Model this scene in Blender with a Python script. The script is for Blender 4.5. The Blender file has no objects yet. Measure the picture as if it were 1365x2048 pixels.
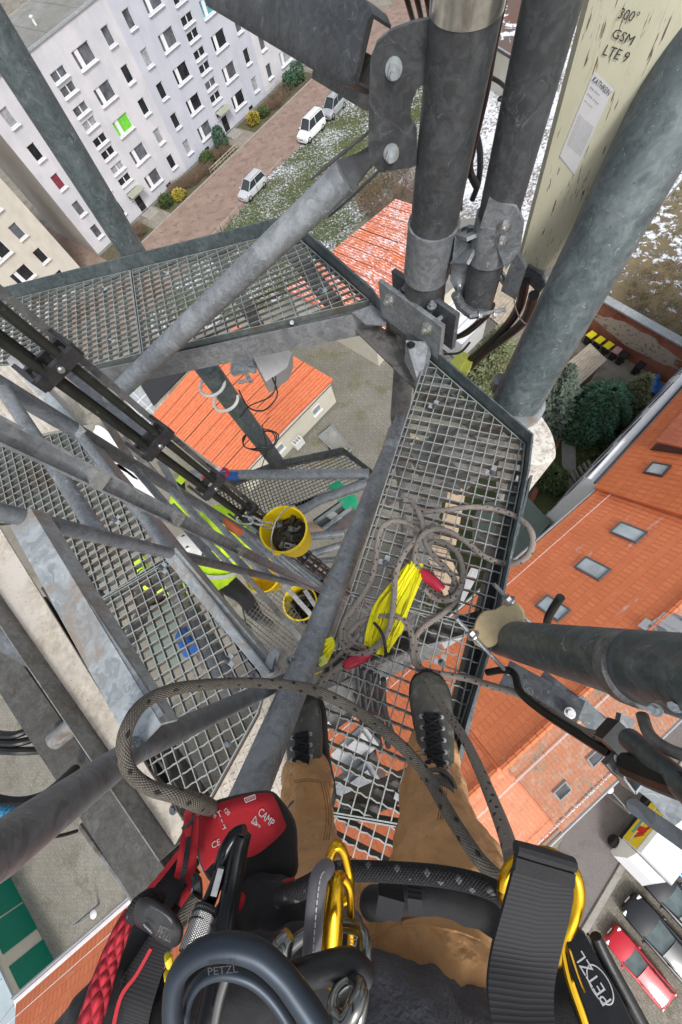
import bpy, math, random
from mathutils import Vector as V, Matrix as M4
import mathutils
rnd = random.Random(7)
sc = bpy.context.scene
COL = sc.collection
# ---------------------------------------------------------------- camera
H = 29.5            # height of the camera above the ground, metres
F = 737.0; CX, CY = 682.5, 1024.0
_D = V((142, -256, -F)).normalized()
_X = (V((1, 0, 0)) - _D*_D.x).normalized(); _Z = -_D; _Y = _Z.cross(_X)
RW = mathutils.Matrix((_X, _Y, _Z))      # camera -> world
CAM = V((0, 0, H))
cd = bpy.data.cameras.new('camera'); cam = bpy.data.objects.new('camera', cd); COL.objects.link(cam)
cd.sensor_fit = 'VERTICAL'; cd.sensor_height = 36; cd.sensor_width = 24
cd.lens = F/2048*36; cd.clip_start = 0.02; cd.clip_end = 3000
cam.matrix_world = M4.Translation(CAM) @ RW.to_4x4()
sc.camera = cam
def ray(u, v): return RW @ V((u-CX, -(v-CY), -F))
def P(u, v, d):                    # point seen at pixel u,v lying d metres below the camera
    r = ray(u, v); return CAM + r*(d/-r.z)
def Q(u, v, z):                    # point seen at pixel u,v at depth z along the view axis
    return CAM + ray(u, v)*(z/F)
# ---------------------------------------------------------------- light
w = bpy.data.worlds.new('World'); sc.world = w; w.use_nodes = True
nt = w.node_tree; bg = nt.nodes['Background']
sky = nt.nodes.new('ShaderNodeTexSky'); sky.sky_type = 'NISHITA'; sky.sun_disc = False
SE, SA = math.radians(50), math.radians(-62)
sky.sun_elevation = SE; sky.sun_rotation = math.pi/2 - SA
sky.air_density = 1.0; sky.dust_density = 3.0
hs = nt.nodes.new('ShaderNodeHueSaturation'); hs.inputs['Saturation'].default_value = 0.32
nt.links.new(sky.outputs[0], hs.inputs['Color']); nt.links.new(hs.outputs[0], bg.inputs[0])
bg.inputs[1].default_value = 0.15
sl = bpy.data.lights.new('sun', 'SUN'); sl.energy = 1.45; sl.angle = math.radians(11); sl.color = (1, 0.97, 0.93)
so = bpy.data.objects.new('sun', sl); COL.objects.link(so); so.location = (20, -20, 60)
so.rotation_euler = V((math.cos(SA)*math.cos(SE), math.sin(SA)*math.cos(SE), math.sin(SE))).to_track_quat('Z', 'Y').to_euler()
sc.view_settings.view_transform = 'Standard'; sc.view_settings.look = 'None'
sc.view_settings.exposure = 0.36; sc.view_settings.gamma = 1
# ---------------------------------------------------------------- materials
MAT = {}
class N:                           # small node-tree writer
    def __init__(s, name):
        s.m = bpy.data.materials.new(name); s.m.use_nodes = True; s.t = s.m.node_tree
        s.b = s.t.nodes['Principled BSDF']; s._c = {}
    def n(s, typ, ins=None, **kw):
        x = s.t.nodes.new(typ)
        for k, v_ in kw.items(): setattr(x, k, v_)
        for k, v_ in (ins or {}).items(): s.put(x.inputs[k], v_)
        return x
    def put(s, sock, val):
        if hasattr(val, 'is_output') or isinstance(val, bpy.types.NodeSocket): s.t.links.new(val, sock)
        else:
            if isinstance(val, (tuple, list)) and len(val) == 3 and sock.type == 'RGBA': val = (*val, 1)
            sock.default_value = val
    def co(s, kind='Object'):
        if kind not in s._c: s._c[kind] = s.n('ShaderNodeTexCoord').outputs[kind]
        return s._c[kind]
    def map(s, vec, scale=(1, 1, 1), rot=(0, 0, 0), loc=(0, 0, 0)):
        return s.n('ShaderNodeMapping', {'Vector': vec, 'Scale': scale, 'Rotation': rot, 'Location': loc}).outputs[0]
    def noise(s, vec, scale, detail=4, rough=.55, dist=0):
        return s.n('ShaderNodeTexNoise', {'Vector': vec, 'Scale': scale, 'Detail': detail, 'Roughness': rough, 'Distortion': dist}).outputs[0]
    def ramp(s, fac, lo, hi): 
        return s.n('ShaderNodeMapRange', {'Value': fac, 'From Min': lo, 'From Max': hi}).outputs[0]
    def mix(s, fac, a, b, blend='MIX'):
        x = s.n('ShaderNodeMix', data_type='RGBA', blend_type=blend)
        s.put(x.inputs[0], fac); s.put(x.inputs[6], a); s.put(x.inputs[7], b); return x.outputs[2]
    def math(s, op, a, b=0.0, c=0.0):
        x = s.n('ShaderNodeMath', operation=op); s.put(x.inputs[0], a); s.put(x.inputs[1], b); s.put(x.inputs[2], c); return x.outputs[0]
    def sep(s, vec): x = s.n('ShaderNodeSeparateXYZ', {0: vec}); return x.outputs
    def bump(s, h, dist=.01, strength=1.0, nrm=None):
        x = s.n('ShaderNodeBump', {'Height': h, 'Distance': dist, 'Strength': strength})
        if nrm is not None: s.put(x.inputs['Normal'], nrm)
        return x.outputs[0]
    def out(s, col=None, rough=None, metal=None, nrm=None, **kw):
        for k, v_ in (('Base Color', col), ('Roughness', rough), ('Metallic', metal), ('Normal', nrm)):
            if v_ is not None: s.put(s.b.inputs[k], v_)
        for k, v_ in kw.items(): s.put(s.b.inputs[k.replace('_', ' ')], v_)
        MAT[s.m.name] = s.m; return s.m
def plain(name, col, rough=.6, metal=0., var=.25, scale=8., bump=0., bscale=None, col2=None, spot=None, sc_th=(.62, .7)):
    x = N(name); c = x.co()
    n1 = x.noise(c, scale, 5, .6); n2 = x.noise(c, scale*.13, 3, .5)
    lo = tuple(k*(1-var) for k in col); hi = tuple(min(1, k*(1+var)) for k in col)
    cc = x.mix(x.ramp(n1, .3, .7), lo, hi)
    if col2: cc = x.mix(x.ramp(n2, .42, .6), cc, col2)
    if spot: cc = x.mix(x.ramp(x.noise(c, scale*2.7, 4, .65), *sc_th), cc, spot)
    nr = x.bump(x.noise(c, bscale or scale*3, 5, .6), bump) if bump else None
    x.out(cc, x.math('MULTIPLY_ADD', n1, .25, rough-.12), metal, nr); return x.m
def galv(name, base=(.27, .29, .31), white=(.52, .55, .57), rough=.5, metal=.35, dirt=None, scale=1.0, streak=.5):
    x = N(name); c = x.co()
    wv = x.n('ShaderNodeVectorMath', {0: c, 1: x.n('ShaderNodeTexNoise', {'Vector': c, 'Scale': 6*scale, 'Detail': 4}).outputs[1]}, operation='ADD').outputs[0]
    vo = x.n('ShaderNodeTexVoronoi', {'Vector': wv, 'Scale': 24*scale}, feature='F1').outputs['Color']
    v1 = x.sep(vo)[0]
    n1 = x.noise(c, 22*scale, 6, .65, .6)
    n2 = x.noise(wv, 3.2*scale, 5, .6, .5)
    dk = tuple(k*.70 for k in base)
    cc = x.mix(x.ramp(v1, .1, .9), dk, base)
    cc = x.mix(x.math('MULTIPLY', x.ramp(n2, .47, .68), streak*.8), cc, white)
    cc = x.mix(x.math('MULTIPLY', x.ramp(n1, .5, .78), .4), cc, white)
    sn = x.noise(x.map(wv, (9*scale, 40*scale, 6*scale)), 1, 3, .6, 1.2)
    cc = x.mix(x.math('MULTIPLY', x.ramp(sn, .64, .7), .55), cc, tuple(min(1, k*1.25) for k in white))
    dr = x.noise(x.map(c, (34*scale, 34*scale, 2.4*scale)), 1, 4, .6, .3); cc = x.mix(x.math('MULTIPLY', x.ramp(dr, .56, .74), .35), cc, tuple(k*.55 for k in base))
    if dirt: cc = x.mix(x.ramp(x.noise(c, 5*scale, 7, .72, .8), .52, .64), cc, dirt)
    pit = x.ramp(x.noise(c, 45*scale, 2, .5), .72, .78)
    cc = x.mix(x.math('MULTIPLY', pit, .7), cc, (.09, .06, .045))
    h = x.math('ADD', x.math('MULTIPLY', n1, .6), x.math('MULTIPLY', pit, -.5))
    x.out(cc, x.math('MULTIPLY_ADD', n2, .3, rough-.15), metal, x.bump(h, .0012, .7)); return x.m
galv('galvanized', streak=.4)
galv('galvanized_dark', (.13, .14, .152), (.28, .31, .33), .5, .3, streak=.35)
galv('mast_dark', (.084, .089, .095), (.20, .215, .225), .48, .25, streak=.22)
galv('galvanized_mid', (.185, .20, .22), (.36, .39, .42), .5, .3, streak=.35)
galv('galvanized_teal', (.115, .145, .155), (.33, .37, .38), .48, .3, streak=.35)
galv('galvanized_light', (.40, .44, .46), (.62, .67, .70), .55, .25, dirt=(.33, .27, .22))
galv('galvanized_dirty', (.24, .24, .235), (.42, .43, .42), .6, .15, dirt=(.13, .10, .075))
galv('galvanized_grime', (.17, .165, .16), (.34, .34, .33), .65, .1, dirt=(.07, .055, .045), scale=1.4)
galv('grating_metal', (.33, .36, .36), (.58, .62, .61), .5, .25, scale=2)
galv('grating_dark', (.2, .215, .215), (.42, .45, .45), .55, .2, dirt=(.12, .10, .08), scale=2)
galv('beam_dirty', (.085, .083, .077), (.18, .18, .175), .6, .1, dirt=(.06, .05, .04), scale=1.4)
galv('beam_black', (.04, .04, .038), (.12, .12, .115), .6, .1, dirt=(.03, .026, .02), scale=1.4)
plain('plate_dirt', (.50, .45, .38), .75, 0, .3, 30, .002, 120, col2=(.58, .54, .48), spot=(.30, .22, .16), sc_th=(.6, .7))
plain('bare_steel', (.62, .62, .62), .28, .9, .15, 60)
plain('steel_dark', (.10, .10, .105), .35, .8, .3, 40)
plain('black_rubber', (.012, .012, .013), .42, 0, .4, 30, .0004, 200)
plain('black_mossy', (.016, .017, .013), .55, 0, .4, 20, .0008, 90, spot=(.05, .06, .02))
plain('black_plastic', (.018, .019, .021), .38, 0, .3, 60, .0002, 400)
plain('white_paint', (.78, .79, .80), .5, 0, .06, 5)
plain('white_plastic', (.75, .75, .73), .4, 0, .12, 12, spot=(.45, .42, .38), sc_th=(.66, .8))
plain('grey_plastic', (.45, .45, .46), .5, 0, .1, 12, spot=(.3, .28, .25))
plain('cream_wall', (.66, .63, .53), .85, 0, .06, 1.2, .004, 20)
plain('beige_wall', (.56, .53, .46), .9, 0, .1, 1.0, .004, 20, col2=(.60, .57, .5))
plain('orange_cap', (.62, .16, .07), .7, 0, .15, 3)
plain('dark_glass', (.022, .024, .028), .12, 0, .5, 1.5)
plain('soil', (.13, .085, .06), .95, 0, .4, 2.5, .05, 8, col2=(.20, .14, .10))
plain('bark', (.10, .075, .055), .95, 0, .4, 8, .01, 30)
plain('yellow_plastic', (.80, .60, .01), .42, 0, .08, 10, spot=(.2, .16, .08), sc_th=(.64, .7))
plain('tar_grey', (.28, .28, .26), .9, 0, .25, 1.5, .01, 14, col2=(.2, .2, .18))
plain('concrete', (.33, .31, .28), .9, 0, .2, 3, .004, 30)
plain('brown_membrane', (.16, .08, .055), .8, 0, .3, 2)

x = N('grating_painted_shade'); c = x.co(); g_ = x.n('ShaderNodeNewGeometry'); nz = x.sep(g_.outputs['Normal'])[2]  # sky light on bar tops and shade on their sides painted in by normal
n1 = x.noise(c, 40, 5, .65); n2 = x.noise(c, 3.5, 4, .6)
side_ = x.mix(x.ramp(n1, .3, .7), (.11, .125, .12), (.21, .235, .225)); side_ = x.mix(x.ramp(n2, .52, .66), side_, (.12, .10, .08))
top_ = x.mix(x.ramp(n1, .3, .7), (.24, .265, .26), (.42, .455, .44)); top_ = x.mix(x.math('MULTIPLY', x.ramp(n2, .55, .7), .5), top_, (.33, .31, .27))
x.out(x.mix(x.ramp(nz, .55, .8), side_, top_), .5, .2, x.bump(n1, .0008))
def rope_mat(name, a, b, mark=None, ns=12, pitch=.011, fleck=(2, .05), bump_=.0012, tr=None):
    x = N(name); uv = x.sep(x.co('UV')); u = x.math('MULTIPLY', uv[0], float(ns)); v = x.math('DIVIDE', uv[1], pitch)
    p = x.math('ADD', u, v); q = x.math('SUBTRACT', u, v)
    fp, fq = x.math('FLOOR', x.math('MULTIPLY', p, .5)), x.math('FLOOR', x.math('MULTIPLY', q, .5))
    h1 = x.math('ABSOLUTE', x.math('SINE', x.math('MULTIPLY', p, math.pi/2))); h2 = x.math('ABSOLUTE', x.math('SINE', x.math('MULTIPLY', q, math.pi/2)))
    h = x.math('MULTIPLY', h1, h2)
    wn = x.n('ShaderNodeTexWhiteNoise', noise_dimensions='2D'); cmb = x.n('ShaderNodeCombineXYZ', {0: fp, 1: fq}); x.put(wn.inputs['Vector'], cmb.outputs[0]); rv = wn.outputs['Value']
    cc = x.mix(rv, a, b); cc = x.mix(x.math('MULTIPLY', x.math('SUBTRACT', 1.0, x.ramp(h, 0., .35)), .7), cc, tuple(k*.45 for k in a))
    if mark:
        m5 = x.math('LESS_THAN', x.math('FRACT', x.math('DIVIDE', fp, 9.0)), .2); m6 = x.math('LESS_THAN', x.math('FRACT', x.math('DIVIDE', fq, 8.0)), .24)
        mk = x.math('MULTIPLY', m5, m6); cc = x.mix(mk, cc, mark)
    cc = x.mix(x.math('MULTIPLY', x.ramp(x.noise(x.co(), 30, 4, .6), .45, .7), .35), cc, tuple(k*.6 for k in a))
    x.out(cc, .85, 0, x.bump(h, bump_)); return x.m
rope_mat('rope_grey', (.15, .133, .11), (.21, .19, .16), (.018, .016, .015), ns=32, pitch=.0024, bump_=.0016)
rope_mat('rope_tan', (.34, .295, .26), (.42, .37, .33), (.03, .026, .024), ns=28, pitch=.0024)
rope_mat('rope_black', (.012, .012, .014), (.026, .026, .03), (.14, .14, .14), ns=28, pitch=.0020, bump_=.0012)
rope_mat('rope_red', (.42, .012, .03), (.62, .03, .05), None, ns=12, pitch=.008, bump_=.004)
def cloth(name, col, rough=.85, weave=900., amp=.12, folds=18., fb=.004, wb=.0003, col2=None, seam=None):
    x = N(name); c = x.co(); n1 = x.noise(c, folds, 4, .55, .4); n2 = x.noise(c, weave, 2, .5); n3 = x.noise(c, folds*.4, 5, .65)
    cc = x.mix(x.ramp(n3, .35, .65), tuple(k*(1-amp*1.5) for k in col), tuple(k*(1+amp) for k in col)); cc = x.mix(x.math('MULTIPLY', x.ramp(n2, .4, .6), .3), cc, tuple(k*.7 for k in col))
    if col2: cc = x.mix(x.math('MULTIPLY', x.ramp(x.noise(c, folds*1.5, 6, .7), .52, .68), .6), cc, col2)
    x.out(cc, rough, 0, x.bump(x.math('ADD', n1, x.math('MULTIPLY', n2, wb/fb)), fb), Sheen_Weight=.12); return x.m
cloth('canvas_brown', (.74, .40, .17), .9, 1200, .14, 17, .022, .0008, col2=(.52, .26, .10))
cloth('fleece_grey', (.15, .15, .17), 1.0, 220, .2, 9, .012, .006)
cloth('fabric_red', (.50, .008, .02), .75, 1400, .1, 12, .004, .0006)
cloth('fabric_black', (.012, .012, .014), .75, 1400, .2, 12, .004, .0006)
cloth('fabric_grey', (.16, .155, .17), .85, 1400, .1, 16, .002, .0006)
cloth('hivis_yellow', (.62, .95, .02), .7, 600, .1, 18, .01)
cloth('work_black', (.012, .012, .014), .8, 600, .2, 14, .012)
cloth('work_grey', (.55, .55, .54), .8, 600, .1, 14, .01)
cloth('sling_yellow', (.90, .84, .005), .6, 900, .12, 40, .001)
plain('boot_leather', (.085, .085, .074), .42, 0, .5, 14, .003, 40, col2=(.10, .096, .08), spot=(.20, .195, .17), sc_th=(.56, .72))
plain('boot_sole', (.03, .03, .028), .8, 0, .4, 30, .001, 80)
x = N('webbing_black'); uv = x.sep(x.co('UV')); h = x.math('ABSOLUTE', x.math('SINE', x.math('MULTIPLY', uv[1], math.pi/.0035)))
x.out(x.mix(h, (.006, .006, .008), (.010, .010, .013)), .7, 0, x.bump(h, .0002), Sheen_Weight=.1)
x = N('anodised_gold'); c = x.co(); n1 = x.noise(c, 60, 3, .5); x.out(x.mix(n1, (.66, .36, .015), (.78, .46, .03)), x.math('MULTIPLY_ADD', n1, .15, .2), 1.0)
x = N('anodised_black'); c = x.co(); n1 = x.noise(c, 90, 5, .7); x.out(x.mix(x.ramp(n1, .66, .74), (.02, .022, .024), (.25, .26, .26)), .22, .75)
x = N('anodised_blue_black'); c = x.co(); n1 = x.noise(c, 30, 3, .5); x.out(x.mix(n1, (.03, .04, .055), (.05, .064, .084)), .42, .6)
x = N('polished_dark'); c = x.co(); n1 = x.noise(c, 50, 3, .5); x.out(x.mix(n1, (.16, .16, .15), (.26, .26, .25)), .2, .95)
x = N('knurled'); uv = x.sep(x.co('UV')); a_ = x.math('ABSOLUTE', x.math('SINE', x.math('ADD', x.math('MULTIPLY', uv[0], 75.), x.math('MULTIPLY', uv[1], 1800.)))); b_ = x.math('ABSOLUTE', x.math('SINE', x.math('SUBTRACT', x.math('MULTIPLY', uv[0], 75.), x.math('MULTIPLY', uv[1], 1800.))))
h = x.math('MULTIPLY', a_, b_); x.out(x.mix(x.ramp(h, .1, .5), (.03, .03, .03), (.65, .65, .65)), .3, .8, x.bump(h, .0006))
plain('red_plastic', (.50, .02, .05), .35, 0, .2, 40, spot=(.75, .3, .3), sc_th=(.68, .8))
plain('helmet_white', (.72, .72, .70), .35, 0, .05, 10, spot=(.3, .3, .28), sc_th=(.7, .8))
plain('skin', (.48, .27, .19), .55, 0, .1, 30)
plain('glove_black', (.02, .02, .022), .8, 0, .3, 40)
plain('stitch_white', (.6, .6, .6), .8, 0, .1, 30); plain('stitch_tan', (.24, .12, .05), .9, 0, .1, 30)
plain('cable_green', (.02, .42, .22), .5, 0, .08, 10); plain('tape_blue', (.02, .10, .38), .5, 0, .15, 20)
plain('rubble_dark', (.03, .03, .032), .6, .2, .5, 30, spot=(.2, .2, .2), sc_th=(.6, .7))
plain('wood_board', (.50, .38, .26), .8, 0, .15, 8)
# ---------------------------------------------------------------- mesh helpers
class MB:
    def __init__(s): s.v = []; s.f = []; s.uv = []
    def face(s, pts, uv=None):
        i = len(s.v); s.v += [V(p) for p in pts]; s.f.append(tuple(range(i, i+len(pts))))
        s.uv.append(uv); return s
    def grid(s, rows, closed_v=False, uvf=None, flip=False):
        i = len(s.v); n = len(rows[0])
        for r in rows: s.v += [V(p) for p in r]
        for a in range(len(rows)-1):
            for b in range(n if closed_v else n-1):
                c = (b+1) % n
                q = (i+a*n+b, i+a*n+c, i+(a+1)*n+c, i+(a+1)*n+b)
                if flip: q = q[::-1]
                s.f.append(q)
                if uvf:
                    t = [uvf(a, b), uvf(a, b+1), uvf(a+1, b+1), uvf(a+1, b)]
                    s.uv.append(t[::-1] if flip else t)
                else: s.uv.append(None)
        return s
    def prism(s, pts, vec):
        pts = [V(p) for p in pts]; vec = V(vec); n = len(pts)
        nn = V((0, 0, 0))
        for k in range(n): nn += pts[k].cross(pts[(k+1) % n])
        if nn.dot(vec) > 0: pts = pts[::-1]
        i = len(s.v); s.v += pts + [p+vec for p in pts]
        s.f.append(tuple(range(i, i+n))); s.uv.append(None)
        s.f.append(tuple(range(i+2*n-1, i+n-1, -1))); s.uv.append(None)
        for k in range(n):
            j = (k+1) % n; s.f.append((i+k, i+n+k, i+n+j, i+j)); s.uv.append(None)
        return s
    def box(s, c, sx, sy, sz, R=None):
        c = V(c); R = R or mathutils.Matrix.Identity(3)
        pts = [c + R @ V((x*sx/2, y*sy/2, -sz/2)) for x, y in ((-1, -1), (1, -1), (1, 1), (-1, 1))]
        return s.prism(pts, R @ V((0, 0, sz)))
    def beam(s, p, q, wd, h, up=(0, 0, 1), off=(0, 0)):     # centred box from p to q
        p, q = V(p), V(q); d = (q-p).normalized(); side = d.cross(V(up))
        if side.length < 1e-5: side = d.cross(V((1, 0, 0)))
        side.normalize(); u2 = side.cross(d)
        o = side*off[0] + u2*off[1]
        pts = [p+o+side*a*wd/2+u2*b*h/2 for a, b in ((-1, -1), (1, -1), (1, 1), (-1, 1))]
        return s.prism(pts, q-p)
    def channel(s, p, q, wd, h, t, up=(0, 0, 1)):           # U section, web at the bottom, flanges up
        s.beam(p, q, wd, t, up, (0, -h/2+t/2)); s.beam(p, q, t, h-t, up, (-wd/2+t/2, t/2)); s.beam(p, q, t, h-t, up, (wd/2-t/2, t/2)); return s
    def tube(s, pts, rad, n=12, cap=True, closed=False, squash=None):
        pts = [V(p) for p in pts]; m = len(pts)
        rad = rad if isinstance(rad, (list, tuple)) else [rad]*m
        tg = []
        for k in range(m):
            a = pts[(k-1) % m] if closed or k else pts[0]; b = pts[(k+1) % m] if closed or k < m-1 else pts[-1]
            tg.append((b-a).normalized())
        up = V((0, 0, 1)) if abs(tg[0].z) < .9 else V((1, 0, 0))
        u = (up - tg[0]*up.dot(tg[0])).normalized(); L = [0]
        rows = []
        for k in range(m):
            if k:
                u = (u - tg[k]*u.dot(tg[k])); u = u.normalized() if u.length > 1e-6 else V((1, 0, 0)); L.append(L[-1]+(pts[k]-pts[k-1]).length)
            w2 = tg[k].cross(u)
            sq = squash[k] if squash else 1
            rows.append([pts[k] + (u*math.cos(2*math.pi*j/n)*sq + w2*math.sin(2*math.pi*j/n))*rad[k] for j in range(n)])
        if closed: rows.append(rows[0]); L.append(L[-1]+(pts[0]-pts[-1]).length)
        s.grid(rows, True, lambda a, b: (b/n, L[min(a, len(L)-1)]))
        if cap and not closed:
            i = len(s.v)-m*n
            s.f.append(tuple(range(i+n-1, i-1, -1))); s.uv.append(None)
            i = len(s.v)-n; s.f.append(tuple(range(i, i+n))); s.uv.append(None)
        return s
    def lathe(s, c, prof, R=None, n=24, ax=None):
        c = V(c)
        if ax is not None: R = V(ax).normalized().to_track_quat('Z', 'Y').to_matrix()
        R = R or mathutils.Matrix.Identity(3)
        s.grid([[c+R @ V((r*math.cos(2*math.pi*j/n), r*math.sin(2*math.pi*j/n), z)) for j in range(n)] for r, z in prof], True, lambda a, b: (b/n, prof[a][1]))
        return s
    def cyl(s, p, q, r, n=16): return s.tube([p, q], r, n)
    def ribbon(s, pts, width, side, thick=.002):            # strap along pts, flat across 'side'
        pts = [V(p) for p in pts]; rows = []; L = [0]
        for k, p in enumerate(pts):
            a = pts[max(k-1, 0)]; b = pts[min(k+1, len(pts)-1)]; t = (b-a).normalized()
            sd = V(side[k] if isinstance(side, list) else side); sd = (sd-t*sd.dot(t)).normalized(); nn = t.cross(sd)
            wd = width[k] if isinstance(width, list) else width
            if k: L.append(L[-1]+(p-pts[k-1]).length)
            rows.append([p-sd*wd/2+nn*thick/2, p+sd*wd/2+nn*thick/2, p+sd*wd/2-nn*thick/2, p-sd*wd/2-nn*thick/2])
        s.grid(rows, True, lambda a, b: ((0, .02, 1, .98, 0)[b] if b != 1 else 1, L[a]))
        i = len(s.v)-4*len(rows); s.f.append((i+3, i+2, i+1, i)); s.uv.append(None)
        i = len(s.v)-4; s.f.append((i, i+1, i+2, i+3)); s.uv.append(None)
        return s
    def hexnut(s, c, ax, r=.012, h=.01, bolt=True):
        ax = V(ax).normalized(); R = ax.to_track_quat('Z', 'Y').to_matrix(); c = V(c)
        s.lathe(c, [(0, 0), (r*1.5, 0), (r*1.5, h*.25), (0, h*.25)], R, 16)
        s.prism([c+R @ V((r*math.cos(k*math.pi/3), r*math.sin(k*math.pi/3), h*.25)) for k in range(6)], ax*h)
        if bolt: s.tube([c+ax*h, c+ax*h*1.9], r*.55, 10)
        return s
OFF = {}
CUR = [None]
def thing(name, label, cat, loc=(0, 0, 0), group=None, kind=None):
    o = bpy.data.objects.new(name, None); COL.objects.link(o); o.location = loc; o.empty_display_size = .1
    o['label'] = label; o['category'] = cat
    if group: o['group'] = group
    if kind: o['kind'] = kind
    OFF[o.name] = V(loc); CUR[0] = o; return o
def _mesh(name, mb, mat, off, sharp=.6):
    me = bpy.data.meshes.new(name); me.from_pydata([p-off for p in mb.v], [], mb.f)
    if any(u is not None for u in mb.uv):
        ul = me.uv_layers.new(name='UVMap'); k = 0
        flat = []
        for f_, u_ in zip(mb.f, mb.uv):
            for j in range(len(f_)): flat += list(u_[j]) if u_ is not None else [0, 0]
        ul.data.foreach_set('uv', flat)
    me.materials.append(MAT[mat] if isinstance(mat, str) else mat)
    me.shade_smooth()
    if sharp is not None: me.set_sharp_from_angle(angle=sharp)
    me.update(); return me
def part(name, mb, mat, parent=None, label=None, kind=None, sharp=.6):
    par = parent or CUR[0]; root = par
    while root.parent: root = root.parent
    off = OFF[root.name]
    o = bpy.data.objects.new(name, _mesh(name, mb, mat, off, sharp)); COL.objects.link(o); o.parent = par
    if label: o['label'] = label
    if kind: o['kind'] = kind
    return o
def solo(name, mb, mat, label=None, cat=None, group=None, kind=None, sharp=.6):
    c = V((0, 0, 0))
    for p in mb.v: c += p
    c /= max(1, len(mb.v)); c.z = min(p.z for p in mb.v)
    o = bpy.data.objects.new(name, _mesh(name, mb, mat, c, sharp)); COL.objects.link(o); o.location = c
    if label: o['label'] = label
    if cat: o['category'] = cat
    if group: o['group'] = group
    if kind: o['kind'] = kind
    return o
def clone(o, label=None, loc=None, rotz=None, parent=None, group=None):
    c = o.copy(); COL.objects.link(c); c.parent = parent
    if loc is not None: c.location = loc
    if rotz is not None: c.rotation_euler = (0, 0, rotz)
    if label: c['label'] = label
    if group: c['group'] = group
    for ch in list(o.children): clone(ch, parent=c)
    return c
def structure(name, mb, mat): return solo(name, mb, mat, kind='structure')
def spl(pts, k=8, closed=False):
    pts = [V(p) for p in pts]; n = len(pts); out = []
    for i in range(n if closed else n-1):
        if closed: a, b, c, d = pts[(i-1) % n], pts[i], pts[(i+1) % n], pts[(i+2) % n]
        else: a, b, c, d = pts[max(i-1, 0)], pts[i], pts[i+1], pts[min(i+2, n-1)]
        for j in range(k):
            t = j/k; out.append(.5*((2*b)+(c-a)*t+(2*a-5*b+4*c-d)*t*t+(3*b-a-3*c+d)*t**3))
    if not closed: out.append(pts[-1])
    return out
def lerp(a, b, t): return a+(b-a)*t
def textmesh(body, size=.1, extrude=.0005):
    cu = bpy.data.curves.new('lettering', 'FONT'); cu.body = body; cu.size = size; cu.extrude = extrude; cu.resolution_u = 2
    o = bpy.data.objects.new('lettering', cu); COL.objects.link(o)
    me = bpy.data.meshes.new_from_object(o.evaluated_get(bpy.context.evaluated_depsgraph_get()))
    mb = MB(); mb.v = [v_.co.copy() for v_ in me.vertices]; mb.f = [tuple(p.vertices) for p in me.polygons]; mb.uv = [None]*len(mb.f)
    bpy.data.objects.remove(o); bpy.data.curves.remove(cu); bpy.data.meshes.remove(me)
    return mb
def write(mb, body, org, xd, yd, h, wd=None, extrude=.0004, lift=.0008):   # lettering standing on a surface
    t = textmesh(body, 1.0, 0)
    xs = [p.x for p in t.v] or [0]; ys = [p.y for p in t.v] or [0]
    x0, x1, y0, y1 = min(xs), max(xs), min(ys), max(ys)
    k = h/max(y1-y0, 1e-6); kx = (wd/(x1-x0)) if wd else k
    xd = V(xd).normalized(); yd = V(yd); yd = (yd-xd*yd.dot(xd)).normalized(); n = xd.cross(yd); o = V(org)
    i = len(mb.v); mb.v += [o+xd*((p.x-x0)*kx)+yd*((p.y-y0)*k)+n*lift for p in t.v]
    mb.f += [tuple(i+j for j in f_) for f_ in t.f]; mb.uv += [None]*len(t.f); return mb
# ---------------------------------------------------------------- facade frame of the apartment block
C0 = P(200, 513, H); C1 = P(641, 97, H); C0.z = C1.z = 0
FD = (C1-C0).normalized(); FN = V((FD.y, -FD.x, 0))
if FN.dot(-C0) < 0: FN = -FN
UP = V((0, 0, 1))
def FF(s, o, z=0): return C0 + FD*s + FN*o + UP*z
def G(u, v, z=0): return P(u, v, H-z)
RF = mathutils.Matrix((FD, FN, UP)).transposed()
def quadxy(s0, s1, o0, o1, z): return MB().face([FF(s0, o0, z), FF(s0, o1, z), FF(s1, o1, z), FF(s1, o0, z)])
# ground materials
def ground_mat(name, a, b, c3=None, snow=None, scale=.5, bump=.03, fine=14, rough=.95, brick=None, amp=.45):
    x = N(name); c = x.co()
    c = x.n('ShaderNodeNewGeometry').outputs['Position']
    n1 = x.noise(c, scale, 6, .6); n2 = x.noise(c, fine, 4, .7)
    cc = x.mix(x.ramp(n1, .38, .62), a, b)
    if c3: cc = x.mix(x.ramp(x.noise(c, scale*2.3, 5, .7), .52, .62), cc, c3)
    cc = x.mix(amp, cc, x.mix(x.ramp(n2, .3, .7), (.1, .1, .1), (.9, .9, .9)), 'OVERLAY')
    h = n2; 
    if brick:
        cs = x.map(c, (1, 1, 1), (0, 0, math.radians(brick[2])))
        br = x.n('ShaderNodeTexBrick', {'Vector': cs, 'Scale': 1.0, 'Color1': (1, 1, 1, 1), 'Color2': (.8, .8, .8, 1), 'Mortar': (.62, .6, .56, 1), 'Mortar Size': .012*brick[0]*4, 'Brick Width': brick[0], 'Row Height': brick[1]}, offset=.5)
        cc = x.mix(.75, cc, br.outputs[0], 'MULTIPLY')
    nr = x.bump(h, bump)
    if snow:
        sm = x.noise(c, snow[0], 6, .75, .4)
        big = x.ramp(x.noise(c, snow[0]*.06, 3, .5), .35, .65)
        f = x.ramp(x.math('MULTIPLY_ADD', big, snow[3] if len(snow) > 3 else .12, sm), snow[1], snow[2])
        cc = x.mix(f, cc, (.80, .82, .86)); nr = x.bump(x.math('ADD', x.math('MULTIPLY', f, .8), x.math('MULTIPLY', n2, .5)), bump)
    x.out(cc, rough, 0, nr); return x.m
ground_mat('yard_ground', (.22, .20, .165), (.29, .265, .22), (.17, .16, .12), scale=.25)
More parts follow.
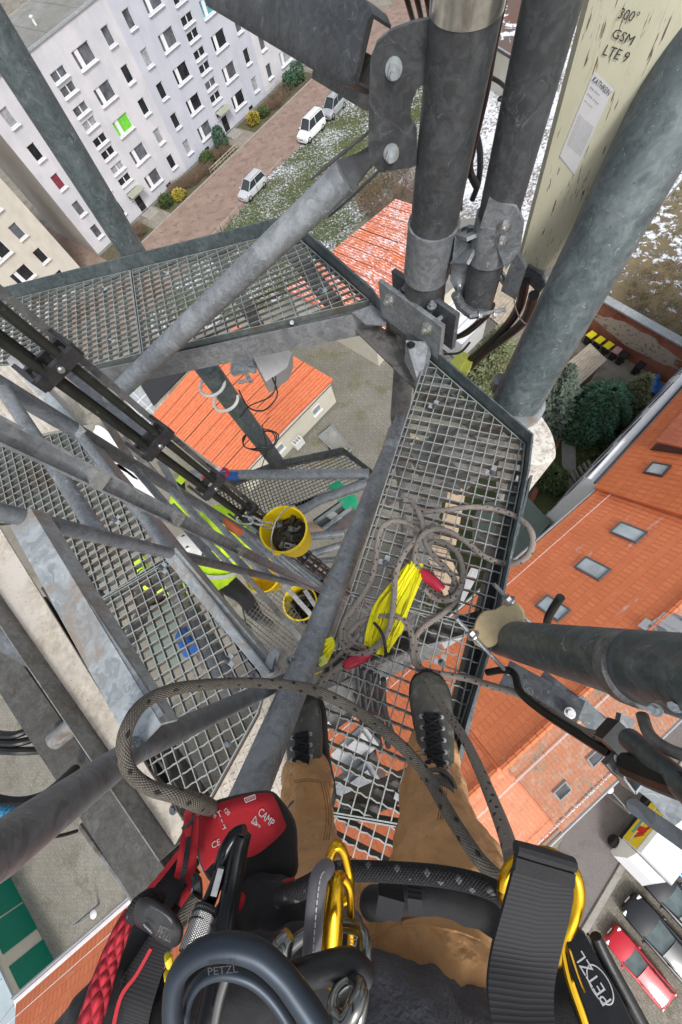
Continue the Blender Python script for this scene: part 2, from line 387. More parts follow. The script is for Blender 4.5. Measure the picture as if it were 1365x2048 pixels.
ground_mat('dirt_street', (.25, .175, .14), (.31, .225, .185), (.20, .14, .11), snow=(1.6, .86, .9, .1), scale=.45)
ground_mat('grass_snow', (.07, .10, .03), (.12, .135, .05), (.05, .075, .02), snow=(3.2, .56, .66, .14), scale=.4, bump=.1)
ground_mat('snow_field', (.20, .17, .14), (.28, .24, .2), None, snow=(3.0, .47, .56, .14), scale=.6, bump=.08)
ground_mat('brown_rough', (.16, .13, .08), (.22, .17, .09), (.10, .10, .04), snow=(1.0, .60, .64, .14), scale=.4, bump=.1)
ground_mat('garden_grass', (.07, .10, .03), (.12, .13, .05), (.17, .13, .085), scale=.35, bump=.1)
ground_mat('paving', (.215, .205, .175), (.27, .255, .215), (.19, .185, .12), scale=.18, brick=(.5, .25, 51), bump=.01)
ground_mat('asphalt', (.17, .15, .145), (.20, .18, .175), (.15, .13, .125), scale=.2, bump=.008, amp=.25)
ground_mat('cobbles', (.25, .225, .185), (.31, .285, .24), (.19, .17, .13), scale=.3, brick=(.3, .18, 51), bump=.03)
ground_mat('courtyard_paving', (.25, .235, .20), (.30, .285, .245), (.20, .19, .15), scale=.18, brick=(.32, .16, 40), bump=.01)
ground_mat('path_slab', (.27, .24, .2), (.31, .28, .235), scale=.6, brick=(.6, .6, 51), bump=.01)
ground_mat('bed_soil', (.10, .075, .05), (.09, .10, .035), (.15, .11, .08), snow=(1.4, .70, .74, .1), scale=.6, bump=.1)
g = MB(); g.face([(900*math.cos(a), 900*math.sin(a), 0) for a in [k*math.pi/24 for k in range(48)]]); structure('ground', g, 'yard_ground')
def sheet(name, pts, z, mat): structure(name, MB().face(orient([V((p.x, p.y, z)) for p in pts])), mat)
def orient(pts):
    n = V((0, 0, 0))
    for k in range(len(pts)): n += pts[k].cross(pts[(k+1) % len(pts)])
    return pts if n.z > 0 else pts[::-1]
sheet('street', [FF(-30, 4.3), FF(80, 4.3), FF(80, 13.6), FF(36, 13.3), FF(22, 12.7), FF(12, 14), FF(-30, 16)], .012, 'dirt_street')
sheet('gable_ground', [FF(-60, -30), FF(0, -30), FF(0, 4.3), FF(-60, 4.3)], .012, 'dirt_street')
sheet('lawn', [FF(-5, 15.4), FF(12, 14), FF(22, 12.7), FF(36, 13.3), FF(80, 13.6), FF(80, 30), FF(8, 30), FF(-5, 22)], .02, 'grass_snow')
sheet('snow_ground', [FF(27, 30), FF(95, 30), FF(95, 60), FF(22, 56), FF(24, 40)], .02, 'snow_field')
sheet('rough_ground', [FF(18.6, 57.7), FF(22, 56.2), FF(95, 60.2), FF(95, 110), FF(12, 84)], .024, 'brown_rough')
sheet('garden', [FF(-12, 56.8), FF(9, 56.8), FF(9, 60), FF(10, 66), FF(-12, 66)], .024, 'garden_grass')
sheet('yard_paving', [FF(-18, 30.2), FF(27, 30.2), FF(21.5, 56.5), FF(-18, 56.5)], .016, 'paving')
sheet('road', [FF(-60, 74.0), FF(40, 75.3), FF(40, 79.2), FF(-60, 76.0)], .016, 'asphalt')
sheet('parking_ground', [FF(-60, 76.3), FF(40, 79.5), FF(40, 120), FF(-60, 120)], .014, 'cobbles')
sheet('courtyard', [P(-60, 1400, H), P(400, 1380, H), P(420, 1850, H), P(110, 1925, H), P(15, 1745, H), P(-40, 1650, H)], .016, 'courtyard_paving')
k = MB(); k.beam(FF(-60, 76.15, .05), FF(40, 79.35, .05), .3, .12); structure('road_kerb', k, 'concrete')
k = MB(); k.beam(FF(0, 4.25, .05), FF(56, 4.25, .05), .14, .14); structure('street_kerb', k, 'concrete')
# gutter line stain along road
# ---------------------------------------------------------------- apartment block
x = N('facade_white'); c = x.co(); sx = x.sep(c)
n1 = x.noise(c, .35, 4, .6); n2 = x.noise(x.map(c, (1, 1, .25)), 1.2, 5, .7)
cc = x.mix(x.ramp(n1, .4, .6), (.53, .535, .57), (.61, .60, .63)); cc = x.mix(x.math('MULTIPLY', x.ramp(n2, .5, .75), .35), cc, (.40, .41, .46))
x.out(cc, .85, 0, x.bump(x.noise(c, 18, 4, .6), .006))
x = N('facade_lavender'); c = x.co()
n1 = x.noise(c, .35, 4, .6); n2 = x.noise(x.map(c, (1, 1, .25)), 1.2, 5, .7)
cc = x.mix(x.ramp(n1, .4, .6), (.47, .49, .55), (.52, .53, .60)); cc = x.mix(x.math('MULTIPLY', x.ramp(n2, .5, .75), .4), cc, (.34, .37, .43))
x.out(cc, .85, 0, x.bump(x.noise(c, 18, 4, .6), .006))
plain('gable_wall', (.47, .44, .41), .9, 0, .12, .5, .004, 16, col2=(.36, .33, .30))
plain('plinth', (.25, .25, .25), .9, 0, .15, 3)
plain('window_frame', (.74, .74, .76), .5, 0, .03, 3)
plain('canopy_glass', (.36, .37, .30), .45, 0, .25, 4, spot=(.22, .24, .14), sc_th=(.5, .7))
plain('roof_felt', (.25, .25, .235), .9, 0, .25, .7, .02, 6, col2=(.19, .19, .17), spot=(.34, .34, .31))
K = .9516; BH = 15.8
blk = thing('apartment_block', 'long white five-storey apartment block with flat grey roof above the parked cars', 'building', FF(28, -5.5, 0))
SL = 53.2
wins = []       # (s, z, w, h, type)
for sec in range(3):
    sm = (9.5+18.6*sec)*K
    for r in range(5):
        zc = (2.3, 5.2, 8.2, 11.15, 14.2)[r]*K
        for sg in (-1, 1):
            wins.append((sm+sg*3.75*K, zc, 2.35, 1.35, 'b', r)); wins.append((sm+sg*7.6*K, zc, 1.0, 1.35, 's', r))
    for zc in (14.3, 13.1, 11.4, 10.1, 8.5, 7.2, 5.6, 4.25, 2.65): wins.append((sm, zc*K, 1.85, .72, 't', 0))
def facade_wall(s0, s1, z0, z1, holes):    # wall skin with window openings, built as a grid of cells
    ss = sorted({s0, s1, *[h[0]-h[2]/2 for h in holes], *[h[0]+h[2]/2 for h in holes]}); zs = sorted({z0, z1, *[h[1]-h[3]/2 for h in holes], *[h[1]+h[3]/2 for h in holes]})
    mb = MB()
    for a, b in zip(ss, ss[1:]):
        z = z0; run = None
        for c_, d_ in zip(zs, zs[1:]):
            m, q = (a+b)/2, (c_+d_)/2
            hole = any(abs(m-h[0]) < h[2]/2 and abs(q-h[1]) < h[3]/2 for h in holes)
            if not hole:
                if run is None: run = c_
            elif run is not None:
                mb.face([FF(a, 0, run), FF(a, 0, c_), FF(b, 0, c_), FF(b, 0, run)][::-1]); run = None
        if run is not None: mb.face([FF(a, 0, run), FF(a, 0, z1), FF(b, 0, z1), FF(b, 0, run)][::-1])
    for h in holes:
        a, b, c_, d_ = h[0]-h[2]/2, h[0]+h[2]/2, h[1]-h[3]/2, h[1]+h[3]/2; t = -.16
        for p in ([(a, c_), (b, c_)], [(b, c_), (b, d_)], [(b, d_), (a, d_)], [(a, d_), (a, c_)]):
            mb.face([FF(p[0][0], 0, p[0][1]), FF(p[1][0], 0, p[1][1]), FF(p[1][0], t, p[1][1]), FF(p[0][0], t, p[0][1])])
    return mb
doors = [((9.5+18.6*q)*K+.15, 1.35, 1.2, 2.1, 'd', 0) for q in range(3)]
# bands of slightly different paint between the stair bays
bands = []
cuts = [0, 17.9, 35.5, SL]
allh = wins+doors
for i in range(3):
    a, b = cuts[i], cuts[i+1]
    hs_ = [h for h in allh if a < h[0] < b]
    part('wall', facade_wall(a, b, 1.05, BH, hs_), 'facade_lavender' if i == 1 else 'facade_white')
m = MB()
dd = sorted(doors)
a = 0
for d_ in dd: m.face([FF(a, -.05, 0), FF(d_[0]-.6, -.05, 0), FF(d_[0]-.6, -.05, 1.05), FF(a, -.05, 1.05)]); a = d_[0]+.6
m.face([FF(a, -.05, 0), FF(SL, -.05, 0), FF(SL, -.05, 1.05), FF(a, -.05, 1.05)])
m.face([FF(0, -.05, 1.05), FF(SL, -.05, 1.05), FF(SL, 0, 1.05), FF(0, 0, 1.05)])
part('plinth', m, 'plinth')
m = MB(); m.face([FF(0, 0, 0), FF(0, -11.5, 0), FF(0, -11.5, BH), FF(0, 0, BH)]); m.face([FF(SL, 0, 0), FF(SL, 0, BH), FF(SL, -11.5, BH), FF(SL, -11.5, 0)])
m.face([FF(0, -11.5, 0), FF(SL, -11.5, 0), FF(SL, -11.5, BH), FF(0, -11.5, BH)]); part('gable_wall', m, 'gable_wall')
m = MB(); m.box(FF(SL/2, -5.75, BH-.16), SL-.3, 11.2, .2, RF); part('roof', m, 'roof_felt')
for q in range(12):
    mm = MB(); mm.beam(FF(2+q*4.4, -.4, BH-.04), FF(2+q*4.4, -11, BH-.04), .07, .03); part('roof_seam', mm, 'tar_grey')
m = MB(); m.beam(FF(-.08, -.02, BH+.06), FF(SL+.08, -.02, BH+.06), .34, .14); m.beam(FF(-.02, -.2, BH+.057), FF(-.02, -11.5, BH+.057), .3, .13); part('parapet_coping', m, 'galvanized_light')
for q, (s_, o_) in enumerate([(3.2, -1.6), (5.2, -3.4), (8.4, -2.6), (11.5, -4.5)]):
    mm = MB(); mm.tube([FF(s_, o_, BH-.1), FF(s_, o_, BH+.5)], .13, 10); mm.lathe(FF(s_, o_, BH+.5), [(.22, 0), (.22, .05), (0, .16)]); part('roof_vent', mm, 'white_plastic')
cur = ['dark', 'dark', 'grey', 'light', 'dark', 'net']
plain('pane_net', (.30, .31, .33), .3, 0, .3, 2.5); plain('pane_grey', (.10, .105, .12), .15, 0, .6, 1.1); plain('pane_dark', (.02, .022, .026), .1, 0, .6, 1.3)
plain('pane_light', (.40, .43, .44), .3, 0, .2, 2); plain('pane_green', (.16, .55, .05), .5, 0, .2, 3); plain('pane_red', (.20, .03, .05), .5, 0, .2, 3); plain('pane_blue', (.10, .35, .38), .4, 0, .5, 2)
wr = random.Random(3)
for s_, z_, wd, hh, ty, row in wins:
    fm = MB(); t = -.13; e = .055
    def rect(a, b, c_, d_, mb): mb.beam(FF((a+b)/2, t, c_), FF((a+b)/2, t, d_), abs(b-a), .05, FN)
    a, b, c_, d_ = s_-wd/2, s_+wd/2, z_-hh/2, z_+hh/2
    rect(a, a+e, c_, d_, fm); rect(b-e, b, c_, d_, fm)
    fm.beam(FF(a+e, t, c_+e/2), FF(b-e, t, c_+e/2), .05, e); fm.beam(FF(a+e, t, d_-e/2), FF(b-e, t, d_-e/2), .05, e)
    pt = wr.choice(['pane_dark', 'pane_dark', 'pane_dark', 'pane_grey', 'pane_grey', 'pane_net'])
    if ty == 'b':
        fm.beam(FF(a+.62, t+.01, c_+e), FF(a+.62, t+.01, d_-e), .5, .05, FN)
        if abs(s_-(9.5+3.75)*K) < .5 and row == 2: pt = 'pane_green'
        if abs(s_-(28.1+3.75)*K) < .5 and row == 3: pt = 'pane_blue'
    if ty == 't': fm.beam(FF(s_, t, c_+e), FF(s_, t, d_-e), .12, .05, FN)
    if ty == 's' and s_ < 3 and row == 2: pt = 'pane_red'
    wo = part('window', fm, 'window_frame')
    sl_ = MB(); sl_.box(FF(s_, .05, c_-.09), wd+.16, .34, .06, RF) ; part('sill', sl_, 'white_paint', wo)
    pm = MB(); pm.face([FF(a, -.15, c_), FF(b, -.15, c_), FF(b, -.15, d_), FF(a, -.15, d_)]); part('pane', pm, pt, wo)
for d_ in doors:
    mm = MB(); a, b = d_[0]-.6, d_[0]+.6
    for q in (a+.04, b-.04): mm.beam(FF(q, -.12, .3), FF(q, -.12, 2.4), .08, .06, FN)
    mm.beam(FF(a, -.12, 2.36), FF(b, -.12, 2.36), .06, .08); do = part('door', mm, 'window_frame')
    mm = MB(); mm.face([FF(a, -.15, 0), FF(b, -.15, 0), FF(b, -.15, 2.4), FF(a, -.15, 2.4)]); part('pane', mm, 'pane_dark', do)
    mm = MB(); mm.prism([FF(d_[0]-1.15, .02, 2.75), FF(d_[0]+1.15, .02, 2.75), FF(d_[0]+1.15, 1.2, 2.6), FF(d_[0]-1.15, 1.2, 2.6)], (0, 0, .07)); co_ = part('canopy', mm, 'canopy_glass')
    for q in (-1.1, 1.1): mm = MB(); mm.beam(FF(d_[0]+q, 0, 2.2), FF(d_[0]+q, 1.15, 2.58), .05, .05); part('canopy_bracket', mm, 'galvanized', co_)
    mm = MB(); mm.box(FF(d_[0], .8, .12), 1.9, 1.5, .24, RF); mm.box(FF(d_[0], 1.75, .06), 1.9, .4, .12, RF); part('entrance_step', mm, 'concrete')
for q, s_ in enumerate([4.6, 14.2, 22.3, 32.0, 40.3, 48]):
    mm = MB(); mm.box(FF(s_, -.03, .55), .8, .08, .35, RF); part('cellar_window', mm, 'pane_dark')
for q, d_ in enumerate(doors):
    sheet('path', [FF(d_[0]-1.6, .9), FF(d_[0]+1.4, .9), FF(d_[0]+1.4, 4.18), FF(d_[0]-1.6, 4.18)], .03, 'path_slab')
b0 = [(0, 7.3), (10.6, 24.9), (28.4, 42.6), (46.3, 53)]
for a, b in b0: sheet('flower_bed', [FF(a, .0), FF(b, .0), FF(b, 4.1), FF(a, 4.1)], .026, 'bed_soil')
# ---------------------------------------------------------------- beige building on the left
SB = -3.4
ob = 2.0
hb = thing('beige_house', 'beige rendered apartment house at the left edge of the picture', 'building', FF(-13, -3, 0))
m = MB()
holes = []
for zc in (2.1, 4.9, 7.1+.62, 10.5, 13.3):
    holes += [(-6.0, zc, 1.05, 1.4, 's', 0), (-9.2, zc-.2, 2.3, 1.4, 'b', 0), (-14.5, zc, 1.05, 1.4, 's', 0)]
_FF = FF
def FF(s, o, z=0): return C0 + FD*s + FN*(o+_oo) + UP*z
_oo = ob
part('wall', facade_wall(-24, SB, 0, 15.0, holes), 'beige_wall')
for s_, z_, wd, hh, ty, row in holes:
    fm = MB(); t = -.13; e = .06
    a, b, c_, d_ = s_-wd/2, s_+wd/2, z_-hh/2, z_+hh/2
    for q in (a+e/2, b-e/2): fm.beam(FF(q, t, c_), FF(q, t, d_), e, .05, FN)
    if ty == 'b': fm.beam(FF(a+.75, t, c_), FF(a+.75, t, d_), .45, .05, FN)
    fm.beam(FF(a+e, t, c_+e/2), FF(b-e, t, c_+e/2), .05, e); fm.beam(FF(a+e, t, d_-e/2), FF(b-e, t, d_-e/2), .05, e)
    wo = part('window', fm, 'window_frame')
    sl_ = MB(); sl_.box(FF(s_, .05, c_-.07), wd+.16, .34, .06, RF); part('sill', sl_, 'white_paint', wo)
    pm = MB(); pm.face([FF(a, -.15, c_), FF(b, -.15, c_), FF(b, -.15, d_), FF(a, -.15, d_)]); part('pane', pm, wr.choice(['pane_dark', 'pane_grey']), wo)
m = MB(); m.face([FF(SB, 0, 0), FF(SB, 0, 15), FF(SB, -10, 15), FF(SB, -10, 0)]); part('gable_wall', m, 'beige_wall')
m = MB(); m.box(FF(-13.7, -5, 15.1), 21, 10.4, .2, RF); part('roof', m, 'roof_felt')
_oo = 0
# ---------------------------------------------------------------- ribbed sheet roofs and low garages
x = N('ribbed_orange'); uv = x.co('UV'); c = x.n('ShaderNodeNewGeometry').outputs['Position']
n1 = x.noise(x.map(uv, (1, 6, 1)), 1.2, 5, .7); su = x.noise(x.map(uv, (.55, 5, 1)), 1.6, 6, .75)
cc = x.mix(x.ramp(x.noise(c, 3, 4, .6), .3, .7), (.66, .175, .07), (.78, .25, .12)); cc = x.mix(x.math('MULTIPLY', x.ramp(n1, .55, .75), .4), cc, (.70, .33, .2))
x.out(cc, .7, 0)
x = N('ribbed_orange_snowy'); uv = x.co('UV'); c = x.n('ShaderNodeNewGeometry').outputs['Position']
cc = x.mix(x.ramp(x.noise(c, 3, 4, .6), .3, .7), (.66, .175, .07), (.78, .25, .12))
sf = x.ramp(x.math('ADD', x.noise(x.map(uv, (1.2, 5, 1)), 1.6, 5, .75), x.math('MULTIPLY', x.noise(c, .35, 2, .5), .3)), .66, .72)
cc = x.mix(sf, cc, (.8, .82, .86)); x.out(cc, .7, 0)
def ribbed(a, b, c_, d_, pitch=.28, rib=.15):     # a-b lower edge, d-c upper edge; ribs run from the a-b edge to the d-c edge
    L = (b-a).length; n = int(L/pitch); nn = (b-a).cross(d_-a).normalized()
    if nn.z < 0: nn = -nn
    rows = []
    lst = []
    for i in range(n):
        for t, h in ((0, 0), (.12, 0), (.22, rib), (.84, rib), (.94, 0)): lst.append(((i+t)/n, h))
    lst.append((1, 0)); mb = MB()
    r0 = [a.lerp(b, t)+nn*h for t, h in lst]; r1 = [d_.lerp(c_, t)+nn*h for t, h in lst]
    W = (d_-a).length
    mb.grid([r0, r1], False, lambda p, q: (p*W, lst[q][0]*L)); return mb
plain('seam_dark', (.20, .055, .035), .8, 0, .2, 3)
plain('gutter', (.36, .37, .38), .45, .5, .1, 6)
def low_house(name, label, cat, corners, z, mats, pitch=.28, ridge=.0, over=.25):
    # corners: (s,o) A,B,C,D; ribs run A->B ; A-D and B-C are the eaves
    A, B, C_, D_ = [FF(s_, o_) for s_, o_ in corners]
    cen = (A+B+C_+D_)/4
    thing(name, label, cat, (cen.x, cen.y, 0))
    m = MB(); w_ = [cen+(p-cen)*(1-over/(p-cen).length*1.3) for p in (A, B, C_, D_)]
    for i in range(4):
        p, q = w_[i], w_[(i+1) % 4]; m.face([p, q, q+UP*(z-.12), p+UP*(z-.12)])
    part('wall', m, mats[1])
    m = MB()
    m.face([p+UP*(z-.14) for p in (A, B, C_, D_)]); part('soffit', m, 'white_paint')
    for t0, t1, h0, h1 in ((0, .5, 0, ridge), (.5, 1, ridge, 0)):
        a = A.lerp(B, t0)+UP*(z+h0); b = D_.lerp(C_, t0)+UP*(z+h0); c_ = D_.lerp(C_, t1)+UP*(z+h1); d_ = A.lerp(B, t1)+UP*(z+h1)
        part('roof', ribbed(a, b, c_, d_, pitch), mats[0])
        LL = (b-a).length; m = MB()
        for q in range(1, int(LL/1.25)): p_, q_ = a.lerp(b, q*1.25/LL), d_.lerp(c_, q*1.25/LL); m.beam(p_+UP*.14, q_+UP*.14, .06, .05)
        part('sheet_seams', m, 'seam_dark')
    m = MB()
    for p, q in ((A, D_), (B, C_)): m.beam(p+UP*(z-.05), q+UP*(z-.05), .12, .1)
    part('gutter', m, 'gutter')
    m = MB()
    for p, q in ((A, B), (D_, C_)):
        r_ = (p+q)/2
        m.beam(p+UP*(z-.02), r_+UP*(z+ridge-.02), .05, .18); m.beam(r_+UP*(z+ridge-.02), q+UP*(z-.02), .05, .18)
    part('verge', m, 'orange_cap')
    return w_
wA = low_house('garage', 'cream garage under a plain orange ribbed roof next to the yard trailer', 'garage', [(-13.2, 30.9), (-.9, 30.9), (-1.1, 43.4), (-13.2, 42.6)], 3.5, ('ribbed_orange', 'cream_wall'), .33, .25)
gA = CUR[0]
dA = (wA[2]-wA[3]).normalized(); nA = V((dA.y, -dA.x, 0)); nA = nA if nA.dot(-wA[2]) > 0 else -nA
RA = mathutils.Matrix((dA, nA, UP)).transposed()
for t in (2.3, 7.2):
    c_ = wA[2]-dA*t+UP*1.9; m = MB(); m.box(c_, 1.0, .12, .8, RA); wo = part('window', m, 'window_frame')
    m = MB(); m.box(c_+nA*.065, .38, .02, .6, RA); m.box(c_+dA*.26+nA*.065, .02, .02, .6, RA); m.box(c_-dA*.0+nA*.0725, .84, .02, .62, RA); part('pane', m, 'pane_net', wo)
    m = MB(); m.box(c_+nA*.14-UP*.45, 1.15, .25, .06, RA); part('sill', m, 'window_frame', wo)
m = MB(); m.box((wA[2]+wA[3])/2+nA*.03+UP*.2, (wA[2]-wA[3]).length, .05, .4, RA); part('plinth', m, 'tar_grey')
m = MB(); m.beam(wA[2]+nA*.03+UP*2.9, wA[3]+nA*.03+UP*2.9, .05, .05); part('cable_strip', m, 'steel_dark')
# porch box standing against the garage
px_ = wA[2]-dA*5.6+nA*.6
thing('air_conditioner', 'white slatted air conditioner box against the cream garage wall', 'air conditioner', px_)
m = MB(); m.box(px_+UP*1.2, 1.0, .55, .9, RA); part('casing', m, 'white_plastic')
m = MB()
for q in range(3): m.box(px_+UP*(1.65+.012)+dA*(-.28+.28*q), .2, .36, .02, RA)
part('vent_slots', m, 'tar_grey')
for sg in (-1, 1): m = MB(); m.beam(px_+dA*sg*.4+UP*0, px_+dA*sg*.4+UP*.75, .05, .05); part('leg', m, 'galvanized')
low_house('garage', 'cream garage whose orange ribbed roof is streaked with snow', 'garage', [(4.8, 32.6), (4.0, 44.2), (18.8, 44.5), (19.6, 35.2)], 3.6, ('ribbed_orange_snowy', 'cream_wall'), .30, .3)
# swap rib direction on this roof: ribs along the short side
# ---------------------------------------------------------------- tiled roofs
def tile_mat(name, a, b, weather=None, snow=None, tw=.24, th=.34, moss=None):
    x = N(name); uv = x.co('UV'); c = x.n('ShaderNodeNewGeometry').outputs['Position']
    br = x.n('ShaderNodeTexBrick', {'Vector': uv, 'Scale': 1.0, 'Color1': (*a, 1), 'Color2': (*b, 1), 'Mortar': tuple(k*.82 for k in a)+(1,), 'Mortar Size': .018, 'Mortar Smooth': .5, 'Bias': 0., 'Brick Width': tw, 'Row Height': th}, offset=.5)
    cc = br.outputs[0]
    cc = x.mix(x.math('MULTIPLY', x.ramp(x.noise(c, .5, 5, .65), .45, .7), .5), cc, tuple(k*.8 for k in a))
    cc = x.mix(x.math('MULTIPLY', x.ramp(x.noise(c, 14, 3, .6), .55, .8), .35), cc, tuple(min(1, k*1.5+.08) for k in b))
    if weather: cc = x.mix(x.ramp(x.noise(c, weather[0], 7, .75, .3), weather[1], weather[2]), cc, weather[3])
    if moss: cc = x.mix(x.ramp(x.noise(c, moss[0], 7, .8), moss[1], moss[2]), cc, moss[3])
    if snow:
        s1 = x.noise(x.map(uv, snow[0]), 1, 6, .75, .2); s2 = x.noise(c, .30, 3, .5)
        cc = x.mix(x.ramp(x.math('MULTIPLY_ADD', s2, .5, s1), snow[1], snow[2]), cc, (.78, .74, .74))
    sv = x.sep(uv)
    saw = x.math('FRACT', x.math('DIVIDE', sv[1], th)); wv = x.math('SINE', x.math('MULTIPLY', sv[0], 2*math.pi/tw))
    h = x.math('ADD', x.math('MULTIPLY', saw, -1.), x.math('MULTIPLY', wv, .35))
    x.out(cc, .75, 0, x.bump(h, .03)); return x.m
tile_mat('tiles_bright', (.84, .225, .085), (.90, .265, .105), snow=((.6, 3.0, 1), .90, 1.0))
tile_mat('tiles_snow_rows', (.80, .215, .085), (.86, .26, .11), snow=((.5, 3.4, 1), .90, 1.0))
tile_mat('tiles_deep', (.66, .165, .05), (.74, .20, .07), tw=.30, th=.36)
tile_mat('tiles_dormer', (.36, .10, .05), (.46, .13, .06), tw=.30, th=.36, snow=((.6, 1, 1), 1.02, 1.08))
tile_mat('tiles_weathered', (.46, .17, .085), (.36, .17, .10), weather=(2.6, .48, .68, (.44, .33, .26)), moss=(1.3, .54, .66, (.15, .145, .10)), tw=.18, th=.28)
tile_mat('tiles_pale', (.72, .26, .14), (.64, .23, .12), weather=(1.9, .56, .72, (.60, .40, .30)), moss=(.9, .58, .7, (.22, .18, .13)), tw=.18, th=.28)
def slope(name, pts, mat, parent=None, rows=True):     # planar roof face with UV in metres (u along first edge)
    o_ = pts[0]; e = (pts[1]-pts[0]).normalized(); n_ = e.cross(pts[2]-pts[0]).normalized()
    f_ = n_.cross(e); m = MB()
    if n_.z < 0: n_ = -n_
    uvs = [((p-o_).dot(e), (p-o_).dot(f_)) for p in pts]
    m.face(pts, uvs); q = [p-n_*.12 for p in pts]
    for i in range(len(pts)): j = (i+1) % len(pts); m.face([pts[i], q[i], q[j], pts[j]])
    return part(name, m, mat, parent)
Ea, Eb = P(1230, 949, 20), P(22, 2005, 20)
ED = (Ea-Eb).normalized(); EN = V((ED.y, -ED.x, 0))     # EN points to the street side
def T(a, b, z): return Eb + ED*a + EN*b + UP*(z-Eb.z)    # building frame: a along the eave, b towards the street
def Tc(p): q = p-Eb; return (q.dot(ED), q.dot(EN))
aR, bR = Tc(P(1012, 1543, 16.5)); aR2, bR2 = Tc(P(1290, 1258, 16.5)); aF, bF = Tc(P(1170, 1620, 20)); aE = (Ea-Eb).length
bR = (bR+bR2)/2
print('ROOF', aR, bR, bR2, bF, aE)
zE, zR = 9.5, 13.0
tn = thing('tenement_house', 'long cream house with bright orange tiled roof and a row of skylights under the tower', 'building', T(aE/2, bF/2, 0))
aS = Tc(P(985, 1515, 17.2))[0]
slope('roof', [T(aS, 0, zE), T(aE, 0, zE), T(aE+1.2, bR, zR), T(aS, bR, zR)], 'tiles_bright', tn)
slope('roof', [T(0, 0, zE-.25), T(aS-.02, 0, zE-.25), T(aS-.02, bR, zR-.25), T(2.0, bR, zR-.25)], 'tiles_snow_rows', tn)
aG = Tc(P(1070, 1600, 18.2))[0]
slope('roof', [T(aG, bF, zE), T(aE+1.2, bF, zE), T(aE+1.2, bR+.02, zR), T(aG, bR+.02, zR)], 'tiles_weathered', tn)
slope('roof', [T(2, bF, zE-.3), T(aG-.02, bF, zE-.3), T(aG-.02, bR+.02, zR-.3), T(2, bR+.02, zR-.3)], 'tiles_pale', tn)
m = MB()
for a0, a1, z_ in ((0, aS, zR-.22), (aS, aE+1.2, zR+.03)):
    n_ = int((a1-a0)/.36)
    for i in range(n_):
        p = T(a0+i*.36, bR, z_); m.tube([p, p+ED*.35], [.13, .115], 8)
part('ridge_tiles', m, 'tiles_bright', tn)
m = MB(); m.face([T(0, .35, 0), T(aE, .35, 0), T(aE, .35, zE-.1), T(0, .35, zE-.1)]); m.face([T(aE, .35, 0), T(aE, bF-.35, 0), T(aE, bF-.35, zE), T(aE, bR, zR-.2), T(aE, .35, zE)])
m.face([T(0, .35, 0), T(0, .35, zE-.3), T(2, bR, zR-.5), T(2, bF-.35, zE-.4), T(2, bF-.35, 0)]); m.face([T(2, bF-.35, 0), T(2, bF-.35, zE-.3), T(aE, bF-.35, zE-.1), T(aE, bF-.35, 0)])
part('wall', m, 'cream_wall', tn)
m = MB(); m.beam(T(0, .2, zE-.14), T(aE, .2, zE-.14), .36, .05); m.beam(T(0, .33, zE-.9), T(aE, .33, zE-.9), .06, .3); part('cornice', m, 'white_paint', tn)
for b_, zz in ((-.08, zE-.1), (bF+.08, zE-.1)):
    m = MB(); m.tube([T(0, b_, zz), T(aE+1, b_, zz)], .075, 8); part('gutter', m, 'gutter', tn)
for t, (b_, up_) in enumerate(((.55, 1), (bR+.75, 0))):
    m = MB(); z_ = zE+(zR-zE)*(b_/bR if up_ else (bF-b_)/(bF-bR))
    for k_ in range(2): m.tube([T(0, b_+k_*.0, z_+.10+.10*k_), T(aE, b_, z_+.10+.10*k_)], .010, 6)
    for i in range(int(aE/1.5)): m.tube([T(i*1.5, b_, z_-.02), T(i*1.5, b_, z_+.22)], .015, 5)
    part('snow_guard', m, 'white_paint', tn)
m = MB()
for i in range(90):
    t_ = i/90; p = T(aF-3.2+t_*7.5+rnd.uniform(-.05, .05), bF-.5, zE+.5); m.lathe(p, [(0, -.02), (rnd.uniform(.03, .07), 0), (.03, .06), (0, .08)], n=6)
part('snow_clumps', m, 'white_paint', tn)
def on_roof(u, v, near=True):       # intersection of the pixel ray with a slope
    if near: p0, p1, p2 = T(0, 0, zE), T(1, 0, zE), T(0, bR, zR)
    else: p0, p1, p2 = T(0, bF, zE), T(1, bF, zE), T(0, bR, zR)
    n_ = (p1-p0).cross(p2-p0).normalized(); r = ray(u, v); return CAM + r*((p0-CAM).dot(n_)/r.dot(n_)), (n_ if n_.z > 0 else -n_)
def skylight(c_, n_, w_, h_, parent, frame='galvanized_dark', pane='pane_light', e=None):
    e = e or ED; f_ = n_.cross(e).normalized(); R = mathutils.Matrix((e, f_, n_)).transposed()
    m = MB(); t = .07
    for sg in (-1, 1): m.box(c_+e*sg*(w_/2-t/2)+n_*.05, t, h_, .12, R); m.box(c_+f_*sg*(h_/2-t/2)+n_*.048, w_-2*t, t, .12, R)
    so_ = part('skylight', m, frame, parent)
    m = MB(); m.box(c_+n_*.06, w_-2*t, h_-2*t, .02, R); part('pane', m, pane, so_)
plain('skylight_glass', (.42, .47, .48), .15, 0, .35, .9)
for u, v in ((1257, 1066), (1185, 1138), (1106, 1217)):
    c_, n_ = on_roof(u, v); skylight(c_, n_, .78, 1.18, tn, pane='skylight_glass')
c_, n_ = on_roof(1344, 1242); skylight(c_, n_, .6, .6, tn, 'gutter')
for u, v in ((1188, 1512), (1122, 1578)):
    c_, n_ = on_roof(u, v, False); skylight(c_, n_, .7, .7, tn, 'gutter', 'pane_grey')
for u, v in ((1310, 1262), (1330, 1264), (1348, 1250)):
    c_, n_ = on_roof(u, v); f_ = n_.cross(ED); m = MB(); m.box(c_+n_*.1, .45, .9, .06, mathutils.Matrix((ED, f_, n_)).transposed()); part('roof_step', m, 'grey_plastic', tn)
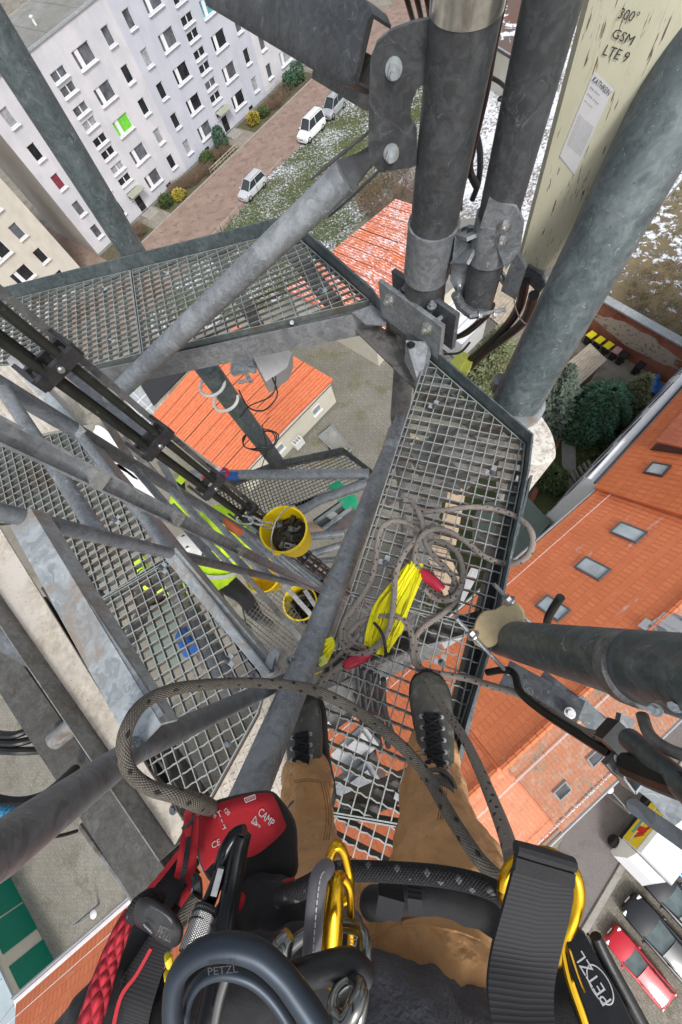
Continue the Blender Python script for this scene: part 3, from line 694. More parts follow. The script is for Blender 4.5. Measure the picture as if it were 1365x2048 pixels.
# grey roof box of the annex seen past the pale roof
# ---- white house further along with deep orange roof
W0, W1 = P(1203, 958, 19.7), P(1380, 762, 19.7)
WD = (W1-W0).normalized(); WN = V((WD.y, -WD.x, 0))
def TW(a, b, z): return W0+WD*a+WN*b+UP*(z-W0.z)
wh = thing('white_house', 'tall white house with deep orange tiled roof and a dormer behind the garden', 'building', TW(8, 5, 0))
zw = H-19.7
slope('roof', [TW(-.6, 0, zw), TW(22, 0, zw), TW(22, 5.2, zw+3.8), TW(-1.0, 5.2, zw+3.8)], 'tiles_deep', wh)
slope('roof', [TW(-1.0, 10.5, zw), TW(22, 10.5, zw), TW(22, 5.22, zw+3.8), TW(-1.0, 5.22, zw+3.8)], 'tiles_deep', wh)
m = MB(); m.box(TW(10.9, -.15, zw/2-.12), 22.2, .7, zw-.24, mathutils.Matrix((WD, WN, UP)).transposed()); m.face([TW(-.3, .3, 0), TW(-.6, 5.2, 0), TW(-.6, 5.2, zw+3.6), TW(-.3, .3, zw)]); m.face([TW(-.6, 5.2, 0), TW(-.6, 10, 0), TW(-.6, 10, zw), TW(-.6, 5.2, zw+3.6)])
m.face([TW(-.2, 10, 0), TW(22, 10, 0), TW(22, 10, zw), TW(-.2, 10, zw)]); part('wall', m, 'white_paint', wh)
m = MB(); m.tube([TW(-.4, -.10, zw-.02), TW(22, -.10, zw-.02)], .06, 8); part('gutter', m, 'steel_dark', wh)
def on_w(u, v):
    p0, p1, p2 = TW(0, 0, zw), TW(1, 0, zw), TW(0, 5.2, zw+3.8); n_ = (p1-p0).cross(p2-p0).normalized(); r = ray(u, v)
    return CAM+r*((p0-CAM).dot(n_)/r.dot(n_)), (n_ if n_.z > 0 else -n_)
c_, n_ = on_w(1315, 940); skylight(c_, n_, .75, .8, wh, 'steel_dark', 'pane_light', WD)
c_, n_ = on_w(1300, 900)
q1, _ = on_w(1365, 845); 
dz = c_+UP*1.5
e2 = (q1-c_); 
m = MB(); A_ = c_; B_ = A_+WD*9; C_ = B_+WN*3.2+UP*2.7; D_ = A_+WN*3.2+UP*2.6
slope('dormer_roof', [A_+UP*.75-WN*.15, B_+UP*.75-WN*.15, B_+WN*3.2+UP*2.5, A_+WN*3.2+UP*2.5], 'tiles_dormer', wh)
m.face([A_, A_+UP*.7, A_+WN*3.1+UP*2.45]); m.face([A_, B_, B_+UP*.7, A_+UP*.7]); part('dormer_cheek', m, 'steel_dark', wh)
for i in range(7):
    for zz in (2.2, 5.2, 8.3):
        m = MB(); m.box(TW(1.5+i*3, -.51, zz), 1.0, .08, 1.4, mathutils.Matrix((WD, WN, UP)).transposed()); part('window', m, 'pane_grey', wh)
# ---- garage block with green doors at the lower left
g0, g1 = G(15, 1745), G(110, 1925); gd = (g1-g0).normalized(); gn = V((gd.y, -gd.x, 0)); gn = -gn if gn.dot(-g0) > 0 else gn
def TG(a, b, z): return g0+gd*a+gn*b+UP*z
gb = thing('garage_block', 'low cream garage block with green doors at the lower left corner', 'garage', TG(3, 3, 0))
plain('green_door', (.0, .20, .13), .5, 0, .08, 2); plain('sheet_roof', (.40, .47, .50), .6, .1, .08, 1)
L_ = (g1-g0).length; m = MB(); m.box(TG(L_/2-5, 3.0, 1.35), L_+14, 6, 2.7, mathutils.Matrix((gd, gn, UP)).transposed()); part('wall', m, 'cream_wall')
for c0, c1 in ((-6.0, -3.4), (-2.6, -.2), (.2, 2.7), (2.85, 5.3), (6.3, 9.0)):
    m = MB(); m.box(TG((c0+c1)/2*L_/8.6+.2, -.03, 1.15), (c1-c0)*L_/8.6, .06, 2.3, mathutils.Matrix((gd, gn, UP)).transposed()); part('garage_door', m, 'green_door')
m = MB(); m.box(TG(L_/2-5, 3.1, 2.78), L_+14.4, 6.4, .14, mathutils.Matrix((gd, gn, UP)).transposed()); part('roof', m, 'sheet_roof')
m = MB()
for i in range(16): m.beam(TG(-12+i*1.6, 0, 2.87), TG(-12+i*1.6, 6.2, 2.87), .04, .04)
part('roof_seams', m, 'sheet_roof')
# ---------------------------------------------------------------- brick wall, bins, shed
plain('brick_red', (.28, .085, .05), .9, 0, .3, 3, .01, 12, col2=(.40, .16, .10)); plain('render_patch', (.50, .40, .32), .9, 0, .15, 3)
q0, q1 = G(1172, 668), G(1345, 775); wd_ = (q1-q0).normalized(); wn_ = V((wd_.y, -wd_.x, 0)); wn_ = wn_ if wn_.dot(-q0) > 0 else -wn_
RWl = mathutils.Matrix((wd_, wn_, UP)).transposed(); LW = (q1-q0).length
wl = thing('boundary_wall', 'tall red brick boundary wall with crumbling pale render behind the bins', 'wall', (q0+q1)/2)
m = MB(); m.box((q0+q1)/2-wn_*.2+UP*1.7, LW+1.5, .4, 3.4, RWl); part('brickwork', m, 'brick_red')
x = N('wall_render'); c = x.co('Object'); cc = x.mix(x.ramp(x.noise(c, 3.5, 3, .5), .58, .6), (.50, .41, .33), (.27, .22, .17)); x.out(x.mix(.3, cc, x.mix(x.noise(c, 14, 5, .6), (.1, .1, .1), (.8, .8, .8)), 'OVERLAY'), .9)
def blob(n_, rx, rz, jag, seed):
    r_ = random.Random(seed); return [((rx*math.cos(a))*(1+r_.uniform(-jag, jag)), (rz*math.sin(a))*(1+r_.uniform(-jag, jag))) for a in [2*math.pi*i/n_ for i in range(n_)]]
m = MB()
m.prism([(q0+q1)/2+wn_*.003+wd_*(a*1.0-.2)+UP*(1.95+b) for a, b in blob(34, LW*.44, .85, .16, 4)], wn_*.03); part('render_patch', m, 'wall_render')
m = MB(); m.box((q0+q1)/2-wn_*.2+UP*3.46, LW+1.5, .7, .12, RWl); part('coping', m, 'galvanized_light')
def wheelie(label, u, v, lid, rz=0, group='wheeled bins in front of the brick wall', first=[None]):
    p = G(u, v); 
    if first[0] is None:
        t = thing('wheeled_bin', label, 'bin', (0, 0, 0), group)
        m = MB(); b0_ = [(-.2, -.22, .06), (.2, -.22, .06), (.2, .2, .06), (-.2, .2, .06)]; b1_ = [(-.27, -.3, .95), (.27, -.3, .95), (.27, .28, .95), (-.27, .28, .95)]
        m.grid([b0_, b1_], True); m.face(b0_[::-1]); m.face(b1_); part('body', m, 'black_plastic')
        m = MB(); m.grid([[(-.3, -.34, .96), (.3, -.34, .96), (.3, .34, 1.0), (-.3, .34, 1.0)], [(-.25, -.28, 1.05), (.25, -.28, 1.05), (.25, .3, 1.08), (-.25, .3, 1.08)]], True); m.face([(-.25, -.28, 1.05), (.25, -.28, 1.05), (.25, .3, 1.08), (-.25, .3, 1.08)]); part('lid', m, lid)
        for sg in (-1, 1): m = MB(); m.tube([(sg*.22, .24, .1), (sg*.28, .24, .1)], .1, 12); part('wheel', m, 'black_rubber')
        first[0] = t; t.location = p; t.rotation_euler = (0, 0, rz); return t
    c_ = clone(first[0], label, p, rz, group=group)
    for ch in c_.children:
        if ch.name.startswith('lid'):
            ch.data = ch.data.copy(); ch.data.materials[0] = MAT[lid]
    return c_
wa = math.atan2(wd_.y, wd_.x)
plain('lid_yellow', (.85, .72, .02), .45, 0, .05, 6); plain('lid_pink', (.45, .25, .25), .6, 0, .1, 6)
for i, (t_, lid, lb) in enumerate([(.7, 'lid_yellow', 'yellow-lidded bin first in the row, half hidden by the pole'), (1.55, 'lid_yellow', 'yellow-lidded bin second in the row of bins'), (2.4, 'lid_yellow', 'yellow-lidded bin next to the pink-lidded one'), (3.2, 'lid_pink', 'black bin with faded pink lid'), (3.9, 'black_plastic', 'black bin between the pink-lidded bin and the lone one'), (5.4, 'black_plastic', 'black bin standing apart at the end of the row')]):
    pp = q0+wd_*t_+wn_*.75; b_ = wheelie(lb, 0, 0, lid, wa+rnd.uniform(-.1, .1)); b_.location = (pp.x, pp.y, 0); b_.scale = (1.0, 1.0, 1.0)
thing('blue_tarpaulin', 'crumpled blue tarpaulin by the brick wall behind the round conifer', 'tarpaulin', q0+wd_*7.2+wn_*1)
plain('tarp_blue', (.03, .16, .50), .4, 0, .2, 4); m = MB()
m.grid([[q0+wd_*(6.6+i*.25)+wn_*(.5+j*.3)+UP*(.55+.35*math.sin(i*1.3+j)*math.cos(j*1.7)) for j in range(6)] for i in range(7)]); part('sheet', m, 'tarp_blue')
# ribbed tan shed roof
plain('tan_sheet', (.42, .36, .28), .8, 0, .2, 2)
S = [P(1178, 692, 27), P(1208, 722, 27), P(1140, 785, 27), P(1108, 752, 27)]
thing('shed', 'small shed with tan corrugated roof between the conifers', 'shed', (S[0].x, S[0].y, 0))
m = MB(); m.prism([V((p.x, p.y, 0)) for p in S], (0, 0, 2.35)); part('wall', m, 'soil')
part('roof', ribbed(S[0]+(S[0]-S[2])*.06, S[1]+(S[1]-S[3])*.06, S[2]+(S[2]-S[0])*.06, S[3]+(S[3]-S[1])*.06, .22, .05), 'tan_sheet')
S = [P(1050, 490, 26.5), P(1085, 560, 26.5), P(1010, 660, 26.5), P(925, 590, 26.5)]
thing('shed', 'long lean-to with tan ribbed roof seen behind the antenna cables', 'shed', (S[0].x, S[0].y, 0))
m = MB(); m.prism([V((p.x, p.y, 0)) for p in S], (0, 0, 2.8)); part('wall', m, 'concrete')
part('roof', ribbed(S[0], S[1], S[2], S[3], .30, .07), 'tan_sheet')
# white ribbed box trailer in the yard
S = [P(855, 640, 27), P(905, 590, 27), P(975, 640, 27), P(925, 690, 27)]
thing('box_trailer', 'snow covered white box trailer parked in the yard behind the mast', 'trailer', (S[0].x, S[0].y, 0))
m = MB(); m.prism([V((p.x, p.y, .5)) for p in S], (0, 0, 2.0)); part('box', m, 'white_paint')
m = MB()
for i in range(7):
    a_, b_ = S[0].lerp(S[3], i/6), S[1].lerp(S[2], i/6); m.beam(a_+UP*.03, b_+UP*.03, .06, .05)
part('roof_ribs', m, 'grey_plastic')
for p in ((S[0]*.8+S[2]*.2), (S[1]*.8+S[3]*.2)): m = MB(); m.cyl(V((p.x, p.y, .3)), V((p.x+.2, p.y+.2, .3)), .3); part('wheel', m, 'black_rubber')
# low building in the snow field with dark roof and cream wall (top right)
S = [P(990, 95, 26), P(1062, 140, 26), P(1100, 20, 26), P(985, -60, 26)]
thing('brick_annex', 'cream walled annex with partly snow covered dark roof beyond the snow field', 'building', (S[0].x, S[0].y, 0))
m = MB(); m.prism([V((p.x, p.y, 0)) for p in S], (0, 0, 3.35)); part('wall', m, 'cream_wall')
ground_mat('annex_roof', (.16, .08, .055), (.13, .10, .09), snow=(.25, .60, .62, .15), scale=.3)
m = MB(); m.prism([p+(p-(S[0]+S[2])/2)*.03 for p in S], (0, 0, .14)); part('roof', m, 'annex_roof')
m = MB()
for i in range(4): a_, b_ = S[i], S[(i+1) % 4]; m.beam(a_+UP*.15, b_+UP*.15, .18, .12)
part('gutter', m, 'galvanized_light')
# cream house behind clamp + right-hand grey/white wall
S = [P(905, 600, 25), P(940, 500, 25), P(1000, 380, 25), P(900, 395, 25)]
S = [P(890, 590, 25.5), P(940, 545, 25.5), P(965, 440, 25.5), P(905, 440, 25.5)]
thing('workshop', 'cream workshop with brown flat roof hidden behind the mast', 'building', (S[0].x, S[0].y, 0))
m = MB(); m.prism([V((p.x, p.y, 0)) for p in S], (0, 0, 3.9)); part('wall', m, 'cream_wall')
m = MB(); m.prism(S, (0, 0, .12)); part('roof', m, 'tar_grey')
# tyres lying in the snow
def tyre(label, p, r, tilt=0):
    m = MB(); m.tube([p+V((r*math.cos(a), r*math.sin(a), .12+math.sin(a)*tilt)) for a in [2*math.pi*i/20 for i in range(20)]], r*.34, 8, closed=True); solo('tyre', m, 'black_rubber', label, 'tyre', 'tyres lying on the snow')
tyre('big black tyre lying by the cream annex', G(995, 143), .62); tyre('small black tyre alone on the snow', G(1003, 200), .36)
# ---------------------------------------------------------------- vegetation
def foliage_mat(name, a, b, c3):
    x = N(name); g_ = x.n('ShaderNodeNewGeometry'); c = x.co()
    r = g_.outputs['Random Per Island']
    cc = x.mix(r, a, b); cc = x.mix(x.ramp(x.noise(c, 1.2, 3, .6), .5, .7), cc, c3)
    x.out(cc, .7); return x.m
foliage_mat('leaf_spruce', (.15, .18, .08), (.25, .28, .15), (.22, .20, .11))
foliage_mat('leaf_blue', (.11, .15, .11), (.19, .23, .18), (.06, .085, .05))
foliage_mat('leaf_thuja', (.04, .11, .065), (.07, .16, .095), (.07, .10, .03))
foliage_mat('leaf_green', (.05, .085, .02), (.10, .14, .04), (.035, .06, .02))
foliage_mat('leaf_yellow', (.30, .24, .03), (.42, .34, .05), (.2, .2, .04))
foliage_mat('leaf_rust', (.10, .06, .035), (.16, .10, .06), (.07, .08, .03))
foliage_mat('dry_stem', (.17, .115, .075), (.27, .18, .115), (.11, .09, .06))
def crown(base, h, prof, n, size, seed, lumps=6, flat=.35, spiky=0):
    r_ = random.Random(seed); mb = MB()
    ph = [(r_.uniform(0, 6.28), r_.randint(3, 9), r_.uniform(0, 6.28)) for _ in range(lumps)]
    for i in range(n):
        t = r_.random()**.85; a = r_.uniform(0, 2*math.pi); R = prof(t)
        wob = sum(math.sin(a*k_+p+t*h*1.6+q) for p, k_, q in ph)/lumps
        tier = 1+.16*math.sin(t*h*9)*spiky
        d = R*(1+.34*wob)*tier*(1-abs(r_.gauss(0, .16)))
        p = base+V((d*math.cos(a), d*math.sin(a), t*h+r_.uniform(-.08, .08)))
        out = V((math.cos(a), math.sin(a), r_.uniform(-.3, .5))); out += V((r_.uniform(-.7, .7), r_.uniform(-.7, .7), r_.uniform(-.7, .7))); out.normalize()
        s1 = size*r_.uniform(.6, 1.5); sd = out.cross(V((r_.uniform(-1, 1), r_.uniform(-1, 1), 1))).normalized(); nn = out.cross(sd)
        k0 = s1*flat
        mb.face([p-sd*k0, p+out*s1*.5-sd*k0*.6+nn*k0*.3, p+out*s1, p+out*s1*.5+sd*k0*.6+nn*k0*.3, p+sd*k0])
    return mb
def tree(name, label, cat, u, v, h, prof, n, size, mat, seed, group=None, spiky=0, tr=.15, ground=True):
    b = G(u, v) if not isinstance(u, V) else u
    thing(name, label, cat, b, group)
    part('crown', crown(b+UP*.1*h*0, h, prof, n, size, seed, spiky=spiky), mat, sharp=None)
    m = MB(); pts = [b, b+UP*h*.5+V((.1, 0, 0)), b+UP*h*.92]; m.tube(pts, [tr, tr*.6, .02], 8)
    r_ = random.Random(seed+1)
    for i in range(14):
        t = r_.uniform(.1, .85); a = r_.uniform(0, 6.28); R = prof(t)*.8; m.tube([b+UP*h*t, b+UP*(h*t+.1)+V((R*math.cos(a), R*math.sin(a), 0))], [tr*.25, .008], 5)
    part('trunk', m, 'bark')
cone = lambda R: (lambda t: R*(1-t)**.75*min(1, .35+t*6))
egg = lambda R: (lambda t: R*math.sqrt(max(0, 1-(t*1.7-.7)**2/1.02))*1.0)
tree('spruce', 'tall pale green spruce behind the black feeder cables', 'tree', 960, 810, 8.5, cone(2.6), 9000, .34, 'leaf_spruce', 11, spiky=1)
tree('spruce', 'bluish spruce to the right of the thick steel pole', 'tree', 1075, 850, 7.0, cone(2.3), 7000, .30, 'leaf_blue', 12, spiky=1)
tree('thuja', 'dense rounded dark green conifer beside the white house', 'tree', 1160, 865, 5.6, egg(1.75), 11000, .24, 'leaf_thuja', 13)
tree('conifer', 'olive green conifer between the dark thuja and the blue tarpaulin', 'tree', 1222, 838, 5.2, cone(1.5), 5000, .28, 'leaf_spruce', 14, spiky=1)
tree('shrub', 'round green bush at the foot of the white box on the platform corner', 'shrub', 1098, 965, 1.6, egg(1.1), 3000, .2, 'leaf_green', 15)
for i, (u, v, s_) in enumerate([(1200, 880, .9), (1175, 905, .7), (1240, 850, .8), (1130, 1010, .7)]):
    tree('garden_bush', ['low bush under the dark thuja', 'small bush by the garden path', 'low bush against the white house wall', 'small bush near the cream house corner'][i], 'bush', u, v, s_, egg(s_*.9), 900, .18, 'leaf_green', 30+i, 'bushes in the back garden')
bl = [('pane', 0)]
bushes = [(5.5, 2.4, 1.3, 1.5, 'leaf_rust'), (11.6, 2.2, 1.2, 1.2, 'leaf_green'), (13.4, 3.0, .9, 1.1, 'leaf_yellow'), (14.6, 1.6, 1.3, 1.4, 'leaf_rust'), (16.6, 2.3, 1.3, 1.3, 'leaf_rust'), (18.9, 2.6, 1.1, 1.2, 'leaf_rust'), (20.6, 1.8, 1.3, 1.3, 'leaf_green'), (22.6, 2.2, 1.2, 1.2, 'leaf_rust'), (24.0, 1.5, 2.4, 1.2, 'leaf_thuja'),
          (30.0, 2.4, 1.2, 1.1, 'leaf_yellow'), (31.9, 2.4, .8, 1.2, 'leaf_green'), (34.2, 2.5, .9, 1.1, 'leaf_rust'), (38.6, 2.2, 1.7, 1.2, 'leaf_thuja'), (40.4, 2.3, 2.0, 1.3, 'leaf_thuja'), (47.6, 2.5, 1.2, 1.2, 'leaf_green'), (50.5, 2.4, 1.2, 1.3, 'leaf_green')]
bn = {'leaf_rust': 'rust brown', 'leaf_green': 'green', 'leaf_yellow': 'yellow', 'leaf_thuja': 'dark evergreen'}
ordn = ['first', 'second', 'third', 'fourth', 'fifth', 'sixth', 'seventh']; cntb = {}; bar_ = []
for i, (s_, o_, h_, r_, mt) in enumerate(bushes):
    if mt == 'leaf_rust': bar_.append((s_, o_)); continue
    cntb[mt] = cntb.get(mt, 0)+1
    tree('front_bush', f'{ordn[cntb[mt]-1]} {bn[mt]} bush from the left along the apartment block bed', 'bush', FF(s_, o_, 0), 0, h_, egg(r_*.8), 1100, .22, mt, 50+i, 'bushes in the beds along the apartment block', tr=.04)
def bare(label, b, h, n, r, seed, k=5):
    r_ = random.Random(seed); mb = MB()
    for i in range(n):
        a = r_.uniform(0, 6.28); d = r*math.sqrt(r_.random()); p = b+V((d*math.cos(a), d*math.sin(a), 0)); pts = [p]
        dr = V((math.cos(a)*.35+r_.gauss(0, .25), math.sin(a)*.35+r_.gauss(0, .25), 1))
        for j in range(k): p = p+dr.normalized()*h/k*r_.uniform(.6, 1.2); pts.append(p); dr += V((r_.gauss(0, .45), r_.gauss(0, .45), -.22))
        mb.tube(pts, [.018-.014*j/k for j in range(k+1)], 3, cap=False)
    solo('bare_shrub', mb, 'dry_stem', label, 'shrub', 'leafless brown shrubs', sharp=None)
for i, (s_, o_) in enumerate(bar_): bare(ordn[i]+' leafless rust brown shrub from the left in the apartment block beds', FF(s_, o_, 0), 1.4, 420, 1.2, 70+i)
bare('leafless brown thicket behind the snowy orange garage roof', FF(24.0, 31.0, 0), 2.6, 900, 3.6, 5)
bare('leafless brown shrub between lawn and snow field', FF(31, 31.5, 0), 2.6, 500, 3.0, 6)
bare('leafless shrub by the third entrance of the apartment block', FF(36.3, 2.4, 0), 2.4, 120, 1.4, 7)
bare('wide dry thicket behind the brick wall', FF(23.5, 63, 0), 1.3, 700, 4.2, 8)
bare('dry thicket at the right edge behind the brick wall', FF(27, 68, 0), 1.3, 600, 4.0, 9)
# grass tufts on the lawn (uncountable)
m = MB()
for i in range(26000):
    s_, o_ = rnd.uniform(4, 48), rnd.uniform(13.5, 29)
    p = FF(s_, o_, .02); a = rnd.uniform(0, 6.28); h_ = rnd.uniform(.06, .2); w_ = .05; d_ = V((math.cos(a), math.sin(a), 0)); l_ = V((rnd.uniform(-.1, .1), rnd.uniform(-.1, .1), h_))
    m.face([p-d_*w_, p+d_*w_, p+l_])
foliage_mat('blade', (.085, .12, .03), (.15, .18, .06), (.06, .09, .02))
solo('grass_tufts', m, 'blade', 'short tufty grass showing through melting snow', 'grass', kind='stuff', sharp=None)
# ---------------------------------------------------------------- fences and garden bits
m = MB()
for a in range(9): m.tube([FF(19.0+a*.7, 3.9, 0), FF(19.0+a*.7, 3.9, .7)], .03, 6)
m.beam(FF(19, 3.9, .6), FF(24.6, 3.9, .6), .04, .1); m.beam(FF(19, 3.9, .3), FF(24.6, 3.9, .3), .04, .08)
solo('low_fence', m, 'tan_sheet', 'low wooden rail fence at the edge of the flower bed', 'fence')
thing('lawn_fence', 'thin wire fence along the edge of the snowy lawn', 'fence', FF(15, 14.6, 0))
for i in range(9): m = MB(); m.tube([FF(9+i*1.9, 14.7-i*.14, 0), FF(9+i*1.9, 14.7-i*.14, 1.1)], .025, 6); part('post', m, 'steel_dark')
m = MB(); m.tube([FF(9, 14.7, 1.0), FF(24.2, 13.6, 1.0)], .008, 4); part('wire', m, 'white_paint')
m = MB(); m.beam(FF(2, 64.2, .1), FF(9.5, 60.0, .1), 1.0, .1); structure('garden_path', m, 'concrete')
m = MB(); m.beam(FF(-2, 62.6, .06), FF(6.4, 61.2, .06), .35, .3); solo('garden_wall', m, 'brick_red', 'low brick edging wall across the garden', 'wall')
thing('planter_frame', 'wooden cold frame in the garden next to the white house', 'planter', G(1160, 935)); m = MB()
for i in range(5): m.beam(G(1140+i*9, 945-i*6, .3), G(1150+i*9, 965-i*6, .3), .08, .3)
part('boards', m, 'tan_sheet')
# green felt roof beside the tower foot
m = MB(); m.prism([P(1045, 985, 26.5), P(1100, 1045, 26.5), P(1040, 1120, 26.5), P(960, 1070, 26.5), P(960, 1010, 26.5)], (0, 0, .15))
plain('green_felt', (.16, .20, .17), .9, 0, .12, 1)
thing('container', 'flat grey-green equipment container roof at the foot of the tower', 'container', G(1040, 1060)); part('roof', m, 'green_felt')
m = MB(); m.prism([V((p.x*.98, p.y*.98, 0)) for p in (P(1045, 985, 26.5), P(1100, 1045, 26.5), P(1040, 1120, 26.5), P(960, 1070, 26.5), P(960, 1010, 26.5))], (0, 0, 3.0)); part('wall', m, 'tar_grey')
# snow covered glass roof at the left of the garage
S = [P(250, 800, 27), P(300, 755, 27), P(345, 800, 27), P(300, 850, 27)]
thing('greenhouse', 'flat glazed lean-to roof beside the plain orange garage', 'greenhouse', (S[0].x, S[0].y, 0))
m = MB(); m.prism(S, (0, 0, .06)); part('glazing', m, 'pane_light')
m = MB()
for i in range(4):
    m.beam(S[0].lerp(S[3], i/3)+UP*.1, S[1].lerp(S[2], i/3)+UP*.1, .07, .06); m.beam(S[0].lerp(S[1], i/3)+UP*.1, S[3].lerp(S[2], i/3)+UP*.1, .07, .055)
part('glazing_bar', m, 'white_paint'); m = MB(); m.prism([V((p.x, p.y, 0)) for p in S], (0, 0, 2.4)); part('wall', m, 'concrete')
S = [P(283, 772, 26.6), P(350, 700, 26.6), P(395, 722, 26.6), P(308, 812, 26.6)]
thing('shed', 'dark felt-roofed shed behind the plain orange garage', 'shed', (S[0].x, S[0].y, 0)); m = MB(); m.prism([V((p.x, p.y, 0)) for p in S], (0, 0, 2.8)); part('wall', m, 'tan_sheet'); m = MB(); m.prism(S, (0, 0, .1)); part('roof', m, 'steel_dark')
for i, sp in enumerate([[(190, 850), (240, 880), (300, 960), (250, 945), (200, 900)], [(240, 930), (310, 985), (330, 1010), (290, 1000), (225, 950)], [(330, 800), (345, 860), (320, 870), (308, 820)]]):
    pts = [G(u, v) for u, v in sp]; c_ = sum(pts, V((0, 0, 0)))/len(pts); fine = spl(pts, 8, True); fine = [p+(p-c_)*rnd.uniform(-.09, .06) for p in fine]
    m = MB(); m.prism([V((p.x, p.y, .02)) for p in fine], (0, 0, .05)); structure('snow_patch', m, 'white_paint')
# ---------------------------------------------------------------- cars
def paint(name, col, metal=.3):
    x = N(name); x.out(col, .28, metal, None, Coat_Weight=.6, Coat_Roughness=.08); return x.m
paint('paint_silver', (.55, .57, .60), .5); paint('paint_silver_light', (.66, .68, .70), .3); paint('paint_white', (.78, .79, .80), 0); paint('paint_red', (.62, .012, .03), .1); paint('paint_black', (.02, .022, .03), .3); paint('paint_blue', (.02, .25, .60), .2); paint('paint_grey', (.015, .017, .022), .2)
plain('car_glass', (.035, .045, .05), .06, 0, .2, 2); plain('windscreen', (.22, .28, .29), .08, 0, .35, 1.2)
plain('lamp_glass', (.7, .7, .68), .15, .2, .1, 8); plain('lamp_red', (.4, .01, .01), .2, 0, .1, 8)
def car(label, cpos, heading, L, W, body, kind='hatch', group='cars', sc_=1.0, glass='car_glass', name='parked_car'):
    t = thing(name, label, 'van' if kind == 'van' else 'car', (0, 0, 0), group); OFF[t.name] = V((0, 0, 0))
    hh = {'hatch': 1.48, 'van': 1.82, 'mpv': 1.6, 'sedan': 1.42}[kind]
    # stations: x from nose(+) to tail(-): (x, halfwidth, z_bottom, z_belt)
    st = [(.50, .30, .32, .55), (.488, .40, .25, .66), (.45, .46, .2, .74), (.36, .49, .19, .84), (.24, .5, .19, .93), (0, .5, .19, .96), (-.25, .5, .2, .98), (-.42, .49, .22, .98), (-.485, .46, .28, .92), (-.5, .40, .34, .80)]
    if kind == 'van': st = [(a, b, c_, d_*1.08) for a, b, c_, d_ in st]
    rows = []
    for xx, hw, zb, zt in st:
        y = hw*W; X_ = xx*L
        rows.append([(X_, -y*.86, zb), (X_, -y, zb+.15), (X_, -y*1.0, zt-.12), (X_, -y*.93, zt-.02), (X_, -y*.6, zt+.03), (X_, 0, zt+.045), (X_, y*.6, zt+.03), (X_, y*.93, zt-.02), (X_, y*1.0, zt-.12), (X_, y, zb+.15), (X_, y*.86, zb)])
    m = MB(); m.grid(rows, True); m.face([V(p) for p in rows[0]]); m.face([V(p) for p in rows[-1]][::-1]); bo = part('body', m, body)
    # greenhouse
    rb = {'hatch': (.22, .05, -.36, -.48), 'van': (.27, .13, -.44, -.49), 'mpv': (.29, .10, -.40, -.49), 'sedan': (.20, .04, -.26, -.42)}[kind]
    zb, zt = .90*(1.08 if kind == 'van' else 1), hh
    A_ = [(rb[0]*L, .42*W, zb), (rb[1]*L, .35*W, zt-.04), (rb[2]*L, .35*W, zt-.05), (rb[3]*L, .42*W, zb)]
    m = MB(); lf = [V((a, b, c_)) for a, b, c_ in A_]; rt = [V((a, -b, c_)) for a, b, c_ in A_]
    m.face(lf); m.face(rt[::-1]); 
    m.face([lf[2], lf[3], rt[3], rt[2]][::-1]); go = part('side_windows', m, 'car_glass')
    m = MB(); m.face([lf[0]+V((.015, 0, .01)), rt[0]+V((.015, 0, .01)), rt[1]+V((.015, 0, .01)), lf[1]+V((.015, 0, .01))]); part('windscreen', m, glass)
    m = MB(); n_ = 7
    rr = []
    for i in range(n_+1):
        t_ = i/n_; X_ = lerp(rb[1]*L+.02, rb[2]*L-.02, t_); cz = zt+.035*math.sin(math.pi*(.15+.7*t_)); w_ = .37*W
        rr.append([(X_, -w_, cz-.08), (X_, -w_*.95, cz-.01), (X_, -w_*.5, cz+.02), (X_, 0, cz+.03), (X_, w_*.5, cz+.02), (X_, w_*.95, cz-.01), (X_, w_, cz-.08)])
    m.grid(rr); part('roof', m, body)
    for sg in (-1, 1):
        S_ = lf if sg > 0 else rt; mx = (S_[0]+S_[3])/2+V((.1, 0, 0))
        for pa, pb_ in ((S_[0], S_[1]), (S_[2], S_[3]), (V((mx.x, S_[0].y, zb)), V((mx.x, S_[1].y, zt-.05)))): m = MB(); m.beam(pa, pb_, .055, .065); part('pillar', m, body)
        m = MB(); m.lathe(V((rb[0]*L-.12, sg*(.5*W+.08), zb+.08)), [(0, -.07), (.08, -.05), (.1, 0), (.08, .05), (0, .07)], n=8); part('mirror', m, body)
        m = MB(); m.box((L*.465, sg*W*.36, .66), .16, W*.15, .12); part('headlight', m, 'lamp_glass')
        m = MB(); m.box((-L*.485, sg*W*.40, .84), .08, W*.09, .22); part('tail_light', m, 'lamp_red')
        if kind != 'sedan': m = MB(); m.tube([(rb[1]*L-.1, sg*W*.33, zt+.05), (rb[2]*L+.1, sg*W*.33, zt+.05)], .02, 6); part('roof_rail', m, 'steel_dark')
        for fx in (.32, -.32):
            m = MB(); p = V((fx*L, sg*(W/2-.1), .31)); m.lathe(p, [(.2, -.1), (.3, -.11), (.315, -.06), (.315, .06), (.3, .11), (.2, .1)], n=20, ax=(0, 1, 0)); wo = part('wheel', m, 'black_rubber')
            m = MB(); m.lathe(p+V((0, sg*.06, 0)), [(.2, 0), (.06, sg*.03), (0, sg*.03)], n=20, ax=(0, 1, 0)); part('rim', m, 'bare_steel', wo)
    m = MB(); m.box((L*.5, 0, .38), .02, .46, .11); part('number_plate', m, 'white_paint')
    m = MB(); m.box((L*.497, 0, .52), .03, W*.4, .09); part('grille', m, 'black_plastic')
    t.location = (cpos.x, cpos.y, .02); t.rotation_euler = (0, 0, heading); t.scale = (sc_, sc_, sc_); return t
def head(u1, v1, u2, v2, d=28.8): a, b = P(u1, v1, d), P(u2, v2, d); return math.atan2(a.y-b.y, a.x-b.x)
hs1 = math.atan2(FD.y, FD.x)+math.pi
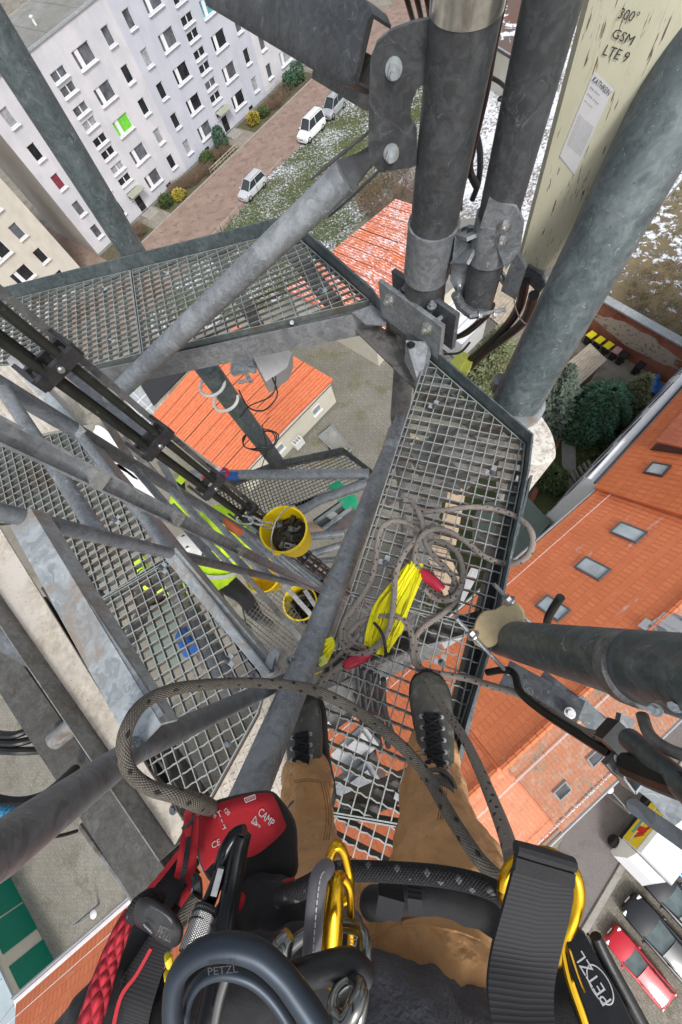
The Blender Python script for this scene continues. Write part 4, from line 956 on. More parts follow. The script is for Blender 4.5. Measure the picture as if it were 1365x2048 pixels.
gs = 'cars parked along the dirt street'; gp = 'cars in the parking lot at the lower right'
car('silver hatchback parked alone on the dirt street by the lawn', P(504, 374, 28.8), hs1+.02, 4.1, 1.72, 'paint_silver_light', 'mpv', gs, 1.05)
car('white panel-sided family van parked behind the silver car on the street', P(622, 256, 28.7), hs1, 4.1, 1.72, 'paint_white', 'van', gs, 1.08)
car('silver people carrier parked nose to tail behind the white van', P(667, 213, 28.8), hs1+.06, 3.7, 1.7, 'paint_silver', 'mpv', gs, 1.08)
hr = head(1227, 1872, 1331, 1995)
car('bright red car parked nose towards the road', P(1280, 1934, 28.9), hr, 4.2, 1.62, 'paint_red', 'hatch', gp, .76, 'windscreen')
car('black car parked beside the red car', P(1330, 1884, 28.9), hr, 4.6, 1.75, 'paint_grey', 'hatch', gp, .88, 'windscreen')
car('black car parked second from the red car, cut by the frame', P(1362, 1812, 28.9), hr, 4.6, 1.75, 'paint_grey', 'sedan', gp, .88, 'windscreen')
car('blue car at the right edge behind the white van', P(1372, 1728, 28.9), hr+.1, 4.4, 1.75, 'paint_blue', 'hatch', gp, .85)
# box van with yellow side
a_, b_ = G(1231, 1664), G(1301, 1578); vd = (b_-a_).normalized(); vn = V((vd.y, -vd.x, 0)); vn = vn if vn.dot(a_) > 0 else -vn
Lv = (b_-a_).length*1.0; RV = mathutils.Matrix((vd, vn, UP)).transposed()
def TV(a, b, z): return a_+vd*a+vn*b+UP*z
vb = thing('box_van', 'white box van with yellow advertising side parked at the road edge', 'van', (a_+b_)/2+vn)
m = MB(); Lx = Lv; hv = 2.25
m.grid([[TV(.05, .1, .35), TV(.05, 1.9, .35), TV(Lx, 1.9, .35), TV(Lx, .1, .35)], [TV(0, .02, .9), TV(0, 1.98, .9), TV(Lx+.05, 1.98, .9), TV(Lx+.05, .02, .9)], [TV(.06, .05, hv-.15), TV(.06, 1.95, hv-.15), TV(Lx, 1.95, hv-.15), TV(Lx, .05, hv-.15)], [TV(.16, .16, hv), TV(.16, 1.84, hv), TV(Lx-.1, 1.84, hv), TV(Lx-.1, .16, hv)]], True)
m.face([TV(.16, .16, hv), TV(.16, 1.84, hv), TV(Lx-.1, 1.84, hv), TV(Lx-.1, .16, hv)]); part('body', m, 'paint_white')
m = MB(); m.grid([[TV(-1.0, .15, .4), TV(-1.0, 1.85, .4), TV(-.0, 1.95, .4), TV(-.0, .05, .4)], [TV(-1.05, .15, .85), TV(-1.05, 1.85, .85), TV(0, 1.95, .95), TV(0, .05, .95)], [TV(-.55, .3, 1.5), TV(-.55, 1.7, 1.5), TV(0, 1.8, 1.95), TV(0, .2, 1.95)]], True); m.face([TV(-.55, .3, 1.5), TV(-.55, 1.7, 1.5), TV(0, 1.8, 1.95), TV(0, .2, 1.95)]); part('cab', m, 'paint_white')
plain('sign_yellow', (.82, .62, .03), .5, 0, .05, 3); plain('sign_red', (.6, .03, .03), .5); plain('sign_teal', (.18, .42, .38), .5)
m = MB(); m.face([TV(.1, .003, .75), TV(Lx-.02, .003, .75), TV(Lx-.04, .028, hv-.22), TV(.12, .028, hv-.22)]); ys = part('side_panel', m, 'sign_yellow')
m = MB(); m.box(TV(Lx/2, -.005, 1.35), Lx-.2, .02, .05, RV); part('trim_line', m, 'white_paint', ys)
m = MB()
for pz in ([(1.0, 1.35), (1.35, 1.35), (1.5, 1.85), (1.9, 1.85), (1.6, 2.0), (1.1, 1.8)],): m.prism([TV(a*.9, -.0, z-.1) for a, z in pz], vn*-.02)
for i in range(3): m.beam(TV(.55+i*.2, -.012, 1.42), TV(1.0+i*.2, -.012, 1.85), .02, .09)
part('red_drawing', m, 'sign_red', ys)
m = MB(); m.box(TV(1.2, -.004, 1.08), 1.1, .02, .16, RV); m.box(TV(2.9, -.004, 1.55), .8, .02, .2, RV); part('teal_patch', m, 'sign_teal', ys)
for fx in (-.45, Lx-.7):
    m = MB(); m.lathe(TV(fx, -.0, .34), [(0, -.12), (.3, -.12), (.36, -.05), (.36, .1), (0, .1)], n=18, ax=vn); part('wheel', m, 'black_rubber')
m = MB(); m.box(TV(Lx/2, .0, .62), Lx+.1, .1, .12, RV); part('sill_bar', m, 'black_plastic')
# street lamp head over the road and courtyard lamp
def lamp(label, u, v, h, ua, va):
    b = G(u, v); t = P(ua, va, H-h); thing('street_lamp', label, 'street lamp', b)
    m = MB(); m.tube([b, b+UP*(h-.3), b+UP*h+(t-b-UP*h)*.1, t], [.07, .05, .045, .03], 8); part('pole', m, 'galvanized'); m = MB(); m.lathe(t, [(0, -.1), (.2, -.06), (.24, 0), (.16, .08), (0, .12)], n=14); part('lamp_head', m, 'white_paint')
lamp('white globe lamp standing in the paved courtyard', 199, 1808, 2.2, 187, 1829)
lamp('small white lamp on the kerb opposite the box van', 1208, 1585, 3.2, 1218, 1577)
m = MB(); b = G(712, 188); m.tube([b, b+UP*1.2], .25, 12); m.lathe(b+UP*1.2, [(.27, 0), (.22, .12), (0, .2)], n=12); solo('litter_bin', m, 'black_plastic', 'black litter bin with snow on top beside the street end', 'bin')
# trailer in yard
S = [P(637, 873, 28.6), P(665, 850, 28.6), P(704, 897, 28.6), P(683, 914, 28.6)]
thing('flat_trailer', 'empty grey flatbed trailer beside the cream garage', 'trailer', (S[0].x, S[0].y, 0))
m = MB(); m.prism([p-UP*.3 for p in S], (0, 0, .08)); part('bed', m, 'tar_grey')
for i in range(4): m = MB(); m.beam(S[i]-UP*.12, S[(i+1) % 4]-UP*.12, .05, .32); part('side_board', m, 'galvanized_light')
m = MB(); c_ = (S[2]+S[3])/2; dv = (c_-(S[0]+S[1])/2).normalized(); m.tube([S[2]-UP*.3, c_+dv*1.1-UP*.3], .035, 8); m.tube([S[3]-UP*.3, c_+dv*1.1-UP*.3], .035, 8); part('drawbar', m, 'galvanized')
for p in (S[0].lerp(S[3], .5), S[1].lerp(S[2], .5)): m = MB(); sd = (S[1]-S[0]).normalized(); m.cyl(V((p.x, p.y, .3))-sd*.1, V((p.x, p.y, .3))+sd*.1, .3); part('wheel', m, 'black_rubber')
pb = (S[2]*.3+S[3]*.7)-dv*.3; m = MB(); m.box(pb+UP*.05, .75, .5, .35, RF); m.box(pb+UP*.25, .6, .4, .1, RF); solo('yellow_toolbox', m, 'yellow_plastic', 'bright yellow box lying on the corner of the flatbed trailer', 'box')
# ================================================================= steelwork of the mast
PD = 1.30                                        # drop of the walkway below the camera
def PW(u, v, d=PD): return P(u, v, d)
def clip_line(poly, p, d):                        # intervals of the line p+t*d inside a polygon (2D)
    ts = []
    n = len(poly)
    for i in range(n):
        a, b = poly[i], poly[(i+1) % n]; ex, ey = b[0]-a[0], b[1]-a[1]
        den = d[0]*ey-d[1]*ex
        if abs(den) < 1e-9: continue
        t = ((a[0]-p[0])*ey-(a[1]-p[1])*ex)/den; s_ = ((a[0]-p[0])*d[1]-(a[1]-p[1])*d[0])/den
        if 0 <= s_ < 1: ts.append(t)
    ts.sort(); return list(zip(ts[::2], ts[1::2]))
def grating(poly3, dirv, pitch=.033, mat='grating_painted_shade', depth=.034, seg=.0165, name='grating', parent=None, cross=None, coarse=False, frame=True):
    z = poly3[0].z; poly = [(p.x, p.y) for p in poly3]; d = V((dirv.x, dirv.y, 0)).normalized(); n_ = V((-d.y, d.x, 0)); mb = MB()
    def run(d, n_, top, dep, th, wavy, pit):
        vals = [p[0]*n_.x+p[1]*n_.y for p in poly]; k0, k1 = int(min(vals)/pit)-1, int(max(vals)/pit)+1
        for k in range(k0, k1+1):
            base = n_*(k*pit)
            for a, b in clip_line(poly, (base.x, base.y), (d.x, d.y)):
                if b-a < .01: continue
                if wavy and not coarse:
                    ns = max(2, int((b-a)/seg)); rows = []; ph = k*1.7
                    for i in range(ns+1):
                        t = a+(b-a)*i/ns; c_ = base+d*t; zz = z+top-(.0035 if i % 2 else 0); lat = n_*((.0013 if i % 2 else -.0013))
                        rows.append([V((c_.x, c_.y, zz))+lat-n_*th/2, V((c_.x, c_.y, zz))+lat+n_*th/2, V((c_.x, c_.y, z-dep))+n_*th/2, V((c_.x, c_.y, z-dep))-n_*th/2])
                    mb.grid(rows, True)
                else:
                    p, q = base+d*a, base+d*b; mb.beam(V((p.x, p.y, z+top-dep/2)), V((q.x, q.y, z+top-dep/2)), th, dep)
    run(d, n_, 0, depth, .0042, True, pitch)
    run(n_, -d, .0008, .014, .0036, False, cross or pitch)
    o_ = part(name, mb, mat, parent, sharp=.5)
    if frame:
        m = MB()
        n = len(poly3)
        for i in range(n):
            a, b = poly3[i], poly3[(i+1) % n]; m.beam(a-UP*depth/2+UP*.002, b-UP*depth/2+UP*.002, .004, depth)
        part('edge_bar', m, mat, o_)
    return o_
def kick(pts, h, mat='galvanized', name='kick_plate', t=.006, base=.0):
    for a, b in zip(pts, pts[1:]): pass
    m = MB(); rows = [[p-UP*.03, p+UP*h] for p in pts]; k = len(pts)
    for a, b in zip(pts, pts[1:]):
        sd = (b-a).cross(UP).normalized()*t/2
        m.grid([[a-UP*.04-sd, a+UP*h-sd, a+UP*h+sd, a-UP*.04+sd], [b-UP*.04-sd, b+UP*h-sd, b+UP*h+sd, b-UP*.04+sd]], True)
        m.face([a-UP*.04-sd, a+UP*h-sd, a+UP*h+sd, a-UP*.04+sd]); m.face([b-UP*.04-sd, b+UP*h-sd, b+UP*h+sd, b-UP*.04+sd][::-1])
    return part(name, m, mat)
def clip(u, v, ang, d=PD):
    p = P(u, v, d)+UP*.004; R = mathutils.Matrix.Rotation(ang, 3, 'Z'); m = MB()
    m.box(p+R@V((.012, 0, 0)), .034, .018, .004, R); m.box(p+R@V((0, .014, 0)), .018, .022, .004, R); c_ = part('clip', m, 'galvanized_light')
    m = MB(); m.hexnut(p+UP*.002, UP, .0075, .008); part('clip_bolt', m, 'galvanized_dark', c_)
def proj(p): q = RW.transposed() @ (p-CAM); return (CX+F*q.x/-q.z, CY-F*q.y/-q.z)
def vp(u, v, p0, n):                              # pixel ray meets the plane through p0 with normal n
    r = ray(u, v); return CAM+r*((p0-CAM).dot(n)/r.dot(n))
# ---- platform A (upper left)
dA1 = PW(400, 508)-PW(0, 603)
tA = thing('grating_platform', 'grating walkway crossing the upper left with the long pipe brace running over it', 'walkway', PW(380, 600), 'grating walkways around the mast')
s0, s1 = PW(262, 540), PW(284, 708)
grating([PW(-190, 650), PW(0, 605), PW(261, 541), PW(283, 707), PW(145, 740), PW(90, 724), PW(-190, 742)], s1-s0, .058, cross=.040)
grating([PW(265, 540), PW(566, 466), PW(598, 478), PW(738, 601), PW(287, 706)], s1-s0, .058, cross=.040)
kick([PW(-190, 646), PW(0, 600), PW(572, 458), PW(602, 472), PW(742, 598)], .062, 'galvanized_teal')
kick([PW(602, 470), PW(748, 600), PW(773, 640)], .06, 'galvanized_teal')
m = MB(); a, b = PW(150, 745, 1.325), PW(760, 612, 1.325); m.channel(a-UP*.06, b-UP*.06, .05, .13, .007); part('edge_beam', m, 'galvanized')
m = MB(); m.beam(PW(30, 650, 1.36), PW(300, 880, 1.36), .06, .08); part('cross_beam', m, 'galvanized_dark')
for q in ((PW(430, 505, 1.4), PW(520, 660, 1.4)), (PW(560, 470, 1.42), PW(680, 625, 1.42))): m = MB(); m.beam(*q, .07, .07); part('cross_beam', m, 'galvanized_grime')
m = MB(); m.prism([PW(705, 628, 1.31), PW(745, 612, 1.31), PW(778, 640, 1.31), PW(772, 652, 1.31), PW(732, 650, 1.31)], UP*.008); part('corner_plate', m, 'galvanized')
m = MB(); m.tube([PW(584, 645, 1.36)-UP*.02, PW(584, 645, 1.30)], .010, 12); part('stub_pin', m, 'galvanized')
for u, v in ((207, 581), (330, 551), (222, 686), (340, 656), (643, 585)): clip(u, v, .3)
# ---- platform C (under the boots)
tC = thing('grating_platform', 'grating walkway under the boots on which the grey rope and yellow slings lie', 'walkway', PW(840, 1200), 'grating walkways around the mast')
ct, cb = PW(853, 716), PW(700, 1186)
dC = (PW(1000, 868)-PW(815, 828))
dC = V((-(cb-ct).y, (cb-ct).x, 0))
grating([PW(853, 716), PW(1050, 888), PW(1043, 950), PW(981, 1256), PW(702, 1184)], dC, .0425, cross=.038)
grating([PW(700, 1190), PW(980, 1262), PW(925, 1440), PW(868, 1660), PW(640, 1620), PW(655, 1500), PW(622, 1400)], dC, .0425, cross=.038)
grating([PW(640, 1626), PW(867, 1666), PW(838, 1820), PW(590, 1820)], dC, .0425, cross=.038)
kick([PW(815, 684), PW(855, 710), PW(1056, 886), PW(1049, 950), PW(985, 1260), PW(930, 1440), PW(868, 1680), PW(840, 1830)], .062, 'galvanized_teal')
m = MB(); m.channel(PW(1040, 960, 1.40), PW(850, 1700, 1.40), .06, .12, .007); part('edge_beam', m, 'galvanized_dark')
for q in (((845, 790), (1010, 860)), ((640, 1330), (960, 1240)), ((690, 1620), (830, 1560))):
    m = MB(); m.beam(PW(*q[0], 1.40), PW(*q[1], 1.40), .06, .08); part('cross_beam', m, 'galvanized_grime')
for u, v in ((870, 815), (985, 948), (772, 1127), (733, 1283), (884, 1326), (806, 1598)): clip(u, v, 1.2)
# ---- platform B (left)
tB = thing('grating_platform', 'grating walkway on the left behind the slanted ladder rail', 'walkway', PW(300, 1150), 'grating walkways around the mast')
dB = PW(455, 1190)-PW(330, 1270)
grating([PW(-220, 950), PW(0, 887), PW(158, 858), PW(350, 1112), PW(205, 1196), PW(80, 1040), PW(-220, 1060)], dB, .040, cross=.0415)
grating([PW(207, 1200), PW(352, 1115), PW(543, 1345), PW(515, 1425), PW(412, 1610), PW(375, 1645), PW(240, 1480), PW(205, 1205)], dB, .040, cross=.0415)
m = MB(); m.channel(PW(158, 862, 1.36), PW(545, 1350, 1.36), .05, .10, .006); part('edge_beam', m, 'galvanized')
m = MB(); m.beam(PW(160, 858, 1.285), PW(545, 1345, 1.285), .006, .05); part('kick_plate', m, 'galvanized')
pe = [PW(-60, 1020), PW(60, 1180), PW(200, 1400), PW(262, 1490), PW(372, 1650)]
m = MB(); q0, q1 = PW(-90, 1010, 1.292), PW(352, 1688, 1.292); r1, r0 = PW(374, 1648, 1.292), PW(-20, 1030, 1.292)
m.prism([PW(-100, 1040, 1.292), PW(-20, 1020, 1.292), PW(300, 1540, 1.292), PW(374, 1648, 1.292), PW(352, 1688, 1.292)], UP*.006); part('edge_plate', m, 'plate_dirt')
kick([PW(-110, 1035), PW(354, 1692)], .085, 'galvanized_dirty', t=.004)
for u, v in ((233, 1041), (325, 1137), (457, 1321)): clip(u, v, -.6)
m = MB(); m.hexnut(PW(347, 1620, 1.285), UP, .009, .006, False); part('bolt', m, 'galvanized_dark')
# ---- checker plates
def checker(label, pts, dirv):
    t = thing('checker_plate', label, 'floor plate', sum(pts, V((0, 0, 0)))/len(pts), 'bare tear-plate infill plates')
    m = MB(); m.prism([p-UP*.004 for p in pts], UP*.004); pl = part('plate', m, 'plate_dirt')
    d = V((dirv.x, dirv.y, 0)).normalized(); n_ = V((-d.y, d.x, 0)); mb = MB(); poly = [(p.x, p.y) for p in pts]; z = pts[0].z; g_ = .0125
    vs = [p.dot(n_) for p in pts]; r_ = random.Random(5)
    for k in range(int(min(vs)/g_), int(max(vs)/g_)+1):
        base = n_*(k*g_)
        for a, b in clip_line(poly, (base.x, base.y), (d.x, d.y)):
            i0 = int(math.ceil((a+.008)/g_))
            for i in range(i0, int((b-.008)/g_)):
                if (i+k) % 2: continue
                c_ = base+d*(i*g_); c_ = V((c_.x, c_.y, z)); a_ = math.pi/4 if ((i+k)//2) % 2 == 0 else -math.pi/4
                e = d*math.cos(a_)+n_*math.sin(a_); f_ = V((-e.y, e.x, 0)); L_, w_ = .0105, .0030
                p = [c_-e*L_, c_-f_*w_, c_+e*L_, c_+f_*w_]; tp = c_+UP*.0022; t1, t2 = tp-e*L_*.5, tp+e*L_*.5
                mb.face([p[0], p[1], t1]); mb.face([p[1], t2, t1]); mb.face([p[1], p[2], t2]); mb.face([p[2], p[3], t2]); mb.face([p[3], t1, t2]); mb.face([p[3], p[0], t1])
    part('tread_pattern', mb, 'plate_dirt', pl, sharp=.3)
    return t
checker('triangular tear plate at the left edge between two gratings', [PW(-190, 745, 1.30), PW(90, 726, 1.30), PW(185, 846, 1.30), PW(0, 884, 1.30), PW(-200, 945, 1.30)], dA1)
m = MB(); m.hexnut(PW(27, 732), UP, .008, .006, False); part('bolt', m, 'galvanized_dark')
checker('tear plate under the left boot', [PW(556, 1290, 1.305), PW(520, 1430, 1.305), PW(412, 1625, 1.305), PW(480, 1720, 1.305), PW(640, 1700, 1.305), PW(655, 1490, 1.305), PW(625, 1400, 1.305), PW(622, 1330, 1.305)], dC)
m = MB(); m.hexnut(PW(456, 1487), UP, .008, .006, False); part('bolt', m, 'galvanized_dark')
m = MB(); m.hexnut(PW(505, 1352), UP, .008, .006, False); part('bolt', m, 'galvanized_dark')
# ---- ladder core: posts, rail and rungs
tL = thing('ladder_frame', 'narrow lattice climbing frame with fall-arrest rail rising at the left', 'ladder', P(560, 1160, 2.2))
def vert(u0, v0, d0, dtop, dbot, r, name, mat, u1=None, v1=None, d1=None):   # near vertical member through one or two known points
    a = P(u0, v0, d0); b = P(u1, v1, d1) if u1 is not None else a-UP
    dr = (b-a); f_ = lambda d: a+dr*((H-d-a.z)/dr.z)
    m = MB(); m.tube([f_(dtop), f_(dbot)], r, 16); part(name, m, mat); return f_
v1 = vert(150, 860, 1.26, -.3, 28.9, .036, 'post', 'galvanized_mid', 400, 1010, 2.33)
v3 = vert(100, 1048, .77, -.25, 28.9, .0215, 'post', 'galvanized_mid', 500, 1145, 1.97)
for i, d_ in enumerate([.93+.345*k for k in range(-1, 24)]):
    m = MB(); m.tube([v1(d_), v3(d_)], .020+ .004*(i < 3), 12); part('rung', m, 'galvanized')
v2 = lambda d: P(180, 950, .71)+(P(500, 1110, 1.75)-P(180, 950, .71))*((d-.71)/(1.75-.71))
m = MB(); rd = (v2(0)-v2(1)).normalized(); sd = (v3(1)-v1(1)).normalized()
m.beam(v2(-.3), v2(9.0), .052, .006, sd.cross(UP)*-1, (0, 0)); 
inn = (CAM-v2(1)); inn.z = 0; inn.normalize(); sdd = inn.cross(UP)
m = MB(); m.beam(v2(-.3), v2(9.0), .006, .05, sdd); m.beam(v2(-.3)+inn*.012+sdd*.022, v2(9)+inn*.012+sdd*.022, .03, .006, sdd); m.beam(v2(-.3)+inn*.012-sdd*.022, v2(9)+inn*.012-sdd*.022, .03, .006, sdd); part('fall_arrest_rail', m, 'galvanized')
for d_ in (.72, 1.07, 1.6): m = MB(); m.beam(v2(d_)+UP*.02, v2(d_)-UP*.02, .056, .04, sdd); part('rail_joint', m, 'galvanized_dirty')
# flat struts between the posts and the cable ladder
for (u, v, d_, u2, v2_, d2) in ((165, 868, 1.25, 20, 715, 1.25), (278, 945, 1.66, 205, 830, 1.66), (365, 1000, 2.0, 320, 920, 2.0)):
    m = MB(); m.beam(P(u, v, d_), P(u2, v2_, d2), .045, .008, (0, 0, 1)); m.beam(P(u, v, d_)-UP*.02, P(u2, v2_, d2)-UP*.02, .006, .04); part('strut', m, 'galvanized_light')
m = MB(); m.beam(P(245, 875, 2.2), P(440, 1090, 3.2), .05, .02); part('strut', m, 'galvanized_dirty')
# leg T1, horizontal angles joining it to the post
f1a, f1b = P(590, 1352, 1.40), P(268, 1502, .655)
t1 = lambda t: f1b+(f1a-f1b)*t
m = MB(); m.tube([P(-160, 1790, .24), P(0, 1700, .325), f1b, f1a], [.0225]*4, 20); part('leg_tube', m, 'galvanized_mid')
for a, b, w_ in ((v3(.70), P(300, 1475, .66), .062),):
    m = MB(); dd_ = (b-a).normalized(); m.beam(a+UP*.003, b+UP*.003, w_, .006, (0, 0, 1)); sd_ = dd_.cross(UP).normalized(); m.beam(a-UP*.02-sd_*w_/2*.9, b-UP*.02-sd_*w_/2*.9, .006, .05); part('angle_bar', m, 'galvanized_light')
    m = MB(); o_ = -sd_*.0; m.beam(P(50, 1030, .70), P(318, 1440, .66), .028, .006, (0, 0, 1)); m.beam(P(58, 1030, .72), P(326, 1440, .68), .005, .045); part('angle_bar', m, 'galvanized')
m = MB(); m.beam(v3(1.262), P(548, 1352, 1.30), .055, .006); m.beam(v3(1.262)-UP*.02+V((.02, .02, 0)), P(562, 1340, 1.32), .006, .05); part('angle_bar', m, 'galvanized_light')
m = MB(); m.prism([P(540, 1305, 1.28), P(555, 1300, 1.28), P(545, 1340, 1.28), P(528, 1335, 1.28)], UP*.006); m.prism([P(548, 1300, 1.26), P(556, 1304, 1.26), P(546, 1345, 1.32), P(540, 1340, 1.32)], V((.008, 0, 0))); part('lug', m, 'galvanized_light')
# deeper diagonals of the ladder seen towards the foot
for (u, v, d_, u2, v2_, d2, w_) in ((485, 1143, 1.9, 640, 1320, 2.2, .03), (560, 1160, 2.6, 650, 1260, 2.9, .035), (610, 1180, 3.3, 650, 1240, 3.6, .04)):
    m = MB(); m.beam(P(u, v, d_), P(u2, v2_, d2), w_, .012); m.beam(P(u, v, d_)-UP*.02, P(u2, v2_, d2)-UP*.02, .006, .04); part('diagonal', m, 'galvanized_dirty')
for (u, v, d_, u2, v2_, d2, r_) in ((345, 1010, 2.4, 470, 1140, 2.6, .022), (430, 1040, 2.6, 520, 1145, 2.8, .022), (480, 1060, 3.0, 560, 1150, 3.2, .024), (500, 1050, 3.4, 620, 1180, 4.2, .03)):
    m = MB(); m.tube([P(u, v, d_), P(u2, v2_, d2)], r_, 10); part('diagonal', m, 'galvanized')
# ---- tower legs and braces
def pipe(name, label, cat, pts, r, mat='galvanized', group=None, n=28):
    a = pts[0]; t = thing(name, label, cat, min(pts, key=lambda p: p.z), group); m = MB(); m.tube(pts, r, n); part('tube', m, mat); return t
pg = 'galvanized tube braces of the mast'
pipe('pipe_brace', 'long galvanized pipe brace slanting over the upper left grating', 'brace', [P(222, 798, 1.34), P(690, 354, .70)], .0425, 'galvanized', pg)
a, b = P(655, 385, .74), P(770, 285, .84)
m = MB(); m.tube([P(690, 354, .70), P(728, 320, .80), P(775, 278, .86)], [.042, .046, .03], 24, squash=[1, .45, .25]); part('flattened_end', m, 'mast_dark')
dd_ = (b-a).normalized(); 
for sg, u, v in ((1, 0, 0), (-1, 0, 0)):
    s_ = dd_.cross(P(700, 340, .64)-CAM).normalized(); m = MB(); m.beam(a+s_*sg*.052, b+s_*sg*.052, .006, .075, s_.cross(dd_)); part('clamp_wing', m, 'mast_dark')
pipe('pipe_brace', 'galvanized pipe brace running from the dark lower tube down past the left boot', 'brace', [P(793, 862, 1.72), P(780, 905, 1.66), P(610, 1325, 1.24), P(478, 1640, .93), P(440, 1730, .85)], .043, 'galvanized', pg)
m = MB(); m.tube([P(793, 880, 1.69), P(797, 850, 1.72), P(800, 828, 1.74)], [.043, .032, .022], 16, squash=[1, .5, .2]); part('flattened_end', m, 'galvanized')
m = MB(); m.tube([P(787, 893, 1.64), P(785, 897, 1.635)], .047, 24); part('band', m, 'galvanized_light')
# U bolt holding the leg to the brace
cu = P(604, 1330, 1.24); ax_ = (P(478, 1640, .93)-P(793, 862, 1.72)).normalized(); R_ = ax_.to_track_quat('Z', 'Y').to_matrix()
m = MB(); m.tube([cu+R_@V((.049*math.cos(q), .049*math.sin(q), 0)) for q in [2*math.pi*i/28 for i in range(28)]], .0055, 8, closed=True); part('u_bolt', m, 'galvanized')
# dark tube under the node and node plates
mp = P(845, 600, 1.15)
thing('antenna_mast', 'dark vertical steel mast in the upper middle with silver tape band', 'mast', P(845, 600, 1.2), 'vertical antenna masts')
top = V((mp.x, mp.y, H+.9)); off_ = (P(930, 40, .43)-V((mp.x, mp.y, H-.43)))
fm = lambda d: V((mp.x, mp.y, H-d))+off_*((1.15-d)/.72)
m = MB(); m.tube([fm(1.22), fm(-.6)], .074, 40); part('tube', m, 'mast_dark')
m = MB(); m.tube([fm(1.205), fm(1.20)], .0765, 40); part('weld_ring', m, 'galvanized')
plain('silver_tape', (.62, .60, .55), .22, .85, .25, 40)
m = MB(); m.tube([fm(.415), fm(.355)], .0752, 40); part('tape_band', m, 'silver_tape')
m = MB(); m.tube([fm(1.03), fm(.845)], .082, 40); m.tube([fm(.845), fm(1.03)], .0755, 40)
tp_ = part('clamp_collar', m, 'galvanized')
rdl = V((mp.x, mp.y, 0)).normalized(); tng = V((rdl.y, -rdl.x, 0))
inw = (-rdl)
for k_, (oo) in enumerate((.012, -.012)):
    cc_ = fm(.95)+tng*.095+inw*(.045+oo); m = MB()
    m.prism([cc_+tng*-.02+UP*.09, cc_+tng*.035+UP*.06, cc_+tng*.045-UP*.11, cc_+tng*.025-UP*.15, cc_+tng*-.02-UP*.06], inw*.008); part('clamp_flange', m, 'galvanized')
for zz in (.93, 1.03):
    m = MB(); m.hexnut(fm(zz)+tng*.115+inw*.066, inw, .014, .012); part('bolt', m, 'bare_steel')
# side plate with two bolts
ps = fm(.8)-tng*.05+inw*.03; pn = inw
def SP(u, v): return vp(u, v, ps, pn)
out_ = [(862, 38), (828, 45), (782, 62), (755, 85), (741, 120), (738, 200), (737, 290), (740, 325), (762, 345), (820, 336), (834, 330), (834, 262), (822, 236), (822, 212), (834, 178), (862, 160)]
m = MB(); m.prism([SP(u, v) for u, v in out_], -inw*.012); part('gusset_plate', m, 'mast_dark')
for u, v, r_ in ((788, 137, .013), (783, 306, .014)):
    m = MB(); c_ = SP(u, v); m.hexnut(c_, inw, r_, .016); part('bolt', m, 'galvanized_light')
# node plates
thing('node_bracket', 'thick bolted steel bracket joining the two walkways to the middle mast', 'bracket', P(815, 640, 1.3))
a, b = P(757, 562, 1.10), P(884, 655, 1.10); dn = (b-a).normalized(); nn_ = UP.cross(dn).normalized(); nn_ = nn_ if nn_.dot(-a) < 0 else -nn_
m = MB(); m.prism([a, b, b-UP*.17, a-UP*.17], nn_*.018); part('front_plate', m, 'galvanized')
m = MB(); m.prism([a+nn_*.07, b+nn_*.07, b+nn_*.07-UP*.17, a+nn_*.07-UP*.17], nn_*.02); part('back_plate', m, 'galvanized_dark')
for t in (.18, .8):
    c_ = a.lerp(b, t)-UP*.05
    m = MB(); m.hexnut(c_, -nn_, .017, .014); part('bolt', m, 'bare_steel')
    m = MB(); m.tube([c_+UP*.0, c_+nn_*.12], .010, 10); part('stud', m, 'galvanized')
for t in (.33, .72): m = MB(); m.hexnut(a.lerp(b, t)+nn_*.045, UP, .012, .012); part('nut', m, 'galvanized')
m = MB(); m.prism([P(700, 652, 1.42), P(745, 648, 1.42), P(865, 712, 1.42), P(842, 792, 1.42)], UP*.01); m.prism([P(775, 640, 1.28), P(862, 700, 1.28), P(858, 712, 1.42), P(772, 660, 1.42)], nn_*.012); part('gusset_plate', m, 'galvanized_grime')
m = MB(); m.prism([P(812, 684, 1.24), P(858, 688, 1.24), P(862, 712, 1.26), P(840, 780, 1.36), P(810, 725, 1.34)], UP*.01); part('end_plate', m, 'galvanized')
m = MB(); m.hexnut(P(822, 690, 1.235), UP, .012, .008, False); part('bolt', m, 'black_plastic')
pipe('lower_tube', 'dark vertical tube below the bracket between walkway and yard', 'tube', [P(815, 665, 1.38), P(800, 830, 1.8), P(812, 1000, 2.6), P(820, 1180, 6.0)], .052, 'galvanized_grime')
# big beam at the top
m = MB(); ta = thing('top_beam', 'heavy dark folded steel beam entering from the top towards the middle mast', 'beam', P(620, 60, .45))
A_, B_ = P(430, -60, .50), P(742, 108, .56); dd_ = (B_-A_).normalized(); fa = (CAM-(A_+B_)/2).normalized(); s_ = dd_.cross(fa).normalized(); f2 = s_.cross(dd_)
rows = []
for t, k in ((0, 1), (.8, 1), (.9, .98), (.97, .9), (1, .75)):
    c_ = A_.lerp(B_, t); rows.append([c_+s_*x_*k+f2*y_ for x_, y_ in [(q_*1.08, w_) for q_, w_ in ((-.078, -.05), (-.078, .028), (-.06, .04), (.06, .04), (.078, .028), (.078, -.05), (.07, -.05), (.07, .02), (-.07, .02), (-.07, -.05))]])
m.grid(rows, True); m.face(rows[-1]); m.face(rows[0][::-1]); part('folded_beam', m, 'mast_dark')
m = MB(); m.beam(P(640, 110, .62), P(745, 172, .66), .11, .04, f2); part('inner_plate', m, 'galvanized_grime')
